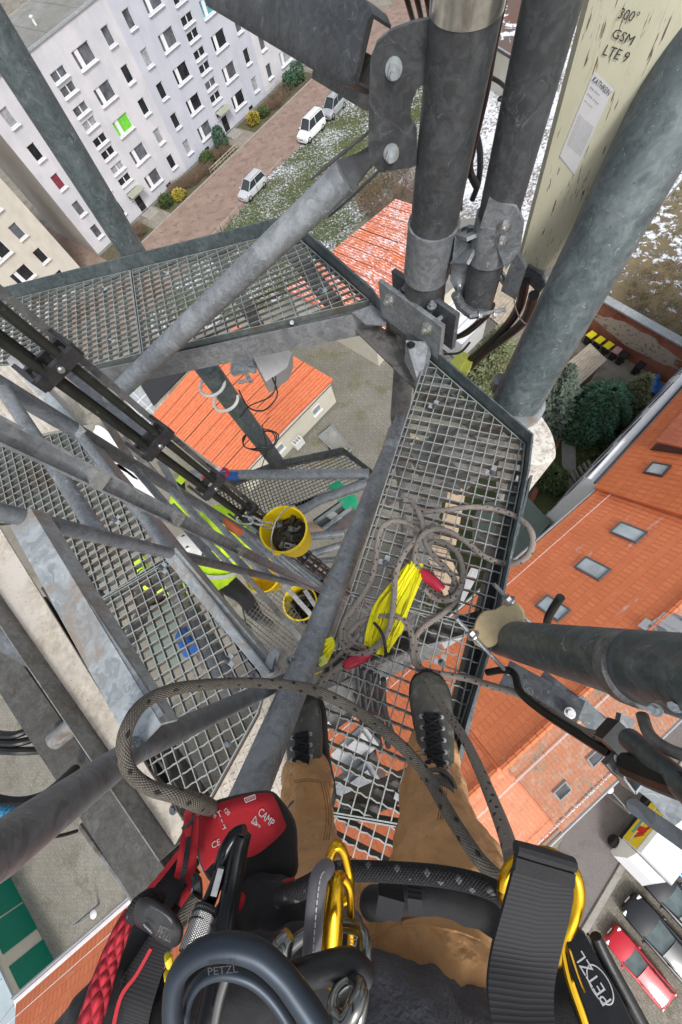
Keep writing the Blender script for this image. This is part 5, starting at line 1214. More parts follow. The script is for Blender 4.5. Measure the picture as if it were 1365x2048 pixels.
# ---- other vertical masts
gm = 'vertical antenna masts'
def mast(label, u, v, d, r, top_px=None, mat='galvanized_teal', dbot=None):
    a = P(u, v, d); thing('antenna_mast', label, 'mast', a, gm)
    b = P(*top_px) if top_px else a+UP; dr = (b-a)/(b.z-a.z)
    q = a+dr*(H+.8-a.z); m = MB(); m.tube([a-dr*(dbot or 0), q], r, 40); part('tube', m, mat); return lambda dd: a+dr*(H-dd-a.z)
mast('slim mast in front of the white apartment block, ending behind the kick plate', 262, 498, 1.37, .077, (0, 78, .53), dbot=.1)
m7 = mast('thin mast clamped between the middle mast and the cream panel antenna', 955, 600, 1.10, .057, (1100, 20, .425), 'mast_dark', .03)
m5 = mast('thickest mast rising right of the cream antenna to the right edge', 1032, 806, 1.36, .092, (1365, 178, .62))
m = MB(); q = P(1036, 812, 1.385); m.tube([q-UP*.02, q+UP*.015], .10, 32); part('flange', m, 'galvanized_light')
m = MB(); q = P(997, 775, 1.36); m.tube([q, q+UP*.05], .03, 12); part('lug', m, 'galvanized')
thing('antenna_mast', 'wide near-horizontal looking mast entering from the right edge beside the insulator block', 'mast', P(1000, 1276, 1.3), gm)
a9, b9 = P(1004, 1276, 1.30), P(1365, 1350, .60); d9 = (b9-a9).normalized()
m = MB(); m.tube([a9, b9+d9*.6], .054, 40); part('tube', m, 'galvanized_teal')
c9 = P(1272, 1336, .68); m = MB(); m.tube([c9-d9*.012, c9+d9*.012], .0562, 40); part('strap_band', m, 'galvanized_grime')
pipe('lower_mast', 'thick grey mast below the upper left walkway carrying the radio unit', 'mast', [P(410, 730, 1.95), P(562, 935, 3.7)], .083, 'galvanized_teal')
# small square box bits and the radio unit on the lower mast
rp = P(520, 722, 2.05)
thing('radio_unit', 'grey radio unit box hanging on the lower mast over the orange garage roof', 'radio unit', rp)
Rr = mathutils.Matrix.Rotation(.45, 3, 'Z') @ mathutils.Matrix.Rotation(.12, 3, 'X')
m = MB(); cN = [P(505, 712, 2.0), P(555, 690, 2.0), P(585, 705, 2.05), P(575, 735, 2.15), P(532, 764, 2.15)]
m.prism(cN, (P(540, 720, 2.3)-P(545, 700, 2.0))*.5-UP*.1); part('casing', m, 'grey_plastic')
m = MB(); m.beam(P(465, 740, 2.08), P(510, 725, 2.05), .09, .05); m.beam(P(478, 722, 2.05), P(500, 760, 2.08), .03, .08); m.tube([P(470, 735, 2.0), P(512, 742, 2.02)], .018, 8); part('bracket', m, 'galvanized_light')
for (u, v, d_) in ((425, 770, 2.12), (452, 800, 2.22)):
    m = MB(); cpt = P(u, v, d_); m.tube([cpt+V((.1*math.cos(q), .1*math.sin(q), 0)) for q in [i*math.pi/12 for i in range(6, 26)]], .012, 8); part('pipe_clamp', m, 'white_plastic')
for (u, v) in ((480, 742), (489, 765)): m = MB(); m.tube([P(u-12, v, 2.02), P(u+15, v-6, 2.02)], .012, 8); part('clamp_bolt', m, 'bare_steel')
m = MB(); m.tube(spl([P(545, 755, 2.1), P(555, 790, 2.15), P(530, 820, 2.2), P(498, 815, 2.2), P(478, 780, 2.15)]), .006, 8); m.tube(spl([P(552, 752, 2.1), P(545, 790, 2.15), P(500, 812, 2.2), P(480, 835, 2.3)]), .005, 8)
solo('jumper_cable', m, 'black_rubber', 'thin black cables looping from the radio unit', 'cable')
m = MB()
for k in range(3):
    ct_ = P(518, 880, 2.9+.05*k); m.tube([ct_+V((.165*math.cos(q)*(1+.08*k), .10*math.sin(q)*(1+.1*k), .02*math.sin(3*q+k))) + V((.01*k, 0, 0)) for q in [2*math.pi*i/30 for i in range(30)]], .006, 6, closed=True)
solo('cable_coil', m, 'black_rubber', 'coil of thin black cable hung round the lower mast', 'cable')
m = MB(); m.tube([P(525, 850, 2.8), P(535, 900, 3.0), P(522, 940, 3.4)], .005, 6); solo('jumper_cable', m, 'black_rubber', 'short black tail hanging under the cable coil', 'cable')
# ---- panel antenna
an = V((math.cos(math.radians(67)), math.sin(math.radians(67)), 0))
La = P(1040, 520, 1.05); Lr = vp(1099, 527, La, an)
side = V((an.y, -an.x, 0))
Lxy = V((La.x, La.y, 0)); Lt = vp(1190, 0, La, an); tilt = (Lt-La)/(Lt.z-La.z)
Rt = vp(1365, 129, La, an); tilt2 = (Rt-Lr)/(Rt.z-Lr.z)
thing('panel_antenna', 'rust speckled cream panel antenna with white label and marker writing', 'antenna', La)
z0, z1 = H-1.09, H-.02
def Lp(z): return La+tilt*(z-La.z)
def Rp(z): return Lr+tilt2*(z-Lr.z)
def row(z, sh=0):
    l, r_ = Lp(z), Rp(z); wv_ = (r_-l).length
    sdn = (r_-l).normalized(); l = l-sdn*(.008+.026*(z-z0)/(z1-z0))
    return [l+an*.09, l+an*.012, l+sdn*.012, l.lerp(r_, .5), r_-sdn*.006, r_+sdn*.004+an*.004, r_+sdn*.012+an*.012, r_+sdn*(.055)+an*.045, r_+sdn*.062+an*.10]
x = N('antenna_cream'); c = x.co(); st = x.map(c, (60, 60, 5)); n1 = x.noise(st, 1.6, 5, .7, .6); n2 = x.noise(x.map(c, (150, 150, 16)), 1, 3, .6, .4); n3 = x.noise(c, 4, 4, .6)
sx = x.sep(c)[0]
cc = x.mix(x.ramp(n3, .35, .65), (.62, .60, .44), (.72, .70, .54)); cc = x.mix(x.math('MULTIPLY', x.ramp(n1, .60, .74), .6), cc, (.38, .31, .17)); cc = x.mix(x.math('MULTIPLY', x.ramp(x.math('MULTIPLY_ADD', n3, .35, n2), .80, .84), .9), cc, (.12, .07, .045))
x.out(cc, .55, 0, x.bump(n1, .001))
m = MB(); zs_ = [z0, z0+.02]+[z0+.02+(z1-z0-.02)*i/6 for i in range(1, 7)]
m.grid([row(z) for z in zs_], True); m.face(row(z0)[::-1]); part('radome', m, 'antenna_cream')
m = MB(); cpx = [(1066, 540), (1050, 570), (1060, 590), (1072, 592), (1080, 565), (1095, 590), (1092, 560), (1085, 530)]
m = MB(); r0 = row(z0); m.prism([p-UP*.02+inw*.004 for p in (r0[1], r0[3], r0[5], r0[7], r0[8], r0[0])], UP*.035); part('end_cap', m, 'grey_plastic')
# label and writing on the face (plane of the radome)
pA, pB, pC_ = Lp(z0), Rp(z0), Lp(z1); fnm = (pB-pA).cross(pC_-pA).normalized(); fnm = fnm if fnm.dot(CAM-pA) > 0 else -fnm
def AF(u, v, lift=.0012): return vp(u, v, pA+fnm*lift, fnm)
lab = [AF(1189, 142), AF(1227, 178), AF(1149, 350), AF(1120, 312)]
plain('label_white', (.72, .72, .73), .5, 0, .05, 30)
m = MB(); m.face(lab if (lab[1]-lab[0]).cross(lab[2]-lab[0]).dot(fnm) > 0 else lab[::-1]); lo_ = part('label', m, 'label_white')
plain('print_black', (.03, .03, .035), .6, 0, .1, 30)
dx_, dy_ = (lab[1]-lab[0]), (lab[0]-lab[3])
m = MB(); hh_ = (lab[0]-lab[3]).length; ww_ = (lab[1]-lab[0]).length
xd_, yd_ = dx_.normalized(), dy_.normalized()
write(m, 'KATHREIN', lab[0].lerp(lab[3], .085)+xd_*ww_*.06+fnm*.0006, xd_, yd_, hh_*.055, ww_*.86)
ln = ['Antennen . Electronic', '65 Polar  X  Panel', 'Made in Germany']
for i, s_ in enumerate(ln): write(m, s_, lab[0].lerp(lab[3], .15+.075*i)+xd_*ww_*.08+fnm*.0006, xd_, yd_, hh_*.018, ww_*(.5, .6, .42)[i])
for i in range(16): write(m, 'nur bei elektrischer Trennung montieren Frequenz'[rnd.randint(0, 8):], lab[0].lerp(lab[3], .46+.024*i)+xd_*ww_*.08+fnm*.0006, xd_, yd_, hh_*.013, ww_*.84)
part('print', m, 'print_black', lo_)
plain('marker_ink', (.05, .05, .045), .7, 0, .3, 200)
m = MB()
for s_, (u, v), (u2, v2_), hpx in (("300°", (1235, 26), (1271, 36), 20), ("GSM", (1222, 66), (1262, 82), 17), ("LTE 9ᵒ"[:5]+"00"[:0], (1205, 100), (1252, 116), 19)):
    o_ = AF(u, v+hpx*.5); e_ = AF(u2, v2_+hpx*.5); write(m, s_, o_, e_-o_, AF(u+6, v-hpx*.6)-o_, (AF(u, v+hpx)-AF(u, v)).length, (e_-o_).length)
part('marker_writing', m, 'marker_ink')
# bracket from mast collars to the antenna
thing('antenna_bracket', 'scissor-like clamp bracket tying the thin mast to the middle mast and antenna', 'bracket', m7(.95))
c7 = m7(.86)
m = MB(); m.tube([m7(.93), m7(.80)], .063, 32); part('collar', m, 'galvanized')
m = MB(); a, b = fm(.93)+tng*.09, m7(.88)+inw*.03-tng*.05; m.beam(a+inw*.03, b, .012, .085, inw*-1); m.beam(a+UP*.045+inw*.0, b+UP*.045, .07, .010); part('link_plate', m, 'galvanized')
for t in (.3, .62): m = MB(); m.lathe(a.lerp(b, t)+UP*.0515, [(0, 0), (.012, 0), (.012, .001), (0, .001)], n=14); part('slot', m, 'black_plastic')
q = [vp(u, v, c7+inw*.062, an) for u, v in ((978, 398), (1032, 415), (1048, 446), (1040, 500), (1012, 540), (985, 470), (960, 455))]
m = MB(); m.prism(q, an*.01); part('cheek_plate', m, 'galvanized')
for u, v in ((1010, 452), (1004, 482)): m = MB(); m.hexnut(vp(u, v, c7+inw*.064, an), -an, .012, .012); part('bolt', m, 'bare_steel')
m = MB(); q = [vp(u, v, c7+inw*.03, an) for u, v in ((1032, 500), (1052, 540), (1032, 600), (1002, 582), (1015, 545))]; m.prism(q, an*.02); part('lower_arm', m, 'galvanized_dark')
m = MB(); q = [vp(u, v, La+inw*.02, an) for u, v in ((1058, 532), (1086, 552), (1092, 570), (1078, 588), (1058, 568), (1046, 592), (1036, 570), (1044, 545))]; m.prism(q, an*.012); part('foot_plate', m, 'galvanized_dark')
m = MB(); q = vp(1000, 548, c7, an); q2 = vp(1022, 580, c7, an); m.tube([q, q2], .012, 12); part('threaded_pin', m, 'bare_steel')
# lower strap on the thin mast: cast clamp halves
m = MB(); b7 = m7(1.09); m.tube(spl([b7-tng*.08+inw*.05+UP*.04, b7-tng*.075+inw*.02, b7-tng*.03+inw*.065-UP*.01, b7+tng*.02+inw*.06-UP*.02, b7+tng*.07+inw*.02]), [.018]*32+[.018], 8) if 0 else m.tube([b7-tng*.085+inw*.03+UP*.05, b7-tng*.06+inw*.03, b7-tng*.02+inw*.065-UP*.01, b7+tng*.03+inw*.065-UP*.01], [.016, .019, .019, .014], 8); part('cast_clamp', m, 'galvanized_dark')
m = MB(); m.tube([b7-tng*.03+inw*.085, b7+tng*.09+inw*.075+UP*.01], .007, 8); part('clamp_rod', m, 'galvanized')
for k in (0, .05): m = MB(); m.hexnut(b7+tng*(k)+inw*.084, tng, .010, .01, False); part('nut', m, 'bare_steel')
# ---- black antenna cables
def cab(pts, r, k=8): m = MB(); m.tube(spl(pts, k), r, 10); return m
def cable(label, pts, r=.009, mat='black_rubber'): solo('antenna_cable', cab([P(*p) for p in pts], r), mat, label, 'cable', 'black antenna cables')
cable('black cable running down behind the middle mast on its right', [(1010, -30, .5), (985, 100, .62), (968, 200, .75), (945, 300, .9), (940, 340, 1.0), (955, 375, 1.05)], .014)
cable('black cable sweeping from behind the middle mast to the thin mast', [(968, 148, .8), (1000, 165, .8), (1022, 190, .8), (1035, 225, .8)], .006)
cable('thick looping cable left of the thin mast, nearest it', [(945, 240, .95), (960, 300, 1.0), (958, 360, 1.08), (945, 400, 1.15)], .012)
cable('thin looping cable left of the thin mast, farther from it', [(948, 260, .98), (940, 330, 1.05), (925, 380, 1.12), (922, 420, 1.2)], .008)
cable('thick feeder cable leaving the antenna foot on the left', [(1050, 560, 1.1), (1040, 610, 1.25), (1015, 650, 1.4), (975, 690, 1.55), (935, 725, 1.7)], .019)
cable('thick feeder cable leaving the antenna foot on the right', [(1068, 590, 1.12), (1050, 640, 1.3), (1010, 675, 1.45), (970, 705, 1.6), (940, 735, 1.72)], .019)
cable('thin cable bundled beside the feeders behind the bracket', [(985, 610, 1.15), (970, 635, 1.25), (930, 668, 1.4), (885, 680, 1.45)], .012)
cable('second thin cable bundled beside the feeders', [(975, 620, 1.2), (950, 650, 1.3), (910, 675, 1.42), (880, 672, 1.45)], .010)
cable('black cable passing behind the thin mast above the yard', [(940, 522, 1.2), (915, 535, 1.25), (890, 545, 1.3)], .015)
cable('thin black wire near the yellow cable tags', [(940, 685, 1.6), (920, 705, 1.6), (890, 708, 1.55)], .006)
plain('tag_yellow', (.62, .66, .12), .5, 0, .12, 30)
m = MB(); m.beam(P(908, 738, 1.66), P(928, 708, 1.66), .062, .03); solo('cable_tag', m, 'tag_yellow', 'left yellow tag on the feeder cables', 'tag', 'yellow tags on the cables')
m = MB(); m.beam(P(925, 746, 1.68), P(938, 722, 1.68), .05, .03); solo('cable_tag', m, 'tag_yellow', 'right yellow tag on the feeder cables', 'tag', 'yellow tags on the cables')
m = MB(); m.tube(spl([P(1030, 560, 1.1), P(1030, 610, 1.15), P(1048, 645, 1.2), P(1070, 648, 1.2)]), .0025, 6); solo('cable_tie', m, 'plate_dirt', 'loose end of a pale cable tie by the antenna foot', 'cable tie')
for k in range(3):
    cable(['left', 'middle', 'right'][k]+' dark cable at the very top left of the middle mast', [(800+k*20, -60, .5), (815+k*20, 0, .55), (832+k*16, 60, .66)], .008)
# ---- cable ladder on the left
tK = thing('cable_ladder', 'run of thick black mossy feeder cables in clamps descending across the left', 'cable run', P(300, 890, 1.2))
kA = lambda d: P(110, 730, .52)*0+V((P(110, 730, .52).x, P(110, 730, .52).y, H-d))
ar = V((kA(1).x, kA(1).y, 0)).normalized(); at = V((ar.y, -ar.x, 0))
KR = 1.0
for i, (o1, o2, r_) in enumerate(((-.026, 0, .0105), (.022, .0, .0105), (-.016, .05, .007), (.018, .055, .007))):
    m = MB(); m.tube([kA(-.2)+at*o1+ar*o2, kA(1.4)+at*o1+ar*o2, kA(6.5)+at*o1+ar*o2], r_, 14); part('feeder_cable', m, 'black_mossy')
for d_ in [.52+.33*k for k in range(0, 9)]:
    c_ = kA(d_); m = MB(); R_ = mathutils.Matrix((at, -ar, UP)).transposed()
    m.box(c_-ar*.018, .105, .014, .030, R_); m.box(c_+ar*.026+at*.054, .010, .085, .034, R_); m.box(c_+ar*.026-at*.054, .010, .085, .034, R_); m.box(c_+ar*.03, .095, .010, .034, R_); kc = part('cable_clamp', m, 'steel_dark')
    for o1 in (-.028, .024): m = MB(); m.tube([c_+at*o1-UP*.014, c_+at*o1+UP*.014], .0165, 14); part('rubber_block', m, 'black_plastic', kc)
    m = MB(); m.hexnut(c_-ar*.026, -ar, .005, .005, False); part('bolt', m, 'bare_steel', kc)
m = MB(); m.beam(kA(-.2)+ar*.09+at*.05, kA(6.5)+ar*.09+at*.05, .018, .010, ar); part('ladder_rail', m, 'galvanized_grime')
# ---- outrigger beams under the left corner
thing('outrigger_beam', 'heavy dirty channel beams below the left walkway at the lower left', 'beam', P(150, 1560, 2.0))
m = MB(); A_, B_ = P(-60, 1230, 1.75), P(330, 1810, 1.75); m.beam(A_, B_, .165, .014); part('top_flange', m, 'beam_dirty')
dd_ = (B_-A_).normalized(); s_ = dd_.cross(UP); m = MB(); m.beam(A_-UP*.08+s_*-.078, B_-UP*.08-s_*.078, .012, .15); m.beam(A_-UP*.165, B_-UP*.165, .16, .012); part('web', m, 'beam_black')
m = MB(); A_, B_ = P(60, 1180, 1.62), P(420, 1720, 1.95); m.channel(A_-UP*.1, B_-UP*.1, .10, .16, .012, (0, 0, 1)); part('side_channel', m, 'beam_black')
m = MB(); m.tube([P(-120, 1190, 1.6), P(150, 1340, 1.75), P(190, 1380, 1.8)], .085, 24); part('cross_tube', m, 'galvanized_dark')
m = MB(); m.tube([P(110, 1480, 1.72), P(185, 1420, 1.72)], .045, 20); part('spacer_tube', m, 'galvanized_dirty')
m = MB(); m.beam(P(210, 1690, 1.85), P(300, 1830, 1.85), .02, .02); m.tube([P(160, 1650, 1.9), P(320, 1870, 1.9)], .012, 8); part('edge_rod', m, 'galvanized_dirty')
def hose(label, pts, r, mat='black_rubber', nm='hose'): solo(nm, cab([P(*p) for p in pts], r), mat, label, 'hose')
hose('thick black hose passing under the dark leg tube at the left edge', [(-60, 1590, 1.3), (20, 1608, 1.35), (75, 1600, 1.4), (110, 1578, 1.5), (150, 1540, 1.7)], .022)
plain('hose_blue', (.03, .20, .36), .5, 0, .1, 50); m = cab([P(-40, 1616, 1.28), P(0, 1624, 1.28), P(42, 1628, 1.3)], .017)
for i in range(7): m.lathe(P(-20+i*9, 1619+i*1.2, 1.285), [(.019, -.003), (.0195, 0), (.019, .003)], n=12, ax=(1, 0, 0))
solo('corrugated_hose', m, 'hose_blue', 'short blue ribbed hose at the left edge', 'hose')
hose('thin black wire under the blue hose at the left edge', [(-30, 1640, 1.3), (40, 1640, 1.35), (100, 1672, 1.4), (155, 1662, 1.5)], .006)
for k in range(3): hose(['upper', 'middle', 'lower'][k]+' dark cable behind the outrigger beam at the left edge', [(-40, 1462+k*17, 2.1), (30, 1470+k*16, 2.1), (90, 1440+k*30, 2.2)], .022)
# ---- insulator block, rods and right-hand cable clamps
plain('insulator_cream', (.58, .47, .27), .55, 0, .12, 40, .001, 60, spot=(.38, .28, .15), sc_th=(.64, .72))
thing('clamp_block', 'cream shaped clamp block with two threaded rods on the end of the right mast', 'clamp', P(1000, 1250, 1.2))
pts = [(952, 1240), (968, 1222), (992, 1218), (1018, 1202), (1038, 1208), (1050, 1225), (1048, 1243), (1030, 1254), (1008, 1258), (998, 1275), (992, 1290), (968, 1297), (950, 1288), (944, 1272)]
pl_ = P(1000, 1250, 1.16); nv = (CAM-pl_).normalized()
body_ = spl([vp(u, v, pl_, nv) for u, v in pts], 3, True); m = MB(); c_ = sum(body_, V((0, 0, 0)))/len(body_)
m.grid([[c_+(p-c_)*.93 for p in body_], [p-nv*.008 for p in body_], [p-nv*.04 for p in body_], [c_+(p-c_)*.93-nv*.048 for p in body_]], True); m.face([c_+(p-c_)*.93 for p in body_]); part('block', m, 'insulator_cream')
def rod(a, b, nut):
    A_, B_ = P(*a), P(*b); ax = (B_-A_).normalized(); m = MB(); m.tube([A_, B_], .0058, 10); r_ = part('threaded_rod', m, 'galvanized'); m = MB(); nq = P(*nut); m.lathe(nq-ax*.004, [(0, 0), (.016, 0), (.016, .003), (0, .003)], n=16, ax=ax); m.hexnut(nq, ax*-1, .0125, .014, False); part('nut', m, 'bare_steel', r_)
rod((988, 1168, 1.12), (1075, 1262, 1.2), (1020, 1203, 1.14)); rod((913, 1237, 1.12), (1018, 1348, 1.2), (948, 1272, 1.14))
m = MB(); m.beam(P(1010, 1345, 1.22), P(1160, 1430, 1.15), .075, .008); m.beam(P(1080, 1355, 1.24), P(1240, 1480, 1.2), .05, .006); solo('flat_bar', m, 'galvanized_dark', 'bolted flat steel bars under the right mast', 'steel bar')
m = MB(); m.hexnut(P(1140, 1426, 1.14), UP, .009, .008, False); solo('hex_bolt', m, 'bare_steel', 'bright hexagon bolt in the flat bars under the right mast', 'bolt')
m = MB(); m.beam(P(1150, 1400, 1.2), P(1365, 1640, 1.1), .05, .006); solo('flat_bar', m, 'galvanized_light', 'pale flat steel strip running to the right edge above the van', 'steel bar')
cable('thick black cable end sticking up beside the third skylight', [(1093, 1255, 1.25), (1097, 1235, 1.2), (1108, 1215, 1.15), (1122, 1194, 1.1)], .011)
cable('black cable from the clamp block curving down to the square clamp', [(975, 1345, 1.25), (1010, 1340, 1.2), (1030, 1350, 1.18), (1042, 1385, 1.1), (1090, 1425, 1.0), (1160, 1470, .9), (1225, 1510, .82)], .010)
cable('thick black cable leaving the square clamp to the right edge', [(1255, 1530, .7), (1300, 1550, .66), (1365, 1572, .6), (1450, 1590, .55)], .017)
thing('cable_clamp', 'grey square cable clamp with screw holding the black cable at the right', 'clamp', P(1240, 1520, .8))
Rg_ = mathutils.Matrix.Rotation(.72, 3, 'Z')
m = MB(); A_, B_ = P(1225, 1535, .8), P(1262, 1505, .8); m.prism([P(1213, 1530, .8), P(1248, 1495, .8), P(1268, 1512, .8), P(1236, 1556, .8)], -UP*.02); part('body', m, 'galvanized_grime')
m = MB(); m.hexnut(P(1240, 1518, .798), UP, .006, .003, False); part('screw', m, 'bare_steel')
rs = [P(1236, 1548, .79), P(1266, 1512, .79), P(1294, 1532, .79), P(1258, 1578, .79)]
m = MB()
for i in range(4): m.beam(rs[i], rs[(i+1) % 4], .003, .04)
part('square_ring', m, 'galvanized_light')
m = MB(); m.box(P(1238, 1480, .79), .042, .046, .03, Rg_); m.box(P(1226, 1466, .80), .034, .03, .026, Rg_); solo('plastic_block', m, 'black_plastic', 'black moulded plastic block on top of the grey square clamp', 'block')
m = MB(); m.tube([P(1262, 1480, .72), P(1365, 1570, .60), P(1420, 1620, .55)], [.017, .017, .017], 20); solo('short_tube', m, 'galvanized_teal', 'short galvanized tube beside the black plastic block at the right edge', 'tube')
m = MB(); m.beam(P(1215, 1508, .86), P(1340, 1600, .84), .04, .005); solo('flat_bar', m, 'galvanized_light', 'narrow pale steel strip behind the square clamp', 'steel bar')
fl = [P(1250, 1600, .72), P(1300, 1632, .70), P(1400, 1705, .66)]
m = MB(); a, b = fl[0], fl[2]; dd_ = (b-a).normalized(); s_ = dd_.cross(UP).normalized(); w_ = .0105
pp = [a+dd_*.02-dd_*.02*math.cos(q)*-1*-1+s_*w_*math.sin(q) for q in [math.pi*(-.5+i/8) for i in range(9)]]
m.prism([a+dd_*(.010-.010*math.cos(q))+s_*w_*math.sin(q) for q in [math.pi*(-.5+i/8) for i in range(9)]]+[b+s_*w_, b-s_*w_], UP*.006); solo('strap_end', m, 'galvanized', 'rounded galvanized strap end crossing over the box van', 'steel bar')
thing('pipe_clamp', 'dark cast clamp with bright nuts below the right mast at the edge', 'clamp', P(1340, 1450, .62))
m = MB(); m.tube(spl([P(1285, 1430, .66), P(1300, 1470, .64), P(1340, 1500, .62), P(1400, 1520, .6)]), .008, 10); part('casting', m, 'galvanized_grime')
for u, v in ((1312, 1420), (1352, 1412)): m = MB(); c_ = P(u, v, .56); m.hexnut(c_, (CAM-c_)+V((-.2, 0, 0)), .005, .012, False); part('nut', m, 'galvanized_light')
m = MB(); m.beam(P(1235, 1440, .95), P(1262, 1452, .95), .03, .02); solo('small_bracket', m, 'galvanized', 'small channel-shaped bracket under the right mast', 'bracket')
# white speckled box below the right walkway corner
thing('white_dome', 'lichen speckled white plastic box at the right corner of the walkway', 'antenna', P(1080, 880, 1.7))
x = N('lichen_white'); c = x.co(); cc = x.mix(x.ramp(x.noise(c, 38, 5, .7), .5, .62), (.74, .72, .66), (.42, .34, .27)); cc = x.mix(x.ramp(x.noise(c, 90, 4, .7), .6, .7), cc, (.2, .14, .1)); x.out(cc, .6)
tp = [P(u, v, 1.62) for u, v in ((1045, 828), (1072, 824), (1085, 836), (1105, 870), (1112, 910), (1098, 925), (1060, 928), (1040, 900))]; tp = spl(tp, 3, True); cc_ = sum(tp, V((0, 0, 0)))/len(tp)
m = MB(); m.grid([[cc_+(p-cc_)*.9+UP*.012 for p in tp], tp, [p-UP*.5 for p in tp]], True); m.face([cc_+(p-cc_)*.9+UP*.012 for p in tp]); part('cover', m, 'lichen_white')
# ================================================================= level below, bucket, workers, ropes
D2 = 3.6
t2 = thing('lower_platform', 'lower grating walkway glimpsed behind the yellow bucket with blue taped pipe in front', 'walkway', P(600, 960, D2), 'lower walkways of the mast')
l1 = P(480, 945, D2)-P(500, 1010, D2)
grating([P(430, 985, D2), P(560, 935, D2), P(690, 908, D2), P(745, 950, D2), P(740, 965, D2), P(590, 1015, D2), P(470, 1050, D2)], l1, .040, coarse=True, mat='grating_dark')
kick([P(430, 981, D2), P(560, 932, D2), P(690, 905, D2), P(748, 950, D2)], .12, 'galvanized_teal')
m = MB(); m.channel(P(480, 1055, D2+.1), P(748, 962, D2+.1), .06, .14, .008); part('edge_beam', m, 'galvanized_dark')
D3 = 4.0
thing('lower_platform', 'lower grating walkway with cluttered gear under the boots', 'walkway', P(820, 1150, D3), 'lower walkways of the mast')
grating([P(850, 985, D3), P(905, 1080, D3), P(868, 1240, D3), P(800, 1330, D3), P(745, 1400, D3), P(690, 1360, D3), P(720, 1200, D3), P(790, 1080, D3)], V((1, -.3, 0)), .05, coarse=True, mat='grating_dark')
for q in (((600, 1340), (985, 1235), .16, 3.2), ((640, 1400), (880, 1290), .10, 3.0), ((860, 870), (985, 880), .12, 3.4), ((770, 1000), (1000, 900), .10, 3.5), ((870, 1010), (800, 1300), .14, 3.7)):
    m = MB(); m.beam(P(*q[0], q[3]), P(*q[1], q[3]), q[2], .12); part('frame_beam', m, 'galvanized_grime')
thing('lower_platform', 'lower grating walkway with plank gaps seen through the left grating', 'walkway', P(430, 1210, D3), 'lower walkways of the mast')
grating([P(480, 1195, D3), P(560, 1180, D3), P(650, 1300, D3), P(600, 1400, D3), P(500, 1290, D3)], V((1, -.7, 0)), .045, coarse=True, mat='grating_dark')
for q in (((330, 1130), (420, 1330), .16, 3.6, 'galvanized_grime'), ((380, 1220), (470, 1390), .17, 3.1, 'galvanized_dark')):
    m = MB(); m.tube([P(*q[0], q[3]), P(*q[1], q[3])], q[2]/2, 16); part('cross_tube', m, q[4])
m = MB(); m.tube([P(372, 1268, 3.22), P(388, 1298, 3.15)], .095, 16); part('blue_tape', m, 'tape_blue')
thing('equipment_box', 'flat olive equipment cover seen through the left grating', 'cover', P(340, 1270, 5)); m = MB(); m.prism([P(295, 1215, 5), P(350, 1195, 5), P(400, 1290, 5), P(345, 1330, 5), P(300, 1320, 5)], -UP*.3); part('cover', m, 'green_felt')
# stack of kit on the lower level seen through the walkway under the boots
kr = random.Random(21)
def small(name, label, cat, u, v, d, sx, sy, sz, mat, a=0., group=None):
    m = MB(); R = mathutils.Matrix.Rotation(a, 3, 'Z'); m.box(P(u, v, d), sx, sy, sz, R); m.box(P(u, v, d)+UP*sz*.5+R@V((sx*.15, 0, sz*.08)), sx*.5, sy*.6, sz*.18, R); solo(name, m, mat, label, cat, group)
small('tool_case', 'grey tool case under the upper part of the walkway', 'case', 870, 905, 3.7, .5, .3, .2, 'tar_grey', .4)
small('tool_case', 'dark tool case below the rope coil', 'case', 905, 935, 3.9, .5, .35, .2, 'galvanized_dark', 1.1)
small('tool_case', 'pale stone slab seen through the walkway near its upper end', 'slab', 800, 890, 5.5, .5, .4, .1, 'wood_board', .9)
small('wood_board', 'short pale plank seen through the walkway beside the rope', 'plank', 905, 1030, 4.3, .7, .2, .06, 'wood_board', 1.3)
small('wood_board', 'second pale plank below the red sleeve', 'plank', 880, 1120, 4.5, .8, .25, .06, 'wood_board', 1.9)
small('paper_sheet', 'pale sheet of plastic lying on the lower level', 'sheet', 905, 1270, 4.4, .3, .16, .02, 'grey_plastic', .5)
small('paper_sheet', 'pale strip of plastic right of the red sleeve', 'sheet', 935, 1170, 4.4, .45, .10, .02, 'grey_plastic', 1.0)
small('radio_box', 'white radio box behind the boots', 'radio unit', 715, 1490, 3.0, .3, .16, .25, 'grey_plastic', .7)
small('radio_box', 'pale grey radio box between the boots', 'radio unit', 720, 1560, 2.9, .30, .16, .25, 'galvanized', .6)
small('radio_box', 'dark radio box left of the upper boot', 'radio unit', 690, 1400, 3.2, .3, .25, .3, 'galvanized_grime', .6)
for i in range(5): hose(['first', 'second', 'third', 'fourth', 'fifth'][i]+' dark feeder below the walkway between the boots, counted from the left', [(715+i*13, 1330+i*7, 2.6), (722+i*12, 1420, 2.8), (735+i*14, 1520-i*9, 3.1)], .02, nm='feeder_cable')
m = MB(); m.beam(P(650, 1790, 1.7), P(800, 1760, 1.7), .09, .05); solo('support_beam', m, 'galvanized', 'pale steel beam crossing just below the black leg rope', 'beam')
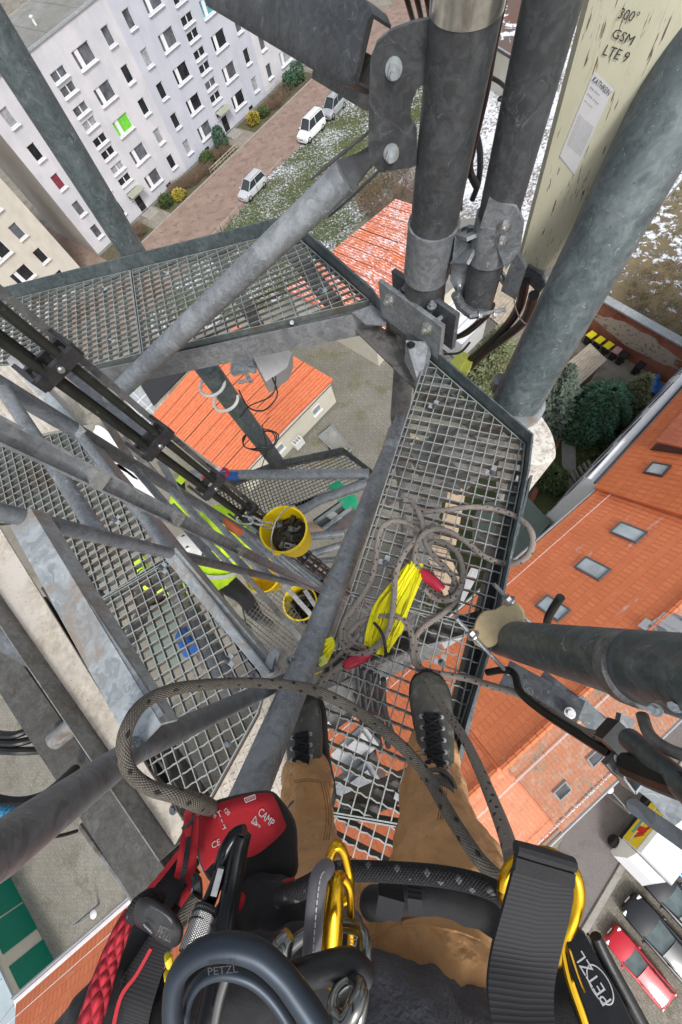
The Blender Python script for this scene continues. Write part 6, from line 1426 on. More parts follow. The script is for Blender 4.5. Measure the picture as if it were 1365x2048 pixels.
# pipes on the lower level
def lp(label, pts, r, mat='galvanized'): return pipe('pipe_brace', label, 'brace', [P(*p) for p in pts], r, mat, 'tube braces of the lower level', 20)
lp('straight horizontal tube with blue tape, upper one behind the bucket', [(385, 950, 3.1), (738, 948, 3.1)], .050)
m = MB(); m.tube([P(448, 951, 3.1), P(480, 951, 3.1)], .0515, 20); part('blue_tape', m, 'tape_blue')
lp('bent tube climbing from the bucket to the dark vertical tube', [(590, 1030, 3.3), (640, 1000, 3.2), (735, 965, 3.1)], .045)
lp('short tube right of the bucket, upper of three', [(600, 1075, 3.6), (690, 1066, 3.6)], .042)
lp('short tube right of the bucket, middle of three', [(590, 1118, 3.8), (685, 1090, 3.7)], .040)
lp('short tube right of the bucket, lowest of three', [(610, 1125, 4.2), (680, 1118, 4.2)], .036)
# red and white hook on the taped tube
x = MB(); x.tube(spl([P(405, 955, 2.95), P(425, 945, 2.9), P(450, 938, 2.9), P(455, 950, 2.9), P(430, 958, 2.9)]), .016, 8); solo('scaffold_hook', x, 'red_plastic', 'orange-red snap hook on the blue taped tube', 'hook')
m = MB(); m.prism([P(415, 945, 2.85), P(440, 933, 2.85), P(445, 938, 2.85), P(430, 950, 2.85), P(437, 955, 2.85), P(428, 968, 2.85), P(422, 964, 2.85), P(428, 952, 2.85)], UP*.01); solo('paper_tag', m, 'white_paint', 'white tag wrapped beside the orange-red hook', 'tag')
# ---- yellow bucket
def bucket(label, c_, r_, h_, ax, fill=True, group='yellow rubble buckets'):
    t = thing('bucket', label, 'bucket', c_-ax*h_, group); R = V(ax).to_track_quat('Z', 'Y').to_matrix(); ri = r_*.8
    b = c_-ax*h_
    m = MB(); m.lathe(b, [(0, 0), (ri, 0), (r_*.97, h_*.93), (r_*1.03, h_*.93), (r_*1.03, h_), (r_*.95, h_), (ri*.96, .012), (0, .012)], R, 48); bo = part('tub', m, 'yellow_plastic')
    if fill:
        q = h_*.42; rf = ri+(r_*.95-ri)*.40
        m = MB(); m.lathe(b, [(rf*.985, q), (rf*.6, q+.012), (0, q+.006)], R, 32); part('grout', m, 'rubble_dark')
        kr_ = random.Random(9)
        for k in range(26):
            a = kr_.uniform(0, 6.28); d_ = rf*.85*math.sqrt(kr_.random()); Rk = R @ mathutils.Euler((kr_.uniform(-.6, .6), kr_.uniform(-.6, .6), kr_.uniform(0, 3.1))).to_matrix()
            m = MB(); m.box(b+R@V((d_*math.cos(a), d_*math.sin(a), q+.025+.02*kr_.random())), kr_.uniform(.03, .065), kr_.uniform(.015, .03), .016, Rk); part('rubble', m, kr_.choice(['rubble_dark', 'steel_dark', 'steel_dark', 'galvanized_grime', 'galvanized']))
    for sg in (-1, 1): m = MB(); m.lathe(c_+R@V((sg*r_*1.02, 0, -.03)), [(0, -.01), (.02, -.008), (.02, .008), (0, .01)], n=12, ax=R@V((1, 0, 0))); part('ear', m, 'yellow_plastic')
    return t, R
bc = P(567, 1058, 1.60); bax = V((.06, -.02, 1)).normalized()
_, R = bucket('round yellow bucket of dark rubble hanging open in mid air', bc, .1135, .235, bax)
m = MB(); m.tube(spl([P(590, 1012, 1.58), P(572, 1018, 1.54), P(551, 1045, 1.51), P(543, 1080, 1.53), P(548, 1112, 1.58)]), .0035, 8); part('wire_handle', m, 'bare_steel')
def oval(c_, ax, up, a, b, r, mat, nm, lab, cat='carabiner', group=None, n=26):
    ax = ax.normalized(); s_ = (up-ax*up.dot(ax)).normalized(); t_ = ax.cross(s_); m = MB()
    m.tube([c_+s_*a*math.cos(q)+t_*b*math.sin(q) for q in [2*math.pi*i/n for i in range(n)]], r, 8, closed=True); solo(nm, m, mat, lab, cat, group)
def ring(u, v, d, au, av, bpx, rpx, mat, nm, lab, group=None, cat='carabiner'):     # oval from centre (u,v), long half axis (au,av) px, short half bpx
    c_ = P(u, v, d); e1 = P(u+au, v+av, d)-c_; L_ = math.hypot(au, av); e2 = P(u-av/L_*bpx, v+au/L_*bpx, d)-c_
    zx = (c_-CAM).length; m = MB(); m.tube([c_+e1*math.cos(q)+e2*math.sin(q)+(CAM-c_).normalized()*.004*math.sin(2*q) for q in [2*math.pi*i/26 for i in range(26)]], rpx*zx/F, 8, closed=True); solo(nm, m, mat, lab, cat, group)
cg = 'snap hooks holding the bucket'
ring(535, 1050, 1.52, 15, 3, 5, 2.2, 'bare_steel', 'snap_hook', 'silver snap hook clipped to the bucket handle', cg)
ring(512, 1042, 1.5, 14, 6, 5, 2.4, 'galvanized_light', 'snap_hook', 'middle silver snap hook between bucket and red clip', cg)
ring(490, 1040, 1.48, 16, 3, 8, 2.2, 'galvanized_light', 'snap_hook', 'silver snap hook nearest the ladder rail', cg)
m = MB(); m.tube([P(450, 1040, 1.5), P(462, 1052, 1.5), P(482, 1066, 1.5)], [.012, .022, .018], 10); solo('red_clip', m, 'orange_cap', 'orange-red clip body on the ladder rail by the bucket', 'clip')
bucket('half hidden yellow bucket lower down under the ladder posts', P(600, 1205, 4.0), .19, .35, V((0, 0, 1)))
bucket('yellow bucket mostly hidden behind the crossing post', P(525, 1150, 4.0), .2, .35, V((0, 0, 1)), False)
# ---- remote unit with green end caps
def radio(label, c4, cap, d):
    t = thing('antenna_unit', label, 'radio unit', c4[0]-UP*.3, 'green capped antenna units'); m = MB(); m.prism(c4, -UP*.3); part('casing', m, 'galvanized_dark')
    a, b, c_, e = c4; m = MB()
    m.beam(a.lerp(e, .25)+UP*.02, b.lerp(c_, .25)+UP*.02, .03, .05); m.beam(a.lerp(e, .75)+UP*.02, b.lerp(c_, .75)+UP*.02, .03, .05); part('fin', m, 'galvanized_light')
    m = MB(); q = a.lerp(b, .38).lerp(e.lerp(c_, .38), .5)+UP*.02; m.prism([a.lerp(b, .35).lerp(e.lerp(c_, .35), .15)+UP*.004, a.lerp(b, .6).lerp(e.lerp(c_, .6), .15)+UP*.004, a.lerp(b, .6).lerp(e.lerp(c_, .6), .85)+UP*.004, a.lerp(b, .35).lerp(e.lerp(c_, .35), .85)+UP*.004], UP*.02); part('front_panel', m, 'grey_plastic')
    m = MB(); m.prism(cap, -UP*.32); part('end_cap', m, 'cable_green')
small('cabinet', 'dark equipment cabinet under the upper right part of the walkway', 'cabinet', 960, 890, 3.0, .7, .35, .3, 'galvanized_grime', .75)
small('cabinet', 'dark narrow box under the walkway next to the bracket', 'cabinet', 880, 770, 2.4, .35, .2, .2, 'galvanized_grime', .75)
radio('slanted radio unit with bright green end cap right of the bucket', [P(625, 1040, 3.9), P(682, 1000, 3.9), P(712, 1022, 3.9), P(655, 1066, 3.9)], [P(675, 1000, 3.86), P(708, 988, 3.86), P(715, 1000, 3.86), P(693, 1022, 3.86)], 3.9)
m = MB(); m.prism([P(657, 978, 3.5), P(676, 962, 3.5), P(690, 972, 3.5), P(684, 980, 3.5)], UP*.03); solo('green_sheet', m, 'cable_green', 'flat bright green sheet on the lower grating', 'sheet')
m = MB(); m.prism([P(598, 1050, 4.0), P(640, 1042, 4.0), P(660, 1062, 4.0), P(615, 1078, 4.0)], UP*.03); solo('cardboard', m, 'wood_board', 'pale cardboard beside the green capped unit', 'cardboard')
m = MB()
for k in range(9):
    p0 = P(640+kr.uniform(-18, 12), 1205+kr.uniform(-22, 15), 4.2); m.tube(spl([p0, p0+V((kr.uniform(-.2, .2), kr.uniform(-.2, .2), .1)), p0+V((kr.uniform(-.25, .25), kr.uniform(-.25, .25), .02)), p0+V((kr.uniform(-.2, .2), kr.uniform(-.2, .2), .12))]), .02, 6)
solo('tangled_cables', m, 'black_plastic', 'tangle of shiny black cable ends near the foot of the ladder', 'cables')
# ---- helper: one closed body surface out of overlapping shapes
def remesh(mb, voxel, smooth=4, disp=0, dscale=.1):
    me = bpy.data.meshes.new('tmp'); me.from_pydata(mb.v, [], mb.f); o = bpy.data.objects.new('tmp', me); COL.objects.link(o)
    r_ = o.modifiers.new('r', 'REMESH'); r_.mode = 'VOXEL'; r_.voxel_size = voxel
    s_ = o.modifiers.new('s', 'SMOOTH'); s_.iterations = smooth; s_.factor = .5
    if disp:
        tx = bpy.data.textures.new('folds', 'CLOUDS'); tx.noise_scale = dscale; tx.noise_depth = 2; d_ = o.modifiers.new('d', 'DISPLACE'); d_.texture = tx; d_.texture_coords = 'LOCAL'; d_.strength = disp; d_.mid_level = .5
    bpy.context.view_layer.update()
    m2 = bpy.data.meshes.new_from_object(o.evaluated_get(bpy.context.evaluated_depsgraph_get()))
    out = MB(); out.v = [v_.co.copy() for v_ in m2.vertices]; out.f = [tuple(p.vertices) for p in m2.polygons]; out.uv = [None]*len(out.f)
    bpy.data.objects.remove(o); bpy.data.meshes.remove(me); bpy.data.meshes.remove(m2); return out
def limb(mb, pts, n=14):          # pts: (point, radius); smooth tapering limb with rounded ends
    P_ = spl([p for p, r in pts], 5); R_ = [r for p, r in pts]; rr = []
    for i in range(len(P_)): t = i/5; k = min(int(t), len(R_)-2); rr.append(lerp(R_[k], R_[k+1], t-k))
    a, b = P_[0], P_[-1]; da, db = (P_[0]-P_[1]).normalized(), (P_[-1]-P_[-2]).normalized()
    pre = [(a+da*rr[0]*s_, rr[0]*c_) for s_, c_ in ((.95, .3), (.7, .7), (.35, .93))]; post = [(b+db*rr[-1]*s_, rr[-1]*c_) for s_, c_ in ((.35, .93), (.7, .7), (.95, .3))]
    A = pre+list(zip(P_, rr))+post; mb.tube([p for p, r in A], [r for p, r in A], n)
def ball(mb, c_, rx, ry, rz, R=None):
    R = R or mathutils.Matrix.Identity(3); mb.grid([[c_+R@V((rx*math.sin(t)*math.cos(q), ry*math.sin(t)*math.sin(q), -rz*math.cos(t))) for q in [2*math.pi*i/20 for i in range(20)]] for t in [.02+(math.pi-.04)*k/12 for k in range(13)]], True); mb.face([c_+R@V((rx*.02*math.cos(q), ry*.02*math.sin(q), rz)) for q in [2*math.pi*i/20 for i in range(20)]])
# ---- worker in high visibility jacket on the lower level
pw = P(500, 1205, 4.35)
thing('person', 'crouching worker in yellow high visibility jacket and white helmet on the lower level', 'person', pw)
hip = P(430, 1150, 3.75); chest = P(440, 1060, 3.35); neck = P(405, 1088, 3.15); hd = P(378, 1092, 3.05)
m = MB(); limb(m, [(hip, .17), (chest.lerp(hip, .5), .19), (chest, .2), (neck, .12)])
kneeR, footR = P(485, 1190, 3.9), P(515, 1232, 4.3); kneeL, footL = P(440, 1215, 4.0), P(470, 1240, 4.3)
limb(m, [(hip, .13), (kneeR, .095), (footR, .07)]); limb(m, [(hip+V((-.08, -.08, 0)), .13), (kneeL, .095), (footL, .07)])
eR, hR = P(478, 1060, 3.5), P(505, 1105, 3.6); limb(m, [(chest+V((.12, .04, 0)), .10), (eR, .075), (hR, .05)])
eL, hL = P(360, 1030, 3.3), P(362, 965, 3.0); limb(m, [(chest+V((-.16, .05, 0)), .10), (eL, .075), (hL, .05)])
ball(m, hd-UP*.06, .09, .11, .12)
bodyw = part('body', remesh(m, .022, 3, .03, .15), 'work_black')
m = MB(); limb(m, [(hip.lerp(chest, .15), .24), (chest.lerp(hip, .4), .27), (chest, .28), (neck.lerp(chest, .35), .17)]); limb(m, [(chest+V((.12, .04, 0)), .125), (eR, .12), (eR.lerp(hR, .7), .09)]); limb(m, [(chest+V((-.16, .05, 0)), .125), (eL, .10), (eL.lerp(hL, .7), .075)])
part('high_visibility_jacket', remesh(m, .022, 2, .05, .12), 'hivis_yellow')
plain('reflective', (.62, .64, .64), .35, .2, .05, 30)
for t, rr in ((.35, .285), (.7, .29)):
    cc_ = hip.lerp(chest, t); ax_ = (chest-hip).normalized(); m = MB(); m.tube([cc_-ax_*.025, cc_+ax_*.025], rr, 24, cap=False); part('reflective_band', m, 'reflective')
m = MB(); cc_ = eR.lerp(chest, .3); ax_ = (eR-chest).normalized(); m.tube([cc_-ax_*.025, cc_+ax_*.025], .115, 20, cap=False); part('reflective_band', m, 'reflective')
Rh = (hd-neck).normalized().lerp(UP, .5).to_track_quat('Z', 'Y').to_matrix()
m = MB(); m.lathe(hd-UP*.04, [(.165, 0), (.17, .01), (.14, .02), (.135, .07), (.10, .13), (.05, .155), (0, .16)], Rh, 28); he = part('helmet', m, 'helmet_white')
for q in (-.5, 0, .5): m = MB(); m.beam(hd-UP*.04+Rh@V((q*.12, -.09, .125)), hd-UP*.04+Rh@V((q*.12, .09, .125)), .014, .02); part('vent', m, 'steel_dark', he)
for sg, f_, k_ in ((1, footR, kneeR), (-1, footL, kneeL)): m = MB(); dd_ = V((.16, -.10, -.03)); limb(m, [(f_-UP*.03, .06), (f_+dd_, .05)]); part('boot', remesh(m, .015, 3), 'boot_leather')
def hand(parent, w_, d_, s_=1.0, mat='skin'):
    d_ = d_.normalized(); sd = d_.cross(UP).normalized(); nn = sd.cross(d_); mb = MB(); ball(mb, w_+d_*.05*s_, .05*s_, .042*s_, .018*s_, mathutils.Matrix((d_, sd, nn)).transposed())
    for k, (o_, L_) in enumerate(((-.03, .062), (-.01, .075), (.01, .07), (.028, .055))):
        p = w_+d_*.085*s_+sd*o_*s_; mb.tube([p, p+d_*L_*.5*s_-nn*.006*s_, p+d_*L_*.85*s_-nn*.028*s_], [.0095*s_, .009*s_, .007*s_], 8)
    p = w_+d_*.03*s_-sd*.035*s_; mb.tube([p, p-sd*.03*s_+d_*.02*s_, p-sd*.035*s_+d_*.055*s_-nn*.01*s_], [.012*s_, .011*s_, .008*s_], 8)
    return part('hand', mb, mat, parent)
hand(CUR[0], hR, V((.5, .2, -.6)), 1.05); hand(CUR[0], hL, V((.3, .6, -.2)), 1.05)
# second worker lower down, seen through the left grating
thing('person', 'second worker in dark clothes with yellow cuffs seen through the left grating', 'person', P(300, 1290, 6))
m = MB(); h2 = P(300, 1200, 5.3); limb(m, [(h2, .22), (P(310, 1170, 5.0), .22), (P(318, 1150, 4.8), .16)]); limb(m, [(h2, .14), (P(275, 1250, 5.6), .10), (P(240, 1300, 6), .08)]); limb(m, [(h2+V((.1, 0, 0)), .14), (P(268, 1270, 5.6), .1), (P(262, 1310, 6.0), .08)])
limb(m, [(P(325, 1165, 4.9), .11), (P(350, 1175, 5.0), .08), (P(362, 1180, 5.1), .055)]); limb(m, [(P(295, 1160, 4.9), .11), (P(280, 1135, 5.0), .08), (P(282, 1120, 5.0), .055)]); ball(m, P(320, 1145, 4.6), .11, .12, .13)
part('body', remesh(m, .028, 3, .04, .15), 'work_black')
for k, q in enumerate((((281, 1122, 4.97), (287, 1146, 4.97)), ((292, 1150, 4.85), (300, 1168, 4.85)), ((325, 1178, 4.95), (345, 1172, 4.95)), ((350, 1168, 4.98), (362, 1178, 5.0)))):
    m = MB(); limb(m, [(P(*q[0]), .10), (P(*q[1]), .115)]); part('yellow_sleeve', remesh(m, .02, 2), 'hivis_yellow')
m = MB(); m.lathe(P(320, 1145, 4.62), [(.16, 0), (.15, .03), (.12, .1), (0, .15)], n=24); part('helmet', m, 'steel_dark')
# ---- scattered small yellow label near the ladder and a glass panel
m = MB(); m.box(P(362, 960, 2.6), .055, .055, .03, RF); solo('yellow_marker', m, 'hivis_yellow', 'small fluorescent square beside the mossy cables', 'marker')
# ---- ropes on the walkway
RR = .0098
def gp(pts, lift=None):
    out = []
    for i, p in enumerate(pts):
        d = p[2] if len(p) > 2 else PD-RR-.001
        out.append(P(p[0], p[1], d))
    return spl(out, 6)
thing('climbing_rope', 'thin grey-brown rope with black flecks lying in loops on the walkway', 'rope', P(830, 1150, PD))
L_ = PD-RR; H_ = PD-RR*3; HH = PD-RR*5
m = MB(); m.tube(gp([(806, 999, L_), (822, 1003, L_), (836, 1022, H_), (845, 1045, H_), (850, 1080, H_), (866, 1110, H_), (892, 1136, H_), (908, 1156, L_), (910, 1176, L_), (900, 1186, L_)]), RR, 12); part('strand', m, 'rope_tan')
m = MB(); m.tube(gp([(826, 1010, L_), (850, 1022, L_), (895, 1020, L_), (940, 1014, L_), (990, 1018, L_), (1035, 1035, L_-.03), (1062, 1062, L_-.06), (1064, 1095, L_-.05), (1045, 1120, L_-.03), (1010, 1127, L_), (968, 1112, L_), (935, 1085, L_), (900, 1064, L_), (872, 1058, HH), (848, 1068, HH), (834, 1090, H_), (830, 1120, H_), (843, 1143, L_)]), RR, 12); part('strand', m, 'rope_tan')
m = MB(); m.tube(gp([(843, 1065, H_), (822, 1050, L_), (795, 1042, L_), (770, 1050, L_), (757, 1075, L_), (752, 1120, L_), (742, 1160, L_), (716, 1205, L_), (692, 1238, L_), (682, 1270, L_), (690, 1298, L_), (715, 1309, H_), (742, 1302, H_), (766, 1280, H_), (782, 1245, HH), (788, 1200, HH), (792, 1150, HH), (806, 1112, HH), (828, 1082, H_), (848, 1060, L_), (872, 1050, L_)]), RR, 12); part('strand', m, 'rope_tan')
m = MB(); m.tube(gp([(848, 1090, L_), (868, 1083, L_), (896, 1090, L_), (918, 1112, L_), (926, 1145, L_), (920, 1180, H_), (898, 1200, H_), (870, 1196, L_), (850, 1178, L_)]), RR, 12); part('strand', m, 'rope_tan')
m = MB(); m.tube(gp([(925, 1165, H_), (912, 1200, L_), (885, 1228, L_), (850, 1252, L_), (832, 1275, L_), (832, 1310, L_), (845, 1345, L_), (865, 1380, 1.18), (893, 1425, 1.08), (925, 1470, .95), (955, 1530, .82), (985, 1600, .70), (1010, 1665, .60), (1026, 1720, .53)]), RR, 12); part('strand', m, 'rope_tan')
m = MB(); m.tube(gp([(628, 1382, 1.22), (650, 1358, 1.25), (690, 1325, L_)]), RR, 12); m.tube(gp([(735, 1298, L_), (700, 1275, L_), (712, 1252, L_), (745, 1236, L_), (785, 1232, H_), (812, 1245, H_), (825, 1275, H_), (826, 1310, H_), (838, 1335, L_), (870, 1346, L_), (930, 1356, L_-.02), (985, 1372, 1.2), (1050, 1393, 1.12), (1110, 1428, 1.0), (1170, 1465, .9), (1235, 1478, .8)]), RR, 12); part('strand', m, 'rope_tan')
m = MB(); m.tube(gp([(620, 1345, 1.2), (660, 1325, L_), (700, 1290, L_), (735, 1250, L_), (775, 1215, L_)]), RR*.9, 12); part('strand', m, 'rope_tan')
def sleeve(label, a, b):
    pts = [a, a.lerp(b, .3), a.lerp(b, .7), b]; m = MB(); m.tube(spl(pts, 4), [.010+.010*math.sin(math.pi*(.12+.76*i/12)) for i in range(13)], 14); solo('rope_sleeve', m, 'red_plastic', label, 'sleeve', 'red plastic sleeves on the rope ends')
sleeve('red plastic rope sleeve beside the top of the yellow sling bundle', P(842, 1142, PD-.02), P(886, 1180, PD-.02))
sleeve('red plastic rope sleeve at the lower end of the yellow sling bundle', P(690, 1332, PD-.02), P(740, 1305, PD-.02))
# yellow slings
sr = random.Random(4)
thing('sling_bundle', 'long bundle of folded bright yellow slings under the grey rope', 'slings', P(790, 1220, PD))
for i in range(15):
    k = (i-7)/7.; top_ = P(832+k*12+sr.uniform(-4, 4), 1124+abs(k)*12+sr.uniform(-8, 10), PD-.016-.01*sr.random()); mid = P(786+k*28+sr.uniform(-6, 6), 1215+k*5, PD-.012-.018*sr.random()); mid2 = P(770+k*31+sr.uniform(-6, 6), 1262+k*4, PD-.012-.018*sr.random()); bot = P(752+k*24+sr.uniform(-6, 6), 1306+k*3-abs(k)*10+sr.uniform(-8, 6), PD-.008)
    sd = V((sr.uniform(-1, 1), .2, sr.uniform(-.8, .8))); m = MB(); m.ribbon(spl([top_, top_.lerp(mid, .5)+V((sr.uniform(-.006, .006), 0, .004)), mid, mid2, bot], 6), .017, V((1, .3, sr.uniform(-1.2, 1.2))), .004); part('sling', m, 'sling_yellow')
m = MB(); m.tube(spl([P(748, 1245, 1.24), P(762, 1262, 1.235), P(770, 1285, 1.24), P(772, 1312, 1.27)]), .005, 8); part('black_tie', m, 'black_plastic')
thing('sling_bundle', 'small bundle of yellow slings with printed tag beside the pipe brace', 'slings', P(650, 1320, PD))
for i in range(8):
    k = (i-3.5)/3.5; m = MB(); m.ribbon(spl([P(668+sr.uniform(-2, 2), 1286+k*8, 1.27), P(655, 1300+k*18, 1.265), P(640, 1318+k*22, 1.27), P(626, 1335+k*10, 1.275)], 5), .015, V((.3, 1, sr.uniform(-1, 1))), .004); part('sling', m, 'sling_yellow')
m = MB(); m.prism([P(634, 1318, 1.245), P(652, 1308, 1.245), P(656, 1325, 1.245), P(640, 1336, 1.245)], UP*.002); tg_ = part('tag', m, 'tag_yellow'); m = MB(); write(m, '2t', P(638, 1328, 1.242), P(652, 1318, 1.242)-P(638, 1328, 1.242), P(634, 1318, 1.242)-P(640, 1336, 1.242), .012); part('print', m, 'print_black', tg_)
# ================================================================= the climber looking down
def QQ(pts): return [(Q(u, v, z), rp*z/F) for u, v, z, rp in pts]
def tubeq(pts, n=12, k=6, closed=False, ns=16):
    a = QQ(pts); P_ = spl([p for p, r in a], k, closed); R_ = [r for p, r in a]; rr = []
    for i in range(len(P_)):
        t = i/k; j = int(t); rr.append(lerp(R_[j % len(R_)], R_[(j+1) % len(R_)] if closed else R_[min(j+1, len(R_)-1)], t-j))
    m = MB(); m.tube(P_, rr, n, closed=closed); return m
climber = thing('person', 'climber seen from above in brown canvas trousers, grey fleece and dark laced boots', 'person', P(760, 1600, PD))
m = MB()
legR = [(867, 1508, 1.07, 49), (866, 1540, 1.02, 55), (868, 1590, .96, 63), (875, 1650, .88, 75), (886, 1705, .78, 95), (905, 1770, .68, 118), (905, 1840, .60, 140), (870, 1930, .55, 160)]
legL = [(613, 1556, 1.06, 47), (614, 1588, 1.0, 51), (616, 1640, .95, 56), (618, 1700, .88, 60), (625, 1760, .78, 80), (640, 1840, .68, 105), (690, 1920, .58, 140)]
limb(m, QQ(legR), 20); limb(m, QQ(legL), 20); limb(m, QQ([(690, 1960, .56, 150), (780, 1965, .53, 165), (870, 1955, .53, 165)]), 20)
tr = part('body', remesh(m, .006, 2, .030, .05), 'canvas_brown', sharp=None)
from mathutils.bvhtree import BVHTree
me_ = tr.data; bv_ = BVHTree.FromPolygons([v_.co+OFF[climber.name] for v_ in me_.vertices], [tuple(p.vertices) for p in me_.polygons])
def seam(pts, r_=.0009, mat='stitch_tan', nm='seam', lift=.0006):
    out = []
    for p in spl([V((u, v, 0)) for u, v in pts], 8):
        d_ = ray(p.x, p.y).normalized(); h_ = bv_.ray_cast(CAM, d_)
        if h_[0] is not None: out.append(h_[0]-d_*lift)
    if len(out) > 2: m = MB(); m.tube(out, r_, 6); part(nm, m, mat, tr)
for du in (0, 5, 10): seam([(641+du, 1562), (650+du, 1600), (653+du, 1640), (648+du, 1680)])
for du in (0, 5, 10): seam([(846-du*.2, 1512+du), (862, 1508+du), (885, 1512+du)]) if 0 else seam([(893-du, 1512), (897-du, 1550), (893-du, 1590), (886-du, 1640)])
for dv in (0, 4): seam([(832, 1503+dv*2), (866, 1500+dv*2), (900, 1506+dv*2)], .0007); seam([(800, 1838+dv), (850, 1826+dv), (910, 1832+dv), (965, 1850+dv)], .0007); seam([(588, 1562+dv), (615, 1558+dv), (640, 1562+dv)], .0007)
seam([(720, 1900), (760, 1868), (820, 1850), (900, 1860), (960, 1880)], .0016, 'canvas_brown', 'fold', -.0004)
# cuffs and seams
def surf(mb_pts, dz=.0): pass
for pts in ([(905, 1512, 1.02), (898, 1560, .955), (893, 1610, .89), (897, 1650, .83)], [(911, 1512, 1.02), (904, 1560, .955), (899, 1610, .89), (903, 1650, .83)], [(640, 1555, 1.02), (652, 1600, .95), (655, 1650, .89), (652, 1690, .84)], [(634, 1555, 1.02), (646, 1600, .95), (649, 1650, .89), (646, 1690, .84)]): pass
m = MB(); limb(m, QQ([(867, 1500, 1.08, 51), (867, 1512, 1.06, 52)]), 20); part('cuff', remesh(m, .006, 2, .006, .04), 'canvas_brown', tr)
m = MB(); limb(m, QQ([(613, 1549, 1.07, 49), (613, 1562, 1.05, 50)]), 20); part('cuff', remesh(m, .006, 2, .006, .04), 'canvas_brown', tr)
# grey fleece over the belly, hem rising over the hips
m = MB(); limb(m, QQ([(600, 2120, .45, 85), (700, 2072, .45, 85), (800, 2046, .45, 85), (900, 2058, .45, 85), (985, 2100, .45, 80)]), 24); limb(m, QQ([(580, 2230, .42, 170), (760, 2200, .41, 190), (960, 2230, .42, 170)]), 24)
part('fleece_jacket', remesh(m, .006, 4, .035, .06), 'fleece_grey', sharp=None)
m = MB(); limb(m, QQ([(560, 1905, .50, 40), (640, 1875, .49, 44), (690, 1862, .48, 36)]), 16); part('fleece_fold', remesh(m, .005, 3, .02, .05), 'fabric_grey', sharp=None)
# boots
def boot(label, toe, ank, flip):
    T_, A_ = P(*toe), P(*ank); f = T_-A_; f.z = 0; f.normalize(); s_ = f.cross(UP); z0 = H-PD+.003
    o = V((T_.x, T_.y, z0))-f*.255                                     # under the heel end
    def B(x_, y_, z_): return o+f*x_+s_*y_+UP*z_
    st = [(-.055, .030, .075, .030), (-.035, .042, .11, .02), (0, .047, .15, .02), (.05, .047, .155, .02), (.10, .050, .135, .02), (.15, .056, .105, .02), (.20, .058, .085, .02), (.235, .050, .072, .02), (.255, .034, .055, .025), (.265, .012, .045, .03)]
    m = MB(); rows = []
    for x_, w_, zt, zb in st:
        c_ = .006*flip*math.sin(math.pi*(x_+.05)/.3)
        rows.append([B(x_, c_+w_*1.05*math.cos(q)*(1 if math.sin(q) < .3 else (1-.35*(math.sin(q)-.3))), zb+(zt-zb)*(.5+.5*math.sin(q))) for q in [2*math.pi*i/18 for i in range(18)]])
    m.grid(rows, True); m.face(rows[0][::-1]); m.face(rows[-1])
    m.tube([B(.01, 0, .08), B(.005, 0, .15), B(-.003, 0, .21)], [.050, .044, .040], 18)
    bo = part('boot', remesh(m, .004, 3, .004, .05), 'boot_leather', climber, label, sharp=None)
    m = MB(); ol = []
    for i in range(40):
        q = 2*math.pi*i/40; x_ = .105+.168*math.cos(q); k = next((j for j in range(len(st)-1) if st[j+1][0] >= x_), len(st)-2); t = min(1, max(0, (x_-st[k][0])/(st[k+1][0]-st[k][0]))); w_ = lerp(st[k][1], st[k+1][1], t)+.006
        ol.append(B(x_, math.copysign(min(w_, .07*abs(math.sin(q))**.5+.001), math.sin(q))+.006*flip*math.sin(math.pi*(x_+.05)/.3), 0))
    m.prism(ol, UP*.026); part('sole', m, 'boot_sole', bo)
    # tongue, hooks, laces
    def topz(x_):
        for j in range(len(st)-1):
            if st[j+1][0] >= x_: t = (x_-st[j][0])/(st[j+1][0]-st[j][0]); return lerp(st[j][2], st[j+1][2], t)
        return .05
    def LZ(x_, y_): return B(x_, y_, (topz(x_) if x_ > .035 else .15+(.035-x_)*1.2)-abs(y_)*.30+.004)
    m = MB(); rws = [[LZ(.165-i*.019, y_) for y_ in (-.020, -.010, 0, .010, .020)] for i in range(9)]; m.grid(rws); m.grid([[p-UP*.004 for p in r_] for r_ in rws], flip=True); part('tongue', m, 'fabric_black', bo)
    xs_ = [.155, .130, .105, .080, .058, .040]
    m = MB()
    for i, x_ in enumerate(xs_):
        for sg in (-1, 1):
            h_ = MB(); p = LZ(x_, sg*.028)+UP*.002; h_.lathe(p, [(.0055, 0), (.006, .004), (.003, .006), (0, .006)], n=10); part('lace_hook', h_, 'galvanized_light', bo)
            p2 = LZ(x_, -sg*.024)+UP*.007; q1 = LZ(xs_[min(i+1, 5)], sg*.026)+UP*.007; m.tube([p2, (p2+q1)/2+UP*.004, q1], .0026, 6)
        m.tube([LZ(x_, -.027)+UP*.007, LZ(x_, .027)+UP*.009], .0026, 6)
    part('laces', m, 'fabric_black', bo)
    m = MB(); m.tube([B(.006+.043*math.cos(q), .043*math.sin(q), .18) for q in [2*math.pi*i/20 for i in range(20)]], .006, 8, closed=True); part('padded_collar', m, 'boot_leather', bo)
boot('scuffed black right boot, toe at the top', (856, 1352, PD-.05), (868, 1500, PD-.1), 1)
boot('scuffed black left boot partly behind the grey rope', (602, 1392, PD-.05), (616, 1548, PD-.1), -1)
CUR[0] = climber
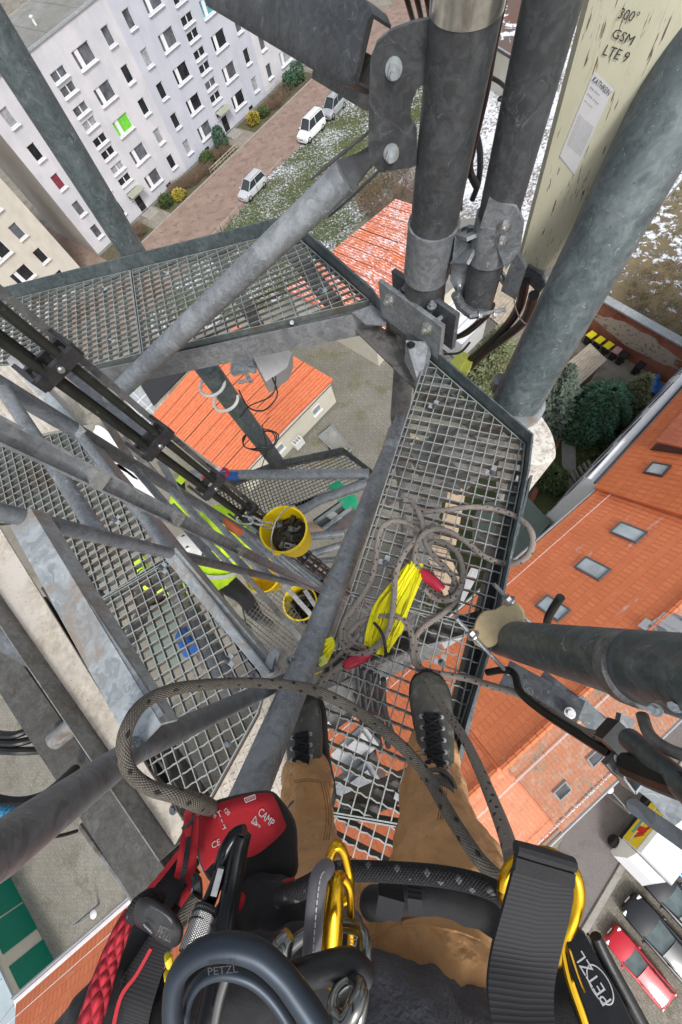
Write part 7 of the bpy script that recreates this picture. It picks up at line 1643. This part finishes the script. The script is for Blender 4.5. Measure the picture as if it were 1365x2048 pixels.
# harness: leg straps and belt pieces (worn)
m = MB(); limb(m, QQ([(745, 1806, .50, 27), (800, 1797, .47, 28), (880, 1797, .455, 27), (960, 1818, .45, 28), (1010, 1850, .45, 30)]), 14); part('leg_loop', remesh(m, .005, 2, .01, .05), 'fabric_black', sharp=None)
m = MB(); m.ribbon([Q(782, 1765, .445), Q(784, 1795, .43), Q(776, 1835, .44)], .030, V((1, 0, 0)), .004); m.ribbon([Q(830, 1770, .43), Q(830, 1795, .42), Q(832, 1825, .425)], .016, V((1, 0, 0)), .005); part('leg_buckle', m, 'webbing_black')
m = MB(); limb(m, QQ([(480, 1850, .52, 60), (560, 1830, .5, 60), (650, 1900, .47, 55), (700, 1960, .44, 50)]), 14); limb(m, QQ([(600, 1960, .42, 75), (480, 2000, .42, 90), (330, 2060, .42, 90)]), 14); part('waist_belt', remesh(m, .006, 3, .02, .05), 'fabric_black', sharp=None)
m = MB(); limb(m, QQ([(250, 1960, .42, 45), (190, 2040, .40, 55), (140, 2120, .40, 60)]), 14); limb(m, QQ([(330, 1850, .46, 38), (255, 1950, .44, 45), (230, 2050, .43, 60)]), 14); part('side_strap', remesh(m, .006, 2, .015, .05), 'fabric_black', sharp=None)
m = MB(); limb(m, QQ([(1050, 1960, .42, 70), (1120, 2040, .38, 90), (1230, 2120, .38, 90)]), 14); part('side_strap', remesh(m, .006, 2, .015, .05), 'fabric_black', sharp=None)
# broad webbing strap
e1, e2 = Q(1038, 1690, .335), Q(1148, 1722, .335)
m = MB(); L0 = [(1038, 1690, .335), (1012, 1790, .325), (985, 1890, .315), (975, 1970, .30), (985, 2060, .285), (1005, 2140, .27)]; R0 = [(1148, 1722, .335), (1142, 1810, .327), (1120, 1905, .318), (1106, 1985, .305), (1110, 2060, .29), (1128, 2140, .275)]
lp_, rp_ = spl([Q(*p) for p in L0], 6), spl([Q(*p) for p in R0], 6); rows = []; dist = 0; ds = [0]
for i in range(1, len(lp_)): ds.append(ds[-1]+(lp_[i]-lp_[i-1]).length)
for i in range(len(lp_)):
    nn = (rp_[i]-lp_[i]).cross(lp_[min(i+1, len(lp_)-1)]-lp_[max(i-1, 0)]).normalized()*.0018; nn = nn if nn.dot(CAM-lp_[i]) > 0 else -nn
    mid_ = (lp_[i]+rp_[i])/2+nn*2.2
    rows.append([lp_[i]+nn, mid_+nn, rp_[i]+nn, rp_[i]-nn, mid_-nn*2, lp_[i]-nn])
m.grid(rows, True, lambda a, b: (b/6, ds[a])); m.face(rows[0]); 
part('webbing_strap', m, 'webbing_black', label='broad ribbed black webbing strap with folded end')
m = MB(); a, b = Q(1034, 1688, .33), Q(1150, 1722, .33); nn = (b-a).cross(lp_[4]-lp_[0]).normalized(); nn = nn if nn.dot(CAM-a) > 0 else -nn; dwn = (lp_[4]-lp_[0]).normalized()
m.tube([a.lerp(b, t)+dwn*.003 for t in (0, .25, .5, .75, 1)], [.0055, .006, .006, .006, .0055], 10); m.beam(a+nn*.003+dwn*.013, b+nn*.003+dwn*.013, .010, .005, nn); part('folded_end', m, 'fabric_black')
# ---- things hanging from the harness
def gear(name, lab, cat, mb, mat, group=None): return solo(name, mb, mat, lab, cat, group)
gear('rope_lanyard', 'thick grey lanyard rope with black flecks looping over the pipe to the harness', 'rope', tubeq([(1010, 1768, .46, 14.7), (960, 1720, .47, 14.4), (900, 1630, .52, 13.2), (850, 1545, .58, 12.1), (790, 1480, .62, 11.4), (710, 1420, .65, 11.0), (620, 1378, .66, 10.7), (520, 1366, .62, 9.7), (430, 1368, .56, 10.6), (350, 1378, .50, 11.9), (290, 1405, .46, 12.8), (257, 1450, .43, 13.7), (247, 1500, .42, 13.7), (262, 1545, .42, 13.1), (300, 1575, .42, 13.1), (350, 1590, .43, 13.4), (398, 1606, .47, 16), (425, 1618, .56, 14), (445, 1640, .68, 11)], 16, 8), 'rope_grey')
gear('black_rope', 'black harness rope with white flecks crossing in front of the trousers', 'rope', tubeq([(560, 1795, .47, 17), (610, 1775, .455, 17), (660, 1748, .445, 17), (710, 1742, .44, 16.5), (800, 1745, .43, 16.5), (880, 1752, .42, 17), (950, 1766, .41, 17.5), (995, 1785, .40, 18), (1020, 1815, .40, 18)], 16, 8), 'rope_black')
# gold carabiners
gc = 'gold carabiners on the harness'
gear('gold_carabiner', 'gold carabiner in the middle, upper thin loop over the black rope', 'carabiner', tubeq([(672, 1692, .41, 10), (660, 1720, .41, 9), (668, 1762, .41, 9), (684, 1800, .40, 9), (700, 1790, .40, 8), (699, 1750, .41, 8), (688, 1705, .41, 9)], 12, 6, True), 'anodised_gold', gc)
gear('gold_carabiner', 'large gold carabiner hanging in the middle beside the grey sleeve', 'carabiner', tubeq([(684, 1755, .36, 9), (672, 1768, .352, 16), (668, 1810, .346, 20), (664, 1870, .341, 22), (660, 1925, .336, 21), (668, 1960, .333, 16), (690, 1965, .335, 10), (700, 1930, .35, 8), (702, 1850, .36, 8), (700, 1780, .36, 8)], 16, 6, True), 'anodised_gold', gc)
gear('gold_carabiner', 'gold carabiner behind the broad black webbing strap', 'carabiner', tubeq([(1005, 1775, .38, 11), (1030, 1725, .38, 11), (1090, 1705, .38, 11), (1140, 1735, .365, 13), (1155, 1775, .36, 14), (1150, 1820, .36, 14), (1130, 1870, .36, 14), (1112, 1920, .365, 12), (1060, 1900, .39, 10), (1020, 1830, .39, 10)], 16, 6, True), 'anodised_gold', gc)
# grey fabric sleeve with white stitching
sp = [(655, 1738, .36, 17), (640, 1752, .345, 18), (632, 1800, .335, 18.5), (627, 1860, .33, 19), (623, 1915, .325, 19), (622, 1950, .32, 18)]
thing('fabric_sleeve', 'grey fabric protector sleeve with a white stitched line', 'sleeve', Q(630, 1850, .33)); m = tubeq(sp, 16, 6); part('sleeve', m, 'fabric_grey')
m = MB(); st_ = spl([Q(u+3, v, z-.0085) for u, v, z, r_ in sp], 12)
for i in range(0, len(st_)-2, 3): m.tube([st_[i], st_[i+1], st_[i+2]], .0005, 5)
part('stitching', m, 'stitch_white')
# dark steel carabiner in the lower middle
thing('steel_carabiner', 'dark steel screw-gate carabiner below the gold one', 'carabiner', Q(690, 1950, .33))
m = tubeq([(560, 1930, .36, 12), (585, 1890, .36, 13), (630, 1860, .36, 12), (690, 1850, .355, 12), (722, 1862, .345, 12), (732, 1895, .335, 13), (728, 1950, .325, 14), (722, 2010, .315, 15), (705, 2060, .31, 16), (640, 2090, .31, 15), (580, 2040, .33, 13)], 14, 6, True); part('frame', m, 'polished_dark')
m = tubeq([(538, 1960, .31, 14), (556, 1925, .31, 21), (566, 1892, .312, 22), (580, 1870, .315, 14)], 18, 5); part('screw_sleeve', m, 'polished_dark')
m = tubeq([(549, 1934, .309, 21.5), (551, 1929, .309, 21.5)], 18, 3); part('seal_ring', m, 'black_rubber')
m = MB()
write(m, 'PETZL', Q(706, 1925, .316), Q(714, 1880, .316)-Q(706, 1925, .316), Q(695, 1920, .316)-Q(706, 1925, .316), .006)
part('engraving', m, 'stitch_white')
m = tubeq([(570, 1960, .31, 22), (640, 1940, .30, 24), (700, 1930, .30, 26), (735, 1955, .30, 22)], 12, 5); gear('gate_guard', 'black rubber keeper strap round the dark steel carabiner', 'strap', m, 'black_rubber')
gear('steel_ring', 'polished steel loop at the bottom below the rubber keeper', 'ring', tubeq([(668, 2030, .275, 15), (690, 2045, .27, 17), (712, 2010, .272, 17), (722, 1975, .28, 14), (700, 1960, .29, 10), (672, 1985, .285, 10)], 14, 6, True), 'polished_dark')
# red shock absorber pouch
bz = .52
top_ = [(385, 1678), (388, 1640), (408, 1612), (440, 1597), (500, 1583), (540, 1580), (562, 1596), (592, 1642), (597, 1700), (596, 1745), (570, 1775), (520, 1792), (470, 1795), (425, 1770), (400, 1730)]
thing('absorber_pouch', 'red and black fabric pouch printed CAMP lying over the left leg', 'pouch', Q(490, 1690, bz+.06))
tpz = [Q(u, v, bz+.030 if u > 570 or v > 1760 else bz+.006) for u, v in top_]; tpz = spl(tpz, 3, True); cb_ = sum(tpz, V((0, 0, 0)))/len(tpz); dn_ = (cb_-CAM).normalized()
tpz = spl([vp(u, v, cb_+dn_*(.03 if (u > 572 or v > 1748) else 0), dn_) for u, v in top_], 3, True); cb_ = vp(490, 1680, cb_, dn_)
m = MB(); m.grid([[cb_+(p-cb_)*.5-dn_*.006 for p in tpz], [cb_+(p-cb_)*.93-dn_*.002 for p in tpz], [p+dn_*.008 for p in tpz], [p+dn_*.04 for p in tpz], [cb_+(p-cb_)*.9+dn_*.10 for p in tpz]], True); m.face([cb_+(p-cb_)*.5-dn_*.006 for p in tpz]); m.face([cb_+(p-cb_)*.9+dn_*.10 for p in tpz][::-1])
part('pouch_body', m, 'fabric_black', sharp=None)
rp = [(392, 1672), (396, 1642), (414, 1618), (450, 1602), (505, 1588), (538, 1586), (550, 1596), (569, 1640), (571, 1658), (540, 1690), (508, 1712), (480, 1716), (450, 1716), (424, 1728), (410, 1742), (402, 1722), (398, 1700)]
pn_ = dn_; pc_ = cb_-dn_*.012
def BP(u, v, l=0): return vp(u, v, pc_-pn_*l, pn_)
rpp = spl([BP(u, v) for u, v in rp], 3, True); m = MB(); c2_ = sum(rpp, V((0, 0, 0)))/len(rpp)
m.grid([[c2_+(p-c2_)*.6-pn_*.0015 for p in rpp], rpp, [p+pn_*.012 for p in rpp]], True); m.face([c2_+(p-c2_)*.6-pn_*.0015 for p in rpp]); rpn = part('red_panel', m, 'fabric_red', sharp=None)
m = MB()
write(m, 'CAMP', BP(515, 1628, .0022), BP(541, 1654, .0022)-BP(515, 1628, .0022), BP(528, 1615, .0022)-BP(516, 1627, .0022), .0095, .027)
write(m, 'safety', BP(505, 1647, .0022), BP(520, 1658, .0022)-BP(505, 1647, .0022), BP(512, 1640, .0022)-BP(505, 1647, .0022), .005, .013)
tri = [BP(512, 1632, .0022), BP(514, 1651, .0022), BP(503, 1645, .0022)]
for a, b in zip(tri, tri[1:]+tri[:1]): m.tube([a, b], .0006, 5)
for a, b in (((437, 1623), (442, 1634)), ((443, 1638), (446, 1645)), ((448, 1648), (451, 1656)), ((434, 1625), (441, 1621)), ((446, 1658), (453, 1655))): m.tube([BP(*a, .0022), BP(*b, .0022)], .0006, 5)
bx_ = [BP(489, 1597, .0022), BP(510, 1589, .0022), BP(512, 1597, .0022), BP(492, 1605, .0022)]
for a, b in zip(bx_, bx_[1:]+bx_[:1]): m.tube([a, b], .0005, 5)
write(m, 'EN355', BP(494, 1602, .0022), BP(508, 1596, .0022)-BP(494, 1602, .0022), BP(492, 1598, .0022)-BP(494, 1602, .0022), .003)
write(m, '120', BP(448, 1622, .0022), BP(456, 1632, .0022)-BP(448, 1622, .0022), BP(454, 1618, .0022)-BP(448, 1622, .0022), .005); write(m, 'm', BP(424, 1632, .0022), BP(430, 1637, .0022)-BP(424, 1632, .0022), BP(430, 1630, .0022)-BP(424, 1632, .0022), .004)
write(m, 'CE', BP(425, 1698, .0022), BP(440, 1690, .0022)-BP(425, 1698, .0022), BP(423, 1690, .0022)-BP(425, 1698, .0022), .007)
part('printing', m, 'stitch_white', rpn)
m = tubeq([(470, 1800, .50, 14), (500, 1805, .50, 16), (560, 1775, .51, 10), (590, 1760, .52, 4)], 10, 5); part('red_edge', m, 'fabric_red')
# large black carabiner with knurled sleeve over the pouch
thing('black_carabiner', 'big scratched black carabiner with knurled sleeve in front of the red pouch', 'carabiner', Q(460, 1780, .38))
m = tubeq([(487, 1668, .40, 17), (478, 1700, .395, 19), (468, 1760, .385, 20), (456, 1820, .372, 21), (446, 1880, .36, 22), (436, 1950, .345, 23), (420, 2030, .33, 24), (400, 2110, .32, 24)], 18, 6); part('spine', m, 'anodised_black')
m = tubeq([(490, 1662, .40, 12), (470, 1672, .40, 14), (450, 1705, .395, 14), (440, 1735, .395, 12)], 14, 6); part('nose', m, 'anodised_black')
m = tubeq([(447, 1728, .395, 12), (428, 1780, .385, 13), (414, 1815, .38, 14)], 14, 5); part('gate', m, 'anodised_black')
m = MB(); a, b = Q(443, 1735, .375), Q(428, 1790, .368); m.beam(a, b, .006, .004, CAM-a); part('gate_slot', m, 'galvanized_dark')
m = tubeq([(416, 1812, .377, 14), (413, 1819, .375, 22), (400, 1856, .364, 24), (382, 1908, .349, 26)], 28, 5); part('knurled_sleeve', m, 'knurled')
for u, v, z_ in ((408.5, 1832, .371), (402, 1850, .366), (414, 1820, .375)): m = tubeq([(u, v-2, z_+.0007, 25), (u-1.5, v+2, z_-.0007, 25)], 28, 3); part('rubber_ring', m, 'black_rubber')
# blue-black ring device at the bottom
thing('descender_ring', 'large blue-black moulded ring at the very bottom of the picture', 'ring', Q(470, 2000, .25))
m = tubeq([(350, 2080, .25, 20), (345, 2010, .25, 19), (356, 1950, .25, 20), (395, 1908, .25, 21), (450, 1893, .25, 22), (510, 1905, .25, 23), (560, 1945, .248, 23), (595, 1990, .245, 24), (640, 2060, .24, 25), (670, 2140, .235, 25)], 18, 6); part('outer_ring', m, 'anodised_blue_black')
m = tubeq([(372, 2090, .262, 11), (372, 2020, .262, 10), (395, 1968, .262, 11), (440, 1945, .262, 12), (495, 1955, .262, 12), (540, 1990, .262, 12), (580, 2050, .26, 12), (600, 2110, .26, 12)], 14, 6); part('inner_ring', m, 'anodised_blue_black')
m = MB(); c_ = Q(420, 1922, .2405); write(m, 'PETZL', Q(418, 1948, .2405), Q(456, 1944, .2405)-Q(418, 1948, .2405), Q(416, 1932, .2405)-Q(418, 1948, .2405), .005); part('mark', m, 'black_plastic')
gear('steel_bar', 'shiny steel bar seen inside the ring at the bottom', 'bar', tubeq([(455, 1950, .30, 9), (440, 2000, .30, 10), (425, 2080, .30, 11)], 12, 4), 'polished_dark')
# black grip block with small window and lettering
thing('rope_grip', 'black moulded rope grip with small ribbed window left of the knurled carabiner', 'rope grip', Q(320, 1845, .4))
pg_ = [(268, 1828), (276, 1800), (300, 1795), (345, 1822), (366, 1852), (362, 1885), (338, 1895), (298, 1868), (272, 1850)]
a_ = spl([Q(u, v, .385) for u, v in pg_], 4, True); c_ = sum(a_, V((0, 0, 0)))/len(a_); dn2 = (c_-CAM).normalized()
m = MB(); m.grid([[c_+(p-c_)*.55-dn2*.010 for p in a_], [c_+(p-c_)*.88-dn2*.007 for p in a_], a_, [p+dn2*.03 for p in a_]], True); m.face([c_+(p-c_)*.55-dn2*.010 for p in a_]); m.face([p+dn2*.03 for p in a_][::-1]); part('housing', m, 'black_plastic', sharp=None)
def GP(u, v): return vp(u, v, c_-dn2*.0112, dn2)
m = MB(); m.prism([GP(286, 1845), GP(296, 1843), GP(306, 1858), GP(304, 1868), GP(290, 1860)], -dn2*.0006); wn_2 = part('window', m, 'steel_dark')
m = MB()
for i in range(4): m.tube([GP(288+i*4, 1848+i*4), GP(292+i*4, 1856+i*3.6)], .0008, 5)
part('ribs', m, 'bare_steel', wn_2)
m = MB(); write(m, 'PETZL', GP(312, 1872), GP(342, 1886)-GP(312, 1872), GP(316, 1860)-GP(312, 1872), .0075, .016); part('lettering', m, 'tar_grey')
gear('rope_tail', 'black rope end above the rope grip', 'rope', tubeq([(262, 1838, .42, 14), (275, 1812, .41, 15), (300, 1796, .41, 15), (320, 1800, .42, 13)], 12, 5), 'rope_black')
# red rope, straps
gear('red_rope', 'thick braided red rope at the lower left', 'rope', tubeq([(262, 1822, .42, 12), (245, 1858, .41, 17), (222, 1915, .40, 20), (205, 1965, .39, 22), (190, 2015, .38, 24), (165, 2090, .37, 25)], 18, 8), 'rope_red')
def strap(lab, L_, R_, mat, nm='strap'):
    l, r_ = spl([Q(*p) for p in L_], 6), spl([Q(*p) for p in R_], 6); m = MB(); ds = [0]
    for i in range(1, len(l)): ds.append(ds[-1]+(l[i]-l[i-1]).length)
    rows = []
    for i in range(len(l)):
        n_ = (r_[i]-l[i]).cross(l[min(i+1, len(l)-1)]-l[max(i-1, 0)]).normalized()*.001; rows.append([l[i]+n_, r_[i]+n_, r_[i]-n_, l[i]-n_])
    m.grid(rows, True, lambda a, b: (b/4, ds[a])); m.face(rows[0]); m.face(rows[-1][::-1]); return gear(nm, lab, 'strap', m, mat, 'red and black elastic straps')
strap('black pleated strap edged red running from the pouch to the rope grip', [(368, 1700, .50), (330, 1745, .48), (290, 1790, .46), (262, 1825, .45)], [(402, 1745, .49), (372, 1775, .47), (345, 1815, .45), (330, 1850, .44)], 'webbing_black')
strap('narrow red border of the strap from the pouch to the rope grip', [(364, 1690, .495), (326, 1740, .475), (286, 1786, .455), (256, 1822, .445)], [(372, 1694, .494), (334, 1744, .474), (294, 1790, .454), (264, 1826, .444)], 'fabric_red')
strap('red strap with black stripes folded beside the pouch', [(372, 1620, .50), (362, 1680, .49), (352, 1740, .48), (335, 1800, .47)], [(398, 1628, .50), (396, 1690, .49), (388, 1760, .475), (370, 1830, .46)], 'fabric_red')
strap('black stripe on the red strap beside the pouch', [(380, 1640, .494), (372, 1690, .484), (362, 1750, .473), (348, 1805, .462)], [(387, 1642, .494), (381, 1692, .484), (372, 1752, .473), (358, 1810, .462)], 'webbing_black')
strap('black pleated strap behind the red one', [(352, 1700, .50), (348, 1740, .49), (335, 1780, .485), (320, 1810, .48)], [(384, 1712, .492), (376, 1750, .482), (364, 1800, .478), (350, 1835, .47)], 'webbing_black')
gear('strap_loop', 'red loop of strap standing up at the left corner of the pouch', 'strap', tubeq([(378, 1668, .49, 7), (376, 1630, .49, 8), (390, 1610, .485, 9), (402, 1625, .485, 7)], 10, 5), 'fabric_red')
strap('red edge line on the black straps at the lower left', [(300, 1895, .40), (272, 1945, .395), (240, 1990, .39), (222, 2060, .385)], [(306, 1897, .40), (277, 1949, .395), (246, 1994, .39), (229, 2064, .385)], 'fabric_red')
strap('wide black pleated strap at the lower left corner', [(300, 1870, .42), (255, 1940, .41), (220, 2000, .40), (200, 2080, .40)], [(345, 1890, .41), (320, 1960, .40), (300, 2030, .39), (290, 2100, .385)], 'webbing_black')
strap('black fabric flap at the lower left beside the orange roof', [(275, 1830, .46), (215, 1920, .46), (150, 2000, .46), (90, 2070, .46)], [(300, 1860, .45), (260, 1950, .44), (230, 2030, .43), (220, 2090, .42)], 'fabric_black')
gear('rope_segment', 'olive grey rope passing under the rope grip', 'rope', tubeq([(395, 1790, .45, 12), (370, 1830, .44, 14), (330, 1900, .42, 13), (305, 1960, .41, 14), (290, 2010, .40, 14)], 12, 6), 'rope_grey')
for i, (u, v) in enumerate(((338, 1920), (337, 1955))): gear('yellow_clip', ['upper', 'lower'][i]+' small yellow clip left of the blue-black ring', 'clip', tubeq([(u-4, v-10, .36, 5), (u, v, .355, 8), (u+2, v+12, .355, 6)], 10, 4), 'yellow_plastic')
gear('white_tag', 'small white label edge between strap and carabiner', 'tag', tubeq([(392, 1770, .47, 6), (384, 1800, .46, 6)], 6, 3), 'label_white')
gear('cord_lock', 'small black cord lock on the strap by the pouch', 'cord lock', tubeq([(388, 1752, .46, 7), (394, 1764, .455, 10), (398, 1782, .455, 8), (402, 1800, .455, 4)], 10, 4), 'black_plastic')
gear('black_lace', 'thin black cord tied across the left corner of the pouch', 'cord', tubeq([(366, 1656, .48, 3), (378, 1650, .475, 3), (392, 1630, .475, 3), (415, 1612, .48, 4)], 8, 5), 'black_plastic')
# adjuster on the right with gold edges
thing('lanyard_adjuster', 'black lanyard adjuster with gold side plates and white oval logo at the lower right', 'lanyard adjuster', Q(1200, 1960, .33))
ad = [(1128, 1862), (1152, 1848), (1168, 1862), (1200, 1920), (1240, 1990), (1290, 2090), (1200, 2110), (1170, 2020), (1140, 1940)]
a_ = [Q(u, v, .335) for u, v in ad]; c_ = sum(a_, V((0, 0, 0)))/len(a_); dn3 = (c_-CAM).normalized(); a_ = [vp(u, v, c_, dn3) for u, v in ad]
m = MB(); m.grid([[c_+(p-c_)*.93-dn3*.004 for p in a_], a_, [p+dn3*.022 for p in a_]], True); m.face([c_+(p-c_)*.93-dn3*.004 for p in a_]); part('side_plate', m, 'black_plastic')
m = MB(); 
for sg, (pp1) in enumerate((((1122, 1870, .36), (1138, 1950, .355), (1165, 2030, .35), (1190, 2110, .345)),)): m = tubeq([(u, v, z, 9) for u, v, z in pp1], 10, 5); part('gold_plate', m, 'anodised_gold')
m = tubeq([(1140, 1900, .332, 2.2), (1160, 1960, .331, 2.2), (1185, 2020, .33, 2.2), (1215, 2100, .33, 2.2)], 8, 5); part('gold_edge', m, 'anodised_gold')
def AP(u, v): return vp(u, v, c_-dn3*.0046, dn3)
m = MB(); oc = AP(1200, 1968); ou = AP(1222, 2008)-oc; ow = AP(1216, 1959)-oc
m.tube([oc+ou*math.cos(q)+ow*math.sin(q) for q in [2*math.pi*i/30 for i in range(30)]], .0005, 6, closed=True)
write(m, 'PETZL', AP(1224, 2000), AP(1184, 1934)-AP(1224, 2000), AP(1208, 2008)-AP(1224, 2000), .0095, .030)
part('logo', m, 'label_white')
m = tubeq([(1192, 1872, .345, 11), (1215, 1920, .34, 12), (1250, 1985, .335, 13), (1290, 2060, .33, 14), (1320, 2120, .33, 14)], 14, 6); part('lever', m, 'black_rubber')
m = tubeq([(1176, 1868, .35, 3), (1205, 1925, .345, 3), (1240, 1995, .34, 3), (1275, 2080, .335, 3)], 8, 5); part('steel_edge', m, 'polished_dark')
